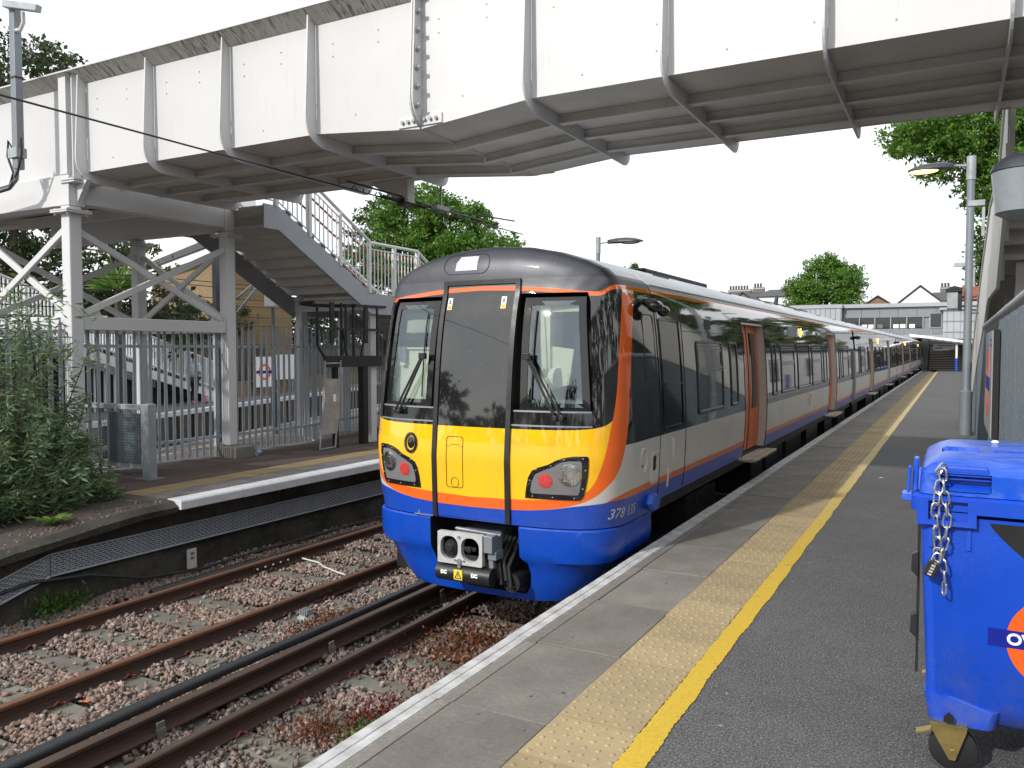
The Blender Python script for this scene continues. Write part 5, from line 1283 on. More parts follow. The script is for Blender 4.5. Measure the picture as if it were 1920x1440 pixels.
for y in (.22, .50, .86, 1.25, 1.62): MB().box(-.05, y - (.05 if y in (.22, 1.25) else .018), 1.78 if y not in (.22, 1.25) else 2.05, -.01, y + (.05 if y in (.22, 1.25) else .018), 2.84).build('upright', 'dark_steel', sg)
for a, c in (((0, .5, 2.32), (0, .62, 1.8)), ((0, 1.2, 2.32), (0, 1.05, 1.8))): MB().bar(a, c, .03, .03).build('strut', 'dark_steel', sg)
MB().box(-.16, 1.15, 0, -.02, 1.30, 1.58).build('post', 'dark_steel', sg); MB().box(-.16, .35, 0, -.05, .42, 1.58).build('post', 'dark_steel', sg)

# ---- grey camera pole and conduits on the bridge side
cpole = thing('camera_pole', 'square grey pole with a camera housing on top, clamped to the footbridge side', 'camera pole', (-12.05, 7.05, 4.55))
MB().box(-.065, -.055, 0, .065, .055, 2.30).build('pole', 'pole_grey', cpole, bevel=.01); MB().box(-.068, -.058, 1.30, .068, .058, 1.33).build('weld_band', 'rust', cpole)
MB().box(-.11, -.09, .16, .11, .06, .30).build('clamp_box', 'galv', cpole)
hs = MB(); hs.box(-.05, -.33, -.06, .05, .33, .04); hs = hs.build('camera_housing', 'galv', cpole, bevel=.012); hs.location = (.26, -.05, 2.28); hs.rotation_euler = (R(-13), 0, R(-80))
MB().tube([(.06, -.02, 1.98), (.16, -.02, 1.97), (.24, -.02, 2.06), (.25, -.03, 2.2)], .03, 8).build('camera_arm', 'cream_paint', cpole, True)
for k in range(2): MB().tube([((-.08, .10)[k], -.02, .28), ((-.14, .17)[k], -.06, .42), ((-.17, .19)[k], -.06, .20), ((-.05, .05)[k], -.05, -.05), (-.15, -.05, -.22 - .04 * k), (-1.6, -.04, -.34 - .05 * k)], .017, 8).build('cable_loop', 'cable_black', cpole, True)
MB().tube([(-.0, -.03, -.02), (-.02, -.03, -.14), (-.2, -.03, -.25), (-1.6, -.03, -.37)], .035, 10).build('conduit', 'pole_grey', cpole, True)

# ---- overhead contact wire under the bridge
ow = thing('overhead_wire', 'black overhead contact wire passing under the footbridge with its clamps', 'overhead wire', (-7.40, 0, 0))
MB().tube([(0, -4, 4.18), (0, 3, 4.165), (0, 8, 4.15), (0, 10.4, 4.15), (0, 14, 4.16)], .010, 6).build('contact_wire', 'cable_black', ow)
MB().tube([(.02, 8.8, 4.24), (.02, 10.2, 4.235), (.03, 11.0, 4.20), (.03, 12.4, 4.20)], .014, 6).build('bridle_wire', 'cable_black', ow)
b = MB(); b.box(-.07, 10.05, 4.10, .07, 10.25, 4.22); b.box(-.03, 9.6, 4.16, .03, 10.7, 4.185)
for k in range(14): b.bar((.0, 8.9 + .13 * k, 4.15), (random.uniform(-.06, .06), 8.95 + .13 * k, 4.21), .012, .012)
b.build('clamps', 'cable_black', ow)
b = MB(); b.box(.50, 10.35, 4.06, .53, 10.38, 4.42); b.box(.46, 10.2, 4.04, .56, 10.55, 4.10); b.build('dropper', 'galv', ow)
MB().tube([(.0, 10.2, 4.15), (.5, 10.5, 4.07), (.9, 12.0, 4.07)], .012, 6).build('bridle_wire', 'cable_black', ow)

# ============================================================ right-hand side: stair, wall, lamps
XW = .46
BOT = [(10.3, 3.6), (11.9, 2.70), (14.9, 2.72), (16.5, 2.42), (19.7, 1.87), (22.8, 1.22), (25.6, .60), (27.2, .10)]
rbz = lambda y: float(np.interp(y, [p[0] for p in BOT], [p[1] for p in BOT]))
rw = thing('platform_wall', 'grey ribbed sheet wall with pale specks closing off the stair', 'wall', (XW, 5.6, 0))
wh = lambda y: min(2.30, rbz(y) - .03) if y > 11 else 2.30
def wpan(y0, y1):
    b = MB(); b.prism([(y0 + .004, 0), (y1 - .004, 0), (y1 - .004, wh(5.6 + y1)), (y0 + .004, wh(5.6 + y0))], 'x', 0, .04)
    for j in range(1, 20):
        y = y0 + (y1 - y0) * j / 20; b.box(-.008, y - .012, .0, .001, y + .012, min(wh(5.6 + y), 2.295))
    return b.build('wall_panel', 'wall_panel', rw)
pan = wpan(0, 1.2)
for k in range(1, 9): inst('wall_panel', pan, rw, (0, 1.2 * k, 0))
for k in range(9, 17): wpan(1.2 * k, 1.2 * k + 1.2)
MB().tube([(.02, 0, 2.335), (.02, 11.4, 2.335)], .055, 10).build('capping', 'galv', rw, True)
MB().box(.041, .02, 0, .10, 10.9, 2.27).build('backing', 'dark_void', rw)
MB().box(-.004, -.10, 0, .06, -.004, 2.4).build('end_post', 'cream_paint', rw)
sn = thing('station_sign', 'white station name board with an orange ring and blue bar on the grey wall', 'sign', (XW - .012, 11.55, 1.54))
MB().box(-.070, -1.06, -.61, -.008, 1.06, .61).build('frame', 'dark_steel', sn)
MB().box(-.082, -1.05, -.60, -.0705, 1.05, .60).build('board', 'bldg_light', sn)
SN = lambda u, v, o: (-.082 - o, u, v)
MB().ring(cirk(0, -.02, .42, .42, 40), cirk(0, -.02, .28, .28, 40), SN, 0, .003).build('ring', 'roundel_orange', sn)
MB().patch([(-.10, -.58, .58), (.06, -.58, .58)], SN, .003, .006, 1).build('bar', 'roundel_blue', sn)
for k in range(2): MB().patch([(.42 + .06 * k, -.9, -.5), (.45 + .06 * k, -.9, -.5)], SN, 0, .002, 1).build('lettering', 'roundel_blue', sn)
rs = thing('platform_stair', 'cream painted steel stair rising above the grey wall to the footbridge on the right', 'stair', (XW, 0, 0))
for i in range(len(BOT) - 1):
    (ya, za), (yb, zb_) = BOT[i], BOT[i + 1]
    for x in (0, 2.1):
        MB().prism([(ya, za), (yb, zb_), (yb, zb_ + .55), (ya, za + .55)], 'x', x - .02, x + .02).build('side_stringer', 'cream_paint', rs)
        MB().prism([(ya + .002, za + .552), (yb - .002, zb_ + .552), (yb - .002, zb_ + 1.42), (ya + .002, za + 1.42)], 'x', x - .006, x + .006).build('side_panel', 'cream_paint', rs)
        MB().tube([(x, ya, za + 1.46), (x, yb, zb_ + 1.46)], .035, 8).build('top_rail', 'cream_paint', rs)
for y in (10.5, 11.2, 12, 13.4, 14.8, 16.5, 18.1, 19.7, 21.2, 22.8, 24.2, 25.6):
    for x in (0, 2.1): MB().box(x + (.021 if x == 0 else -.021), y - .04, rbz(y) + .1, x + (.07 if x == 0 else -.07), y + .04, rbz(y) + 1.42).build('post', 'cream_paint', rs)
rt = MB(); rt.box(.021, 0, -.03, 2.079, .33, 0); rt.box(.021, .318, -.19, 2.079, .33, -.031); rt = rt.build('tread', 'stair_soffit', rs); rt.location = (0, 10.38, 4.05)
for k in range(1, 6): inst('tread', rt, rs, (0, 10.38 + .27 * k, 4.05 - .16 * k))
for k in range(30): inst('tread', rt, rs, (0, 15.0 + .40 * k, rbz(15.0 + .4 * k) + .42))
MB().box(.021, 11.95, 3.05, 2.079, 14.95, 3.12).build('landing', 'stair_soffit', rs)
for y in (12.2, 14.6): 
    MB().box(.2, y - .08, 0, .36, y + .08, 3.04).build('leg', 'cream_paint', rs); MB().box(.37, y - .06, 2.8, 2.07, y + .06, 3.04).build('landing_beam', 'stair_soffit', rs)
for y, z in ((17.2, 4.6), (25, 4.2)):
    b = MB(); b.box(-.30 if y < 20 else -.52, y - .07, z - .05, -.03, y + .07, z + .05); b.bar((-.05, y, z - .6), (-.05, y, z - .051), .05, .05); b.build('stair_lamp', 'galv', rs)
# big lantern under the bridge end
ln = thing('wall_lantern', 'large grey wall lantern with a dark lid and frosted bowl under the footbridge end', 'lantern', (.445, 7.55, 3.15)); ln.scale = (.98, .98, .80)
b = MB(); b.tube([(0, 0, .22), (0, 0, .30), (0, 0, .36), (0, 0, .39)], [.235, .21, .14, .03], 20); b.build('lid', 'lantern_lid', ln, True)
MB().tube([(0, 0, -.18), (0, 0, .215)], [.19, .225], 20).build('bowl', 'frosted', ln, True); MB().tube([(0, 0, -.25), (0, 0, -.185)], [.10, .195], 20).build('base', 'galv', ln, True)
MB().box(.20, -.03, -.2, .32, .03, .3).build('bracket', 'dark_steel', ln); MB().box(.32, -.06, -.3, .40, .06, 1.6).build('bracket_post', 'dark_steel', ln)
def lamp_post(loc, label, h, lit, headlen=.95, dx=-1, r0=.085, group='platform lamp posts'):
    t = thing('lamp_post', label, 'lamp post', loc, 0, group)
    b = MB(); b.tube([(0, 0, 0), (0, 0, .98), (0, 0, 1.0)], [r0 * 1.5, r0 * 1.5, r0 * 1.15], 18); b.build('base', 'pole_grey', t, True)
    MB().tube([(0, 0, 1.0), (0, 0, 1.1), (0, 0, h - .5)], [r0 * 1.15, r0, r0 * .92], 18).build('pole', 'pole_grey', t, True); MB().tube([(0, 0, h - .52), (0, 0, h)], r0 * 1.12, 18).build('cap', 'galv', t, True)
    MB().tube([(dx * .08, 0, h - .20), (dx * .34, 0, h - .17)], .028, 8).build('arm', 'galv', t, True)
    hd = MB(); N = 14; rows = []
    for k in range(9):
        f = k / 8; x = dx * (.32 + headlen * f); wd = .155 * (1 - (2 * abs(f - .55)) ** 3.2 * .9); up = .135 * (1 - abs(2 * f - .8) ** 2.5 * .55); rows.append([(x, wd * math.cos(a), h - .20 + .03 * f * 0 + up * max(0, math.sin(a)) - .035 * max(0, -math.sin(a)) ) for a in np.linspace(0, 2 * math.pi, N, endpoint=False)])
    V = [p for r in rows for p in r]; hd.add(V, [(q * N + i, q * N + (i + 1) % N, (q + 1) * N + (i + 1) % N, (q + 1) * N + i) for q in range(8) for i in range(N)] + [tuple(range(N)), tuple(8 * N + i for i in range(N))]); hd = hd.build('lamp_head', 'lantern_lid', t, True)
    b = MB(); b.ball((dx * (.32 + headlen * .66), 0, h - .235), (.30, .125, .05), 16, 8); b.build('lamp_bowl', 'lamp_orange' if lit else 'bldg_grey', hd, True)
    return t
lpR = lamp_post((.245, 20.9, 0), 'tall grey lamp post with its orange lamp lit, standing beside the grey wall', 6.22, True)
lb = thing('platform_camera', 'grey box camera with dark hood strapped to the tall lamp post', 'camera', (.245, 20.9, 3.1))
b = MB(); b.box(-.42, -.17, -.26, -.20, .17, .12); b.build('box', 'galv', lb, bevel=.015); b = MB(); b.prism([(-.45, .12), (-.12, .12), (-.12, .20), (-.28, .25), (-.45, .18)], 'y', -.2, .2); b.build('hood', 'dark_steel', lb); b = MB(); b.box(-.199, -.14, -.30, -.12, .14, .12); b.box(-.12, -.05, -.02, -.07, .05, .02); b.box(-.12, -.05, -.22, -.07, .05, -.18); b.build('strap_bracket', 'dark_steel', lb)
MB().tube([(.08, 0, .0), (.22, -.02, .03), (.30, -.02, -.15), (.22, -.02, -.36), (.08, 0, -.36)], .016, 8).build('cable_loop', 'cable_black', lb, True)
lamp_post((-9.9, 23.8, 0), 'grey lamp post with an unlit long flat head seen over the train roof', 5.45, False, 1.15, 1, .07)
lamp_post((-13.6, 13.6, 0), 'grey lamp post with a flat white head and white box behind the bridge trestle', 3.95, False, .7, 1, .05)
o = MB().box(-.17, -.10, -.22, .17, .10, .22).build('control_box', 'render_white', None, bevel=.02); o.location = (-13.45, 13.45, 3.1); tag(o, 'small white box fixed on the lamp post behind the trestle', 'box')

# ============================================================ blue wheelie bin, chain, padlock
bn = thing('wheelie_bin', 'large blue four-wheeled waste bin with an orange ring and blue bar emblem', 'bin', (.555, 4.60, 0))
def loft(b, secs, k=0, caps=(True, True), n=6):
    base = len(b.v); m = None
    for (x0, y0, x1, y1, r, z) in secs:
        L = rrect(x0, y0, x1, y1, r, n); m = len(L); b.v += [(x, y, z) for x, y in L]
    q = len(secs)
    for i in range(q - 1): b.f += [(base + i * m + j, base + i * m + (j + 1) % m, base + (i + 1) * m + (j + 1) % m, base + (i + 1) * m + j) for j in range(m)]
    if caps[0]: b.f.append(tuple(base + j for j in range(m - 1, -1, -1)))
    if caps[1]: b.f.append(tuple(base + (q - 1) * m + j for j in range(m)))
    b.k += [k] * (len(b.f) - len(b.k))
b = MB()
loft(b, [(-.52, -.34, .52, .42, .10, .205), (-.56, -.38, .56, .44, .11, .235), (-.640, -.44, .640, .46, .06, .34), (-.675, -.488, .675, .49, .055, 1.13), (-.678, -.492, .678, .492, .055, 1.18)])
body = b.build('body', 'bin_blue', bn, True)
b = MB(); loft(b, [(-.628, -.442, -.36, -.1, .05, .215), (-.642, -.447, -.34, -.1, .05, .30), (-.648, -.449, -.5, -.1, .05, .345)]); b.build('castor_housing', 'bin_blue', bn, True)
b = MB(); loft(b, [(.36, -.442, .628, -.1, .05, .215), (.34, -.447, .642, -.1, .05, .30), (.5, -.449, .648, -.1, .05, .345)]); b.build('castor_housing', 'bin_blue', bn, True)
b = MB(); loft(b, [(-.715, -.520, .715, .53, .05, 1.200), (-.718, -.523, .718, .533, .05, 1.264), (-.700, -.508, .700, .515, .05, 1.274)])
rim = b.build('rim', 'bin_blue', bn, True)
for s in (-1, 1):
    P = [(s * .690, 1.142), (s * .690, 1.205), (s * .455, 1.205), (s * .455, 1.142)]
    sk = MB().prism(P, 'y', -.523, -.47).build('skirt_plate', 'bin_blue', bn)
    PK = [(s * .645, 1.166), (s * .645, 1.252), (s * .490, 1.252), (s * .490, 1.166)]
    cc = MB().prism(PK, 'y', -.6, -.493).build('cut', 'bin_blue'); cc.parent = bn
    c2 = MB().prism(PK, 'y', -.6, -.493).build('cut', 'bin_blue'); c2.parent = bn
    bool_cut(sk, [cc]); bool_cut(rim, [c2])
    for x in (.632, .482): MB().box(s * x - .007, -.494, 1.035, s * x + .007, -.46, 1.142).build('rib', 'bin_blue', bn)
    b = MB(); b.box(s * .712, -.49, 1.235, s * .755, -.42, 1.275); b.prism([(s * .722, 1.27), (s * .736, 1.27), (s * .731, 1.395), (s * .716, 1.395)], 'y', -.475, -.455); b.prism([(s * .692, 1.275), (s * .716, 1.275), (s * .709, 1.43), (s * .688, 1.43)], 'y', -.44, -.36); b.build('lifting_arm', 'bin_lid', bn, bevel=.005)
    b = MB(); b.box(s * .676, -.41, .42, s * .688, -.385, 1.16)
    for z in (.64, .93): b.prism([(s * .684, z - .06), (s * .684, z + .06), (s * .710, z + .045), (s * .713, z - .03)], 'y', -.42, -.36)
    b.build('side_fitting', 'black_plastic', bn)
# lid
b = MB(); loft(b, [(-.683, -.500, .683, .50, .05, 1.278), (-.680, -.498, .680, .50, .06, 1.372), (-.668, -.480, .668, .49, .06, 1.390), (-.62, -.33, .62, .46, .08, 1.425), (-.58, -.20, .58, .44, .08, 1.440)])
lid = b.build('lid', 'bin_lid', bn, True)
c1 = MB().prism([(-.60, 1.292), (-.41, 1.292), (-.40, 1.30), (-.40, 1.376), (-.60, 1.376)], 'y', -.6, -.455).build('cut', 'bin_lid'); c1.parent = bn
c2 = MB().box(-.60, -.16, 1.405, -.44, .04, 1.6).build('cut', 'bin_lid'); c2.parent = bn
bool_cut(lid, [c1, c2])
b = MB(); b.box(-.597, -.499, 1.366, -.403, -.456, 1.371); b.box(-.597, -.499, 1.349, -.403, -.456, 1.354); b.prism([(-.495, 1.296), (-.456, 1.325), (-.456, 1.294)], 'x', -.597, -.403); b.build('handle_ribs', 'bin_blue', bn)
b = MB(); b.prism([(-.595, 1.377), (-.405, 1.377), (-.415, 1.405), (-.585, 1.405)], 'y', -.492, -.42); b.build('handle_bar', 'bin_blue', bn, bevel=.006)
for x0, x1 in ((-.38, -.24), (-.20, -.10)): MB().box(x0, -.10, 1.4395, x1, .06, 1.446).build('moulded_panel', 'bin_lid', bn, bevel=.002)
MB().ball((-.36, .30, 1.447), (.018, .013, .010), 10, 6).build('lid_peg', 'white_sticker', bn)
# dark curved recess (printed panel) and emblem
BF = lambda u, v, o: (u, -.440 - (v - .34) * .0608 - o, v)
P = [(-.20, 1.155)] + [(-.20 + .16 * (1 - math.cos(t)), 1.155 - .36 * math.sin(t) * 1.0 - .0) for t in np.linspace(.1, 1.45, 10)] + [(.10, .77), (.62, .75), (.62, 1.155)]
rows = []
for z in np.linspace(.80, 1.165, 18):
    f = (1.165 - z) / .365; rows.append((z, -.405 + .43 * f ** 1.25, .62))
MB().patch(rows, BF, 0, .0025, 6).build('dark_panel', 'black_plastic', bn)
ex, ez = -.115, .655
MB().ring(cirk(ex, ez, .215, .215, 56), cirk(ex, ez, .145, .145, 56), BF, 0, .002).build('emblem_ring', 'roundel_orange', bn)
MB().patch([(ez - .040, ex - .285, ex + .285), (ez + .040, ex - .285, ex + .285)], BF, .002, .0035, 2).build('emblem_bar', 'roundel_blue', bn)
text_mesh('emblem_lettering', 'OVERGROUND', .070, 'white_sticker', bn, Matrix.Translation((ex + .03, -.440 - (ez - .34) * .0608 - .0045, ez - .001)) @ Matrix.Rotation(R(90 + 3.5), 4, 'X'), bold=.0022, spacing=1.0)
MB().prism([(-.565, .262), (-.545, .285), (-.525, .262), (-.525, .235), (-.565, .235)], 'y', -.4795, -.476).build('slot', 'dark_void', bn)
for sx in (-1, 1):
    for sy in (-1, 1):
        b = MB(); cx, cy = sx * .545, -.415 if sy < 0 else .36
        b.prism([(cx - .07, .222), (cx + .07, .222), (cx + .075, .205), (cx + .03, .06), (cx + .005, .06), (cx - .075, .20)], 'y', cy - .052, cy - .046); b.prism([(cx - .07, .222), (cx + .07, .222), (cx + .03, .06), (cx + .005, .06)], 'y', cy + .046, cy + .052); b.box(cx - .075, cy - .06, .216, cx + .075, cy + .06, .224); b.cyl((cx + .02, cy - .06, .095), (cx + .02, cy + .06, .095), .014, 10); b.bar((cx - .07, cy - .05, .19), (cx - .13, cy - .05, .165), .05, .008, (0, 0, 1))
        ca = b.build('castor_fork', 'brass_zinc', bn)
        b = MB(); b.tube([(cx + .02, cy - .024, .1), (cx + .02, cy - .018, .1), (cx + .02, cy + .018, .1), (cx + .02, cy + .024, .1)], [.085, .1, .1, .085], 26); b.build('castor_wheel', 'black_rubber', ca, True)
# chain and padlock
ch = thing('chain', 'galvanised steel chain hanging from the bin lid handle in two strands', 'chain', (.03, 4.10, 1.40))
def link_mesh(L=.058, w=.032, r=.0042):
    P = []; h = L / 2 - w / 2
    for a in np.linspace(0, math.pi, 7): P.append((w / 2 * math.cos(a), 0, h + w / 2 * math.sin(a)))
    for a in np.linspace(math.pi, 2 * math.pi, 7): P.append((w / 2 * math.cos(a), 0, -h + w / 2 * math.sin(a)))
    return MB().tube(P, r, 7, closed=True)
lk = link_mesh(.062, .031, .0046).build('link', 'zinc', ch, True)
def hang(pts):
    global lk_used
    P = [Vector(p) for p in pts]; seg = 0; pos = P[0].copy(); out = []; step = .0515
    total = sum((b - a).length for a, b in zip(P[:-1], P[1:])); n = int(total / step)
    for i in range(n + 1):
        d = i * step; k = 0
        while k < len(P) - 1 and d > (P[k + 1] - P[k]).length: d -= (P[k + 1] - P[k]).length; k += 1
        if k >= len(P) - 1: break
        dr = (P[k + 1] - P[k]).normalized(); out.append((P[k] + dr * d, dr))
    for i, (p, dr) in enumerate(out):
        q = dr.to_track_quat('-Z', 'Y').to_euler(); m = q.to_matrix() @ Matrix.Rotation(R(8 if i % 2 else 78) + random.uniform(-.25, .25), 3, 'Z')
        inst('link', lk, ch, p, m.to_euler())
lk.location = (-.075, -.018, -.005); lk.rotation_euler = (.3, .5, .9)
hang([(-.065, -.022, -.03), (-.055, -.024, -.12), (-.042, -.026, -.20), (-.048, -.027, -.32), (-.062, -.022, -.40), (-.048, -.024, -.50), (-.05, -.022, -.575)])
hang([(-.078, -.026, -.085), (-.086, -.030, -.13), (-.092, -.034, -.20), (-.086, -.030, -.27), (-.080, -.020, -.34), (-.078, -.020, -.40)])
pk = thing('padlock', 'black combination padlock with four white dials hanging on the chain', 'padlock', (-.068, 4.06, .955)); pk.rotation_euler = (0, R(22), 0)
MB().box(-.026, -.014, -.045, .026, .014, .03).build('body', 'black_plastic', pk, bevel=.006)
MB().tube([(-.016, 0, .025), (-.016, 0, .055), (-.010, 0, .068), (.010, 0, .068), (.016, 0, .055), (.016, 0, .025)], .0045, 8).build('shackle', 'zinc', pk, True)
for k in range(4): MB().box(-.007, -.0165, -.036 + .014 * k, .009, -.0142, -.028 + .014 * k).build('dial', 'silver_plate', pk)
text_mesh('lettering', 'G', .013, 'silver_plate', pk, Matrix.Translation((0.004, -.0148, .0225)) @ Matrix.Rotation(R(90), 4, 'X'))
# ============================================================ beyond the fence: far track, far platform, stair, wall
fp_ = MB(); q = [P19(-14, 5.05), P19(60, 5.05), P19(60, 18), P19(-14, 18)]
fp_.prism([(p.x, p.y) for p in q], 'z', -1.45, -.06)
fp_ = fp_.build('platform', 'bird_lime_wall'); tag(fp_, kind='structure')
q = [P19(-14, 5.28), P19(60, 5.28), P19(60, 18), P19(-14, 18)]
b = MB(); b.prism([(p.x, p.y) for p in q], 'z', -.059, -.004); b.build('asphalt', 'slab_grey', fp_)
RZ = math.atan2(d19.y, d19.x)
cs = MB().box(0, -.0, -.13, 1.2, .28, 0).build('coping_stone', 'coping_white', fp_); 
cs.location = P19(-4, 4.97); cs.rotation_euler = (0, 0, RZ)
for k in range(1, 24): inst('coping_stone', cs, fp_, P19(-4 + 1.215 * k, 4.97), (0, 0, RZ))
pr = MB().box(0, 0, -1.2, .42, .12, -.14).build('wall_pier', 'brick_dark', fp_); pr.location = P19(-3.9, 4.91); pr.rotation_euler = (0, 0, RZ)
for k in range(1, 24): inst('wall_pier', pr, fp_, P19(-3.9 + 1.0 * k, 4.91), (0, 0, RZ))
# coping and painted line on the far side of the island platform
c3 = MB().box(0, -.30, -.13, 1.0, 0, .003).build('coping_stone', 'slab', lp); c3.location = P19(-4.4, 0); c3.rotation_euler = (0, 0, RZ)
for k in range(1, 26): inst('coping_stone', c3, lp, P19(-4.4 + 1.01 * k, 0), (0, 0, RZ))
b = MB(); q = [P19(-4, -.75, .003), P19(40, -.75, .003), P19(40, -.62, .003), P19(-4, -.62, .003)]; b.add(q, [(0, 1, 2, 3)]); b.build('white_line', 'tactile', lp)
b = MB(); q = [(-11.68, 6.3, .0015), (-11.68, 12.4, .0015), (-12.6, 16.6, .0015), (-13.9, 20.6, .0015), P19(16, -.35, .0015), P19(-3.7, -.35, .0015)]; b.add(q, [tuple(range(6))]); b.build('paved_strip', 'slab_grey', lp)
ft = thing('railway_track', 'far railway track between the island platform and the far platform', 'railway track', P19(0, 2.6, -1.057), RZ, 'railway tracks')
for s in (-1, 1): MB().bar((-6, s * .7525, .10), (60, s * .7525, .10), .07, .15).build('rail', 'rust', ft)
for k in range(26): MB().box(-4 + .65 * k, -1.25, -.1, -3.75 + .65 * k, 1.25, .0).build('sleeper', 'sleeper_conc', ft) if k == 0 else None
sl = [c for c in ft.children if c.name.startswith('sleeper')][0]
for k in range(1, 34): inst('sleeper', sl, ft, (.65 * k, 0, 0))
b = MB(); q = [P19(-12, .05, -1.12), P19(60, .05, -1.12), P19(60, 5.0, -1.12), P19(-12, 5.0, -1.12)]; b.prism([(p.x, p.y) for p in q], 'z', -1.45, -1.10)
tag(b.build('ballast_bed', 'ballast_bed'), kind='structure')
# far stair running down along the far platform (local x along the platform, y away from us)
fs = thing('far_stair', 'white railed stair with tall barred openings descending to the far platform', 'stair', P19(-3.6, 6.9, 0), RZ)
sp = [(0, 3.05), (6.6, 3.05), (18.6, .25), (19.6, .02)]
sz = lambda x: float(np.interp(x, [p[0] for p in sp], [p[1] for p in sp]))
for yy in (0, 2.0):
    for (xa, za), (xb, zb2) in zip(sp[:-1], sp[1:]): MB().prism([(xa, za), (xb, zb2), (xb, max(0, zb2 - .36)), (xa, za - .36)], 'y', yy - .03, yy + .03).build('side_stringer', 'rail_white', fs)
    for dz in (1.12, .16):
        MB().tube([(0, yy, 3.05 + dz), (6.6, yy, 3.05 + dz), (18.6, yy, .25 + dz)], .035, 6).build('rail', 'rail_white', fs)
ps = MB().box(-.035, -.035, 0, .035, .035, 1.12).build('post', 'rail_white', fs); ps.location = (.05, 0, 3.0)
bl2 = MB().box(-.020, -.020, .16, .020, .020, 1.1).build('baluster', 'rail_white', fs); bl2.location = (.18, 0, 3.0)
for yy in (0, 2.0):
    for k in range(1, 140):
        x = .05 + .14 * k
        if x < 18.6: inst('post' if k % 9 == 0 else 'baluster', ps if k % 9 == 0 else bl2, fs, (x, yy, sz(x)))
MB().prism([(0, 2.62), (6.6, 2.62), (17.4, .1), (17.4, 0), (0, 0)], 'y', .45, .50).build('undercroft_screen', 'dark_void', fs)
mu = MB().box(-.03, -.02, 0, .03, .02, 1).build('mullion', 'rail_white', fs); mu.location = (.3, .40, 0); mu.scale = (1, 1, 2.5)
for k in range(1, 38):
    x = .3 + .47 * k; h = sz(x) - .4
    if h > .25: inst('mullion', mu, fs, (x, .40, 0), None, (1, 1, h))
tr2 = MB().box(0, -.95, -.05, .32, .95, 0).build('tread', 'stair_soffit', fs); tr2.location = (6.6, 1, 3.0)
for k in range(1, 37): inst('tread', tr2, fs, (6.6 + .33 * k, 1, sz(6.6 + .33 * k) - .05))
# brick wall and boards behind the far platform
bw = thing('brick_wall', 'old yellow brown brick wall behind the far platform', 'wall', P19(15.9, 6.9, 0), RZ)
MB().box(0, 0, -.05, 34, .35, .56).build('wall', 'stock_brick', bw); MB().box(-3.5, .72, -.05, 34, .95, 2.15).build('upper_wall', 'old_brick', bw); MB().box(0, -.03, .561, 34, .358, .61).build('capping', 'slab', bw)
bd = thing('station_sign', 'white board with an orange ring and blue bar standing before the far brick wall', 'sign', P19(18.0, 6.5, 0), RZ - .35)
MB().box(-.55, 0, .35, .55, .04, 1.62).build('board', 'render_white', bd); BDm = lambda u, v, o: (u, -o, v)
MB().ring(cirk(0, .98, .34, .34, 30), cirk(0, .98, .24, .24, 30), BDm, 0, .004).build('ring', 'roundel_orange', bd); MB().patch([(.92, -.46, .46), (1.04, -.46, .46)], BDm, .004, .008, 1).build('bar', 'roundel_blue', bd)
for x in (-.5, .5): MB().box(x - .03, .041, 0, x + .03, .09, 1.75).build('leg', 'galv', bd)
bd = thing('notice_board', 'plain white notice board next to the far ring sign', 'sign', P19(20.0, 6.5, 0), RZ - .35); MB().box(-.55, 0, .6, .55, .04, 1.7).build('board', 'render_white', bd)
for x in (-.45, .45): MB().box(x - .03, .041, 0, x + .03, .09, 1.7).build('leg', 'galv', bd)
# lattice mast
lm = thing('lattice_mast', 'blue grey steel mast of two channels with battens behind the fence', 'mast', (-13.35, 11.95, 0), .1)
for s in (-1, 1): MB().box(-.05, s * .19 - .06, -.1, .05, s * .19 + .06, 3.9).build('channel', 'pole_grey', lm)
for k in range(9): MB().box(-.045, -.128, .15 + .43 * k, .045, .128, .33 + .43 * k).build('batten', 'pole_grey', lm)
MB().bar((.1, .3, 3.0), (.1, .9, 3.4), .04, .05).build('strut', 'galv', lm); MB().bar((.1, .3, 2.7), (.1, .9, 3.25), .04, .05).build('strut', 'galv', lm)
MB().box(.051, -.24, 2.0, .056, -.14, 2.12).build('number_plate', 'white_sticker', lm)
b = MB()
for k, z in enumerate((3.45, 3.35, 3.1, 2.95, 2.7, 2.5)): b.tube([(-16.5 + k * .1, 9.0, z + .1), (-14.8, 11.8, z), (-14.4, 14.5, z - .03), (-16, 18, z + .15)], .010, 5)
tag(b.build('lineside_wires', 'cable_black', None), 'several thin black wires strung along beyond the trestle', 'wires')
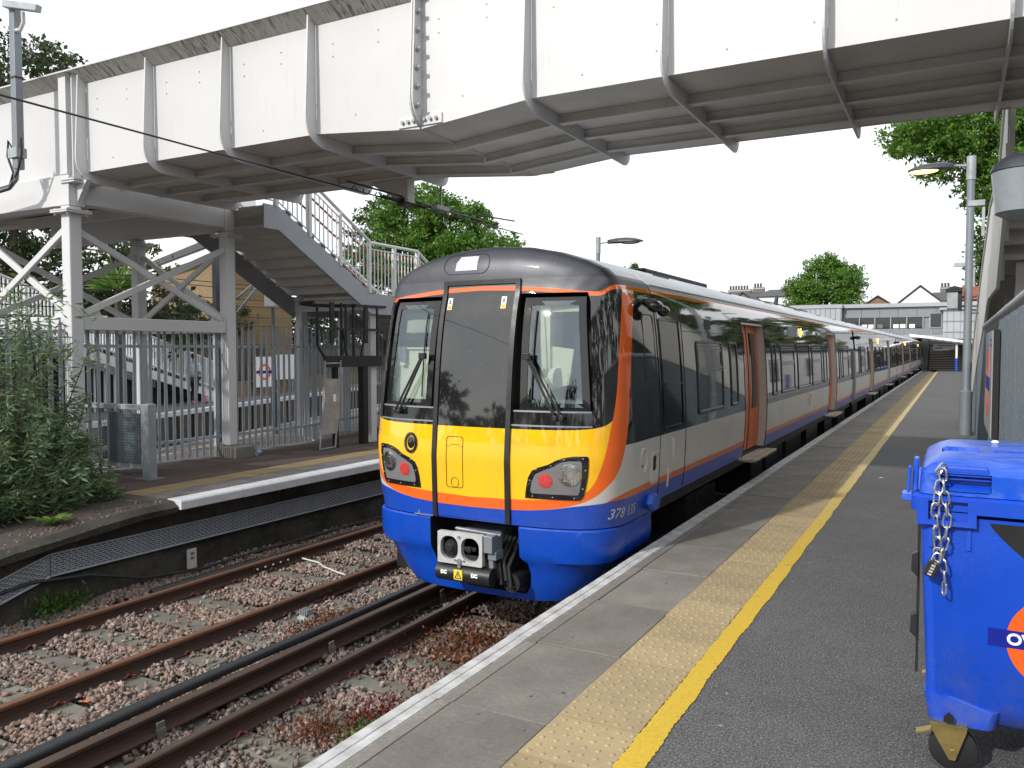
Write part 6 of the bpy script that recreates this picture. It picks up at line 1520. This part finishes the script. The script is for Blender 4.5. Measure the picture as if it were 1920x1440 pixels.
# person walking on the far platform
def person(label, loc, rz):
    t = thing('person', label, 'person', loc, rz)
    def skin(name, mt, verts, edges, rad, root=0):
        me = bpy.data.meshes.new(name); me.from_pydata(verts, edges, []); o = bpy.data.objects.new(name, me); COL.objects.link(o); o.parent = t
        o.modifiers.new('s', 'SKIN'); o.modifiers.new('u', 'SUBSURF').levels = 1; o.modifiers['u'].render_levels = 1
        for v, r in zip(me.skin_vertices[0].data, rad): v.radius = (r, r); v.use_root = False
        me.skin_vertices[0].data[root].use_root = True; me.materials.append(M[mt]); return o
    V = [(0, 0, .92), (0, 0, 1.15), (0, 0, 1.40), (0, .01, 1.50), (0, .03, 1.58), (0, .03, 1.70), (-.18, 0, 1.40), (-.24, -.02, 1.12), (-.20, .18, .98), (.18, 0, 1.40), (.24, -.04, 1.12), (.16, .20, 1.05), (-.09, 0, .88), (-.10, .14, .50), (-.10, .10, .08), (-.10, .24, .04), (.09, 0, .88), (.10, -.06, .48), (.10, -.30, .12), (.10, -.20, .04)]
    E = [(0, 1), (1, 2), (2, 3), (3, 4), (4, 5), (2, 6), (6, 7), (7, 8), (2, 9), (9, 10), (10, 11), (0, 12), (12, 13), (13, 14), (14, 15), (0, 16), (16, 17), (17, 18), (18, 19)]
    skin('body', 'skin', V, E, [.13, .13, .14, .05, .085, .10, .055, .042, .035, .055, .042, .035, .085, .06, .042, .035, .085, .06, .042, .035])
    skin('shirt', 'shirt', [V[0], V[1], V[2], V[6], V[7], V[9], V[10]], [(0, 1), (1, 2), (2, 3), (3, 4), (2, 5), (5, 6)], [.15, .15, .165, .085, .07, .085, .07])
    skin('trousers', 'trousers', [(0, 0, .94), V[12], V[13], V[14], V[16], V[17], V[18]], [(0, 1), (1, 2), (2, 3), (0, 4), (4, 5), (5, 6)], [.15, .11, .085, .065, .11, .085, .065])
    MB().ball((0, .02, 1.70), (.105, .115, .10), 12, 8).build('hair', 'hair', t, True); MB().ball((0, .128, 1.62), (.016, .022, .02), 8, 6).build('nose', 'skin', t, True)
    return t
person('person in a pale blue shirt and dark trousers walking on the far platform', P19(12.3, 6.3, 0), RZ - math.pi / 2)
bg = MB().tube([(0, 0, 0), (0, 0, .05), (0, 0, .26), (0, 0, .34)], [.14, .19, .17, .08], 10).build('shopping_bag', 'paper_bag', None, True); bg.location = P19(13.2, 6.3, .0); tag(bg, 'white and red shopping bag standing on the far platform', 'bag')

# ---- buildings on the left
def face_mat(p0, p1): a = math.atan2(p1[1] - p0[1], p1[0] - p0[0]); return Matrix.Translation((p0[0], p0[1], 0)) @ Matrix.Rotation(a, 4, 'Z')
yb = thing('brick_building', 'yellow brick building with a white fascia seen between the trestle braces', 'building', (-41.0, 31.5, 0), math.atan2(-.44, .9))
MB().box(0, 0, -1.3, 14.5, 3, 6.05).build('wall', 'stock_brick', yb); MB().box(-.4, -.45, 6.06, 14.9, 3.4, 6.42).build('fascia', 'render_white', yb); MB().box(-.5, -.55, 6.43, 15, 3.5, 6.75).build('roof', 'slate', yb)
wb = thing('white_building', 'white rendered building with a small grey window above the brick building', 'building', (-54, 41.1, 0), math.atan2(-.44, .9))
MB().box(0, 0, -1.3, 16.5, 3, 14.5).build('wall', 'render_white', wb)
for x in (1.2, 5.2, 9.2, 13.2):
    w_ = MB().box(x, -.06, 10.2, x + 1.6, .0, 12.0).build('window_frame', 'bldg_grey', wb); MB().box(x + .12, -.075, 10.32, x + .76, -.061, 11.88).build('pane', 'green_glass', w_); MB().box(x + .84, -.075, 10.32, x + 1.48, -.061, 11.88).build('pane', 'green_glass', w_)

# ============================================================ station building across the tracks
sb = thing('station_building', 'grey panelled station building bridging the tracks with a long window band', 'building', (0, 88, 0))
b = MB(); b.box(-40, 0, 3.0, 6, 14, 6.0); b.build('frame', 'bldg_grey', sb)
MB().box(-9.9, -.5, 6.05, 6.2, .6, 6.42).build('roof_edge', 'bldg_light', sb); MB().box(-40, -.25, 5.95, -15.2, .4, 6.25).build('roof_edge', 'bldg_light', sb)
MB().box(-14.95, -1.1, 6.05, -9.92, .4, 6.42).build('roof_edge', 'bldg_light', sb)
pl = MB().box(0, -.16, 0, 1.0, -.005, 1.0).build('wall_panel', 'bldg_grey', sb); pl.location = (-9.85, 0, 5.05); pl.scale = (1.62, 1, .98)
for k in range(1, 6): inst('wall_panel', pl, sb, (-9.85 + 1.65 * k, 0, 5.05), None, (1.62, 1, .98))
# stair tower with vertical seams
MB().box(-14.8, -1.0, 2.0, -10.0, -.01, 6.04).build('tower', 'bldg_light', sb)
sm = MB().box(-.02, -1.04, 2.0, .02, -1.005, 6.03).build('seam', 'bldg_grey', sb); sm.location = (-14.4, 0, 0)
for k in range(1, 10): inst('seam', sm, sb, (-14.4 + .48 * k, 0, 0))
b = MB(); b.add([(-30, -.4, 2.2), (-15, -.4, 2.2), (-15, -.4, 4.4), (-24, -.4, 5.6), (-30, -.4, 5.6), (-30, -.05, 2.2), (-15, -.05, 2.2), (-15, -.05, 4.4), (-24, -.05, 5.6), (-30, -.05, 5.6)], [(0, 1, 2, 3, 4), (9, 8, 7, 6, 5), (0, 5, 6, 1), (1, 6, 7, 2), (2, 7, 8, 3), (3, 8, 9, 4), (4, 9, 5, 0)]); b.build('stair_enclosure', 'bldg_light', sb)
for k in range(14): MB().bar((-29 + k, -.45, 2.3), (-28.6 + k * .98, -.45, 4.6), .05, .05).build('seam', 'bldg_grey', sb)
# window band
MB().box(-9.85, -.10, 3.98, -2.75, -.01, 5.03).build('window_recess', 'dark_void', sb)
for k in range(5):
    x = -9.8 + 1.42 * k; wn_ = MB().box(x + .03, -.16, 4.0, x + 1.37, -.12, 5.0).build('window', 'dark_glass', sb)
    for q in range(1 + k % 2): MB().box(x + .2 + .6 * q, -.175, 4.0, x + .68 + .6 * q, -.165, 4.38).build('notice', 'green_glass' if (k == 2) else 'render_white', wn_)
mc = MB().box(-.04, -.22, 3.95, .04, -.10, 5.04).build('mullion', 'bldg_light', sb); mc.location = (-9.83, 0, 0)
for k in range(1, 6): inst('mullion', mc, sb, (-9.83 + 1.42 * k, 0, 0))
w = MB().box(-2.1, -.18, 4.1, -1.2, -.02, 5.35).build('window', 'dark_glass', sb); MB().box(-2.2, -.12, 4.0, -1.1, -.015, 5.45).build('window_frame', 'bldg_light', sb)
MB().box(-9.9, -.30, 3.36, -1.0, -.02, 3.93).build('spandrel', 'bldg_grey', sb); MB().box(-9.9, -.36, 3.0, -1.0, -.02, 3.34).build('spandrel', 'bldg_light', sb)
for k in range(7): MB().box(-9.5 + 1.25 * k, -.38, 3.02, -9.45 + 1.25 * k, -.31, 3.92).build('rib', 'bldg_light', sb)
# clad stair block on the platform and its seams
MB().box(-1.0, -2.2, 2.9, 5.8, -.03, 5.6).build('clad_block', 'bldg_light', sb)
for k in range(9): MB().box(-.7 + .55 * k, -2.24, 2.92, -.66 + .55 * k, -2.205, 5.58).build('seam', 'bldg_grey', sb)
for z in (3.5, 4.5): MB().box(-.98, -2.27, z, 3, -2.245, z + .07).build('rail', 'bldg_grey', sb)
MB().box(-1.3, -2.5, 5.62, 6, -.2, 5.80).build('roof_edge', 'bldg_light', sb)
MB().box(-9, 1.0, -1.0, 6, 13.9, 2.98).build('passage', 'dark_void', sb)
b = MB(); b.box(-2.75, -2.1, -1.1, -2.2, 1, 2.95); b.box(1.6, -2.1, 0, 5.8, 1, 2.85); b.build('pier', 'bldg_light', sb)
MB().box(-2.2, -2.0, 2.3, 1.6, -1.9, 2.85).build('stair_header', 'bldg_grey', sb)
for k in range(14): MB().box(-2.1, -3.2 + .26 * k, -.0, 1.55, -2.94 + .26 * k + .01, .09 + .16 * k).build('step', 'brick_dark' if 0 else 'chimney_brick', sb); MB().box(-2.1, -3.22 + .26 * k, .055 + .16 * k, 1.55, -3.12 + .26 * k, .095 + .16 * k).build('step_nosing', 'render_white', sb)
# canopy, its blue and white column, hanging sign
cy = thing('platform_canopy', 'white sloping platform canopy in front of the station building', 'canopy', (0, 80, 0))
b = MB(); b.prism([(-3.55, 3.30), (.6, 2.72), (4.5, 2.80), (4.5, 2.62), (.6, 2.50), (-3.5, 3.08)], 'y', 0, 5.5); b.build('roof', 'render_white', cy)
o = MB().cyl((.16, .6, 0), (.16, .6, 1.15), .10, 14).build('column_base', 'blue_paint', cy); MB().cyl((.16, .6, 1.151), (.16, .6, 2.55), .095, 14).build('column', 'render_white', cy)
for k in range(6): MB().bar((-2.8 + .6 * k, .5, 2.98 - .09 * k), (-2.5 + .6 * k, .5, 2.80 - .09 * k), .04, .06).build('truss', 'grey_steel', cy)
hsn = thing('hanging_sign', 'white hanging direction sign above the station steps', 'sign', (-.75, 82.5, 2.15)); MB().box(-.95, 0, -.25, .75, .08, .25).build('board', 'render_white', hsn); MB().box(-.6, -.012, .06, .5, -.002, .14).build('lettering', 'orange_paint', hsn); MB().box(-.8, -.012, -.15, -.2, -.002, -.07).build('lettering', 'black_rubber', hsn)
for x in (-.7, .5): MB().bar((x, .04, .25), (x, .04, .75), .03, .03).build('hanger', 'grey_steel', hsn)

# low pale platform building beyond the right-hand stair (seen mirrored in the train windows)
pb_ = thing('platform_building', 'low cream panelled platform building hidden beyond the right-hand stair, mirrored in the train', 'building', (1.35, 30, 0))
MB().box(.02, 0, 0, 3.0, 46, 2.5).build('wall', 'bldg_light', pb_); MB().box(-.12, -.2, 2.52, 3.1, 46.2, 2.72).build('roof', 'slate', pb_)
pn = MB().box(-.03, .03, .35, .018, 2.97, 2.45).build('panel', 'rail_white', pb_)
for k in range(1, 15): inst('panel', pn, pb_, (0, 3.06 * k, 0))
for k in range(5): MB().box(-.05, 3.9 + 9.2 * k, .9, -.031, 5.6 + 9.2 * k, 2.1).build('window', 'dark_glass', pb_)
MB().box(-.06, 7.1, .4, -.031, 8.0, 1.2).build('door', 'roundel_blue', pb_)
# ---- houses and trees beyond the station
def house(label, loc, w, d, eave, ridge, wall, roof, chim=(), gable=True, rz=0, name='house', band=None):
    t = thing(name, label, 'house', loc, rz, 'houses beyond the station')
    MB().box(0, 0, -2, w, d, eave).build('wall', wall, t)
    b = MB()
    if gable: 
        b.prism([(-.3, eave + .02), (w * .5, ridge), (w + .3, eave + .02)], 'y', .25, d + .2); MB().prism([(0, eave), (w, eave), (w * .5, ridge - .25)], 'y', -.002, .24).build('gable', wall, t)
        for s in (0, 1): MB().bar((w * .5, .05, ridge + .03), (w * s + (-.35, .35)[s], .05, eave - .05), .5, .16).build('barge_board', 'slate', t)
    else: b.add([(-.3, -.3, eave + .02), (w + .3, -.3, eave + .02), (w + .3, d + .3, eave + .02), (-.3, d + .3, eave + .02), (w * .25, d * .5, ridge), (w * .75, d * .5, ridge)], [(3, 2, 1, 0), (0, 1, 5, 4), (1, 2, 5), (2, 3, 4, 5), (3, 0, 4)])
    rf = b.build('roof', roof, t)
    for cx, cw, chh in chim:
        MB().box(cx, d * .4, eave, cx + cw, d * .4 + .9, ridge + chh).build('chimney', 'chimney_brick', rf); MB().box(cx - .08, d * .4 - .08, ridge + chh - .3, cx + cw + .08, d * .4 + .98, ridge + chh - .12).build('chimney_band', 'bldg_light', rf)
        b = MB()
        for k in range(max(2, int(cw / .45))): b.cyl((cx + .25 + .42 * k, d * .4 + .45, ridge + chh), (cx + .25 + .42 * k, d * .4 + .45, ridge + chh + .6), .15, 8)
        b.build('chimney_pots', 'brick_dark', rf)
    return t
house('white gabled house with a dark slate roof above the station roof', (-7.2, 128, 0), 5.6, 9, 8.3, 10.9, 'render_white', 'slate')
house('low white house wing with slate roof joining the white gable', (-3.9, 131, 0), 3.6, 8, 8.8, 10.3, 'render_white', 'slate', gable=False)
house('brick house with a tall chimney stack right of the white gable', (-3.0, 135, 0), 4.2, 8, 9.3, 10.6, 'stock_brick', 'slate', ((.9, 1.6, .7),), gable=False)
house('red brick house with a steep red tiled roof behind the lamp post', (-.8, 122, 0), 7, 9, 8.4, 10.7, 'stock_brick', 'red_roof', gable=False)
house('small red roofed house peeping over the station roof beside the tree', (-11.2, 126, 0), 3.0, 7, 8.3, 9.5, 'stock_brick', 'red_roof')
house('long grey roofed terrace with a row of chimney pots over the train roof', (-31, 122, 0), 6.5, 9, 9.7, 10.7, 'render_white', 'slate', ((.3, 3.4, .35), (4.0, 1.6, .6)), gable=False)
house('terrace house with white cornice and a stone chimney left of the far tree', (-25.6, 119, 0), 6.3, 9, 9.4, 10.7, 'render_white', 'slate', ((3.6, 1.3, .7),), gable=False)
house('brick house with a dark side roof between the two terraces', (-26.5, 112, 0), 2.2, 7, 8.6, 9.7, 'chimney_brick', 'slate')
make_tree('broadleaf_tree', 'round bright green tree standing beyond the station roof', (-15.5, 115, -1.2), (-15.2, 115, 7), [((-15.4, 115, 10.6), (3.6, 3, 3.2)), ((-17.6, 114.5, 9.2), (2.6, 2.5, 2.2)), ((-13.0, 115, 10.0), (2.8, 2.5, 2.9)), ((-12.2, 115, 8.2), (2.2, 2.2, 2.0)), ((-18.6, 115, 8.0), (2.2, 2.2, 1.6)), ((-14.6, 115, 12.4), (1.9, 1.9, 1.5))], 30000, .26, 'leaf_bright', group='trees around the station', trunk_r=.4, sub=.42, per=24)
make_tree('broadleaf_tree', 'small dark green tree just above the train roof', (-37, 100, -1.2), (-37, 100, 7), [((-37.0, 100, 11.6), (1.9, 1.6, 1.2)), ((-34.6, 100, 10.7), (1.5, 1.3, 1.1)), ((-39, 100, 10.4), (1.6, 1.6, 1.2))], 7000, .25, 'leaf_mid', group='trees around the station', sub=.4)
# tree behind the left stair: darker open half and bright half
make_tree('broadleaf_tree', 'bright green leafy tree behind the stair and the train roof', (-21.0, 31, -1.2), (-21.2, 31, 4.5), [((-21.8, 31, 7.6), (2.0, 1.8, 1.7)), ((-19.6, 31, 7.0), (2.0, 1.8, 1.6)), ((-18.3, 30.6, 6.0), (1.7, 1.6, 1.3)), ((-22.3, 30.5, 6.0), (2.2, 1.8, 1.5)), ((-20.0, 30.5, 5.4), (2.4, 1.8, 1.4)), ((-20.6, 31, 8.5), (1.2, 1.2, .7)), ((-18.9, 31, 7.9), (.8, .8, .7))], 52000, .13, 'leaf_bright', group='trees behind the island platform', trunk_r=.22, sub=.22, shell=.2)
make_tree('broadleaf_tree', 'darker thin-leaved tree left of the bright green one behind the stair', (-25.2, 31.5, -1.2), (-25.2, 31.5, 4.0), [((-25.0, 31.5, 6.9), (1.8, 1.5, 1.9)), ((-26.0, 31.5, 5.6), (1.6, 1.5, 1.5)), ((-24.4, 31.5, 8.3), (1.3, 1.2, .9)), ((-24.0, 31.0, 5.2), (1.6, 1.4, 1.3))], 9000, .14, 'leaf_mid', group='trees behind the island platform', trunk_r=.2, sub=.26, shell=.3)
# dark tree at the far left, over and under the bridge
make_tree('broadleaf_tree', 'dark green tree at the far left seen above and below the footbridge', (-27.0, 15.5, -1.2), (-26.8, 15.5, 4), [((-27.6, 15.8, 10.6), (2.4, 2.2, 2.0)), ((-25.6, 15.6, 9.6), (1.9, 2.0, 1.4)), ((-26.2, 15.2, 8.0), (2.6, 2.0, 1.4)), ((-27.5, 15, 6.0), (2.6, 2.0, 1.6)), ((-23.9, 16.2, 5.6), (1.6, 1.3, 1.1)), ((-25.5, 15.5, 4.2), (2.0, 1.6, 1.3)), ((-22.6, 16.6, 4.6), (1.2, 1.0, .8)), ((-25.5, 17.6, 3.2), (1.8, 1.4, 1.5)), ((-24.4, 18.8, 3.0), (1.4, 1.2, 1.3)), ((-27.2, 17.0, 2.5), (2, 1.5, 1.8)), ((-29, 15, 8.5), (2.5, 2, 2.5))], 42000, .15, 'leaf_dark', group='trees behind the island platform', trunk_r=.28, sub=.28, shell=.35)
make_tree('broadleaf_tree', 'overhanging green tree with drooping leaf sprays above the right-hand stair', (3.6, 27, 0), (2.6, 26.8, 5.5), [((.6, 26.5, 7.6), (1.7, 1.5, 1.2)), ((-.9, 26.2, 8.2), (1.25, 1.2, .75)), ((1.6, 26.5, 6.6), (1.3, 1.4, 1.1)), ((1.4, 26.5, 5.6), (.95, 1.1, .8)), ((1.3, 26.8, 8.6), (2.4, 1.6, 1.2)), ((3.2, 27, 7.5), (2, 1.6, 1.6)), ((.7, 26.9, 6.6), (.9, 1, .9))], 62000, .125, 'leaf_bright', group='trees around the station', trunk_r=.25, sub=.20, shell=.12, aspect=2.4)
make_tree('broadleaf_tree', 'small tree visible between the right-hand stair and the lamp post', (1.9, 60, 0), (1.8, 60, 5), [((1.5, 60, 7.0), (1.0, 1, 1.3)), ((1.7, 60, 8.6), (.8, .8, 1.0)), ((2.3, 60, 6.5), (1.2, 1, 1.5))], 6000, .2, 'leaf_mid', group='trees around the station', sub=.3)
# palm-like plant and ivy hedge
pt = thing('cordyline_plant', 'spiky yellow green palm-like plant beyond the trestle', 'plant', (-21.0, 15.0, 1.7)); MB().tube([(0, 0, -2.8), (0, 0, 1.9)], .09, 8).build('trunk', 'bark', pt)
n = 170; D = RNG.normal(size=(n, 3)); D[:, 2] = np.abs(D[:, 2]) * .8; D /= np.linalg.norm(D, axis=1, keepdims=True)
leaves('leaves', 'leaf_lime', np.tile(np.array([[0, 0, 1.95]]), (n, 1)) + D * .05, .85, 14, D * 3, pt, .15)
hd_ = thing('ivy_hedge', 'dense dark ivy hedge on top of the brick wall behind the far platform', 'hedge', P19(12.5, 8.4, 2.1), RZ)
P, tn = blob_points([((2 + 3.0 * k, .3 + .3 * (k % 2), .55 + .25 * (k % 3)), (2.3, 1.0, 1.0)) for k in range(11)], 24000, .6, .25)
leaves('foliage', 'leaf_ivy', P, .14, 1.5, None, hd_, seedtint=tn)
bs = thing('shrub', 'leafy shrub growing at the foot of the brick building behind the trestle', 'shrub', (-27.0, 19.6, .6)); P, tn = blob_points([((0, 0, 1.6), (1.2, 1.0, 1.1)), ((1.2, .8, 1.2), (1.0, .9, .9)), ((-1.5, -.6, 1.0), (1.2, .9, 1.0))], 7000, .5, .25); leaves('foliage', 'leaf_mid', P, .13, 1.8, None, bs, seedtint=tn)
# wooded bank behind the photographer, seen only as reflections in the train
P, tn = blob_points([((-48 + 9 * k, -42 + 4 * math.sin(k * 1.7), 3.2 + 1.8 * math.sin(k * 2.3)), (6.2, 4, 4.6 + 1.4 * math.sin(k * 1.3))) for k in range(12)], 16000, .7, 1.0, 20)
tb_ = leaves('treeline', 'leaf_dark', P, .75, 1.5, None, None, seedtint=tn); tag(tb_, kind='stuff')
P, tn = blob_points([((9 + 2 * math.sin(k * 2.1), -4 + 7.5 * k, 2.9 + 1.0 * math.sin(k * 1.9)), (3.2, 4.6, 4.6 + 1.6 * math.sin(k * 1.3))) for k in range(12)], 14000, .7, .9, 20)
tb_ = leaves('treeline', 'leaf_dark', P, .7, 1.5, None, None, seedtint=tn); tag(tb_, kind='stuff')
# aeroplane
ap = thing('aeroplane', 'tiny aeroplane crossing the white sky above the footbridge', 'aeroplane', (0, 0, 0)); s = 1.0
ap.location = (-575, 500 * 1.0, 352 if 0 else 330); 
b = MB(); b.tube([(-5, 0, 0), (-4, 0, 0), (3, 0, 0), (5.5, 0, .3)], [.2, .55, .55, .12], 10); b.build('fuselage', 'plane_grey', ap, True)
for s in (-1, 1): MB().prism([(-.6, s * .5), (.9, s * .5), (2.4, s * 5.2), (1.7, s * 5.2)], 'z', -.12, .05).build('wing', 'plane_grey', ap); MB().prism([(4.2, s * .1), (5.2, s * .1), (5.6, s * 1.8), (5.1, s * 1.8)], 'z', .2, .3).build('tailplane', 'plane_grey', ap)
MB().prism([(4.2, .3), (5.3, .3), (5.8, 1.8), (5.2, 1.8)], 'y', -.08, .08).build('fin', 'plane_grey', ap)
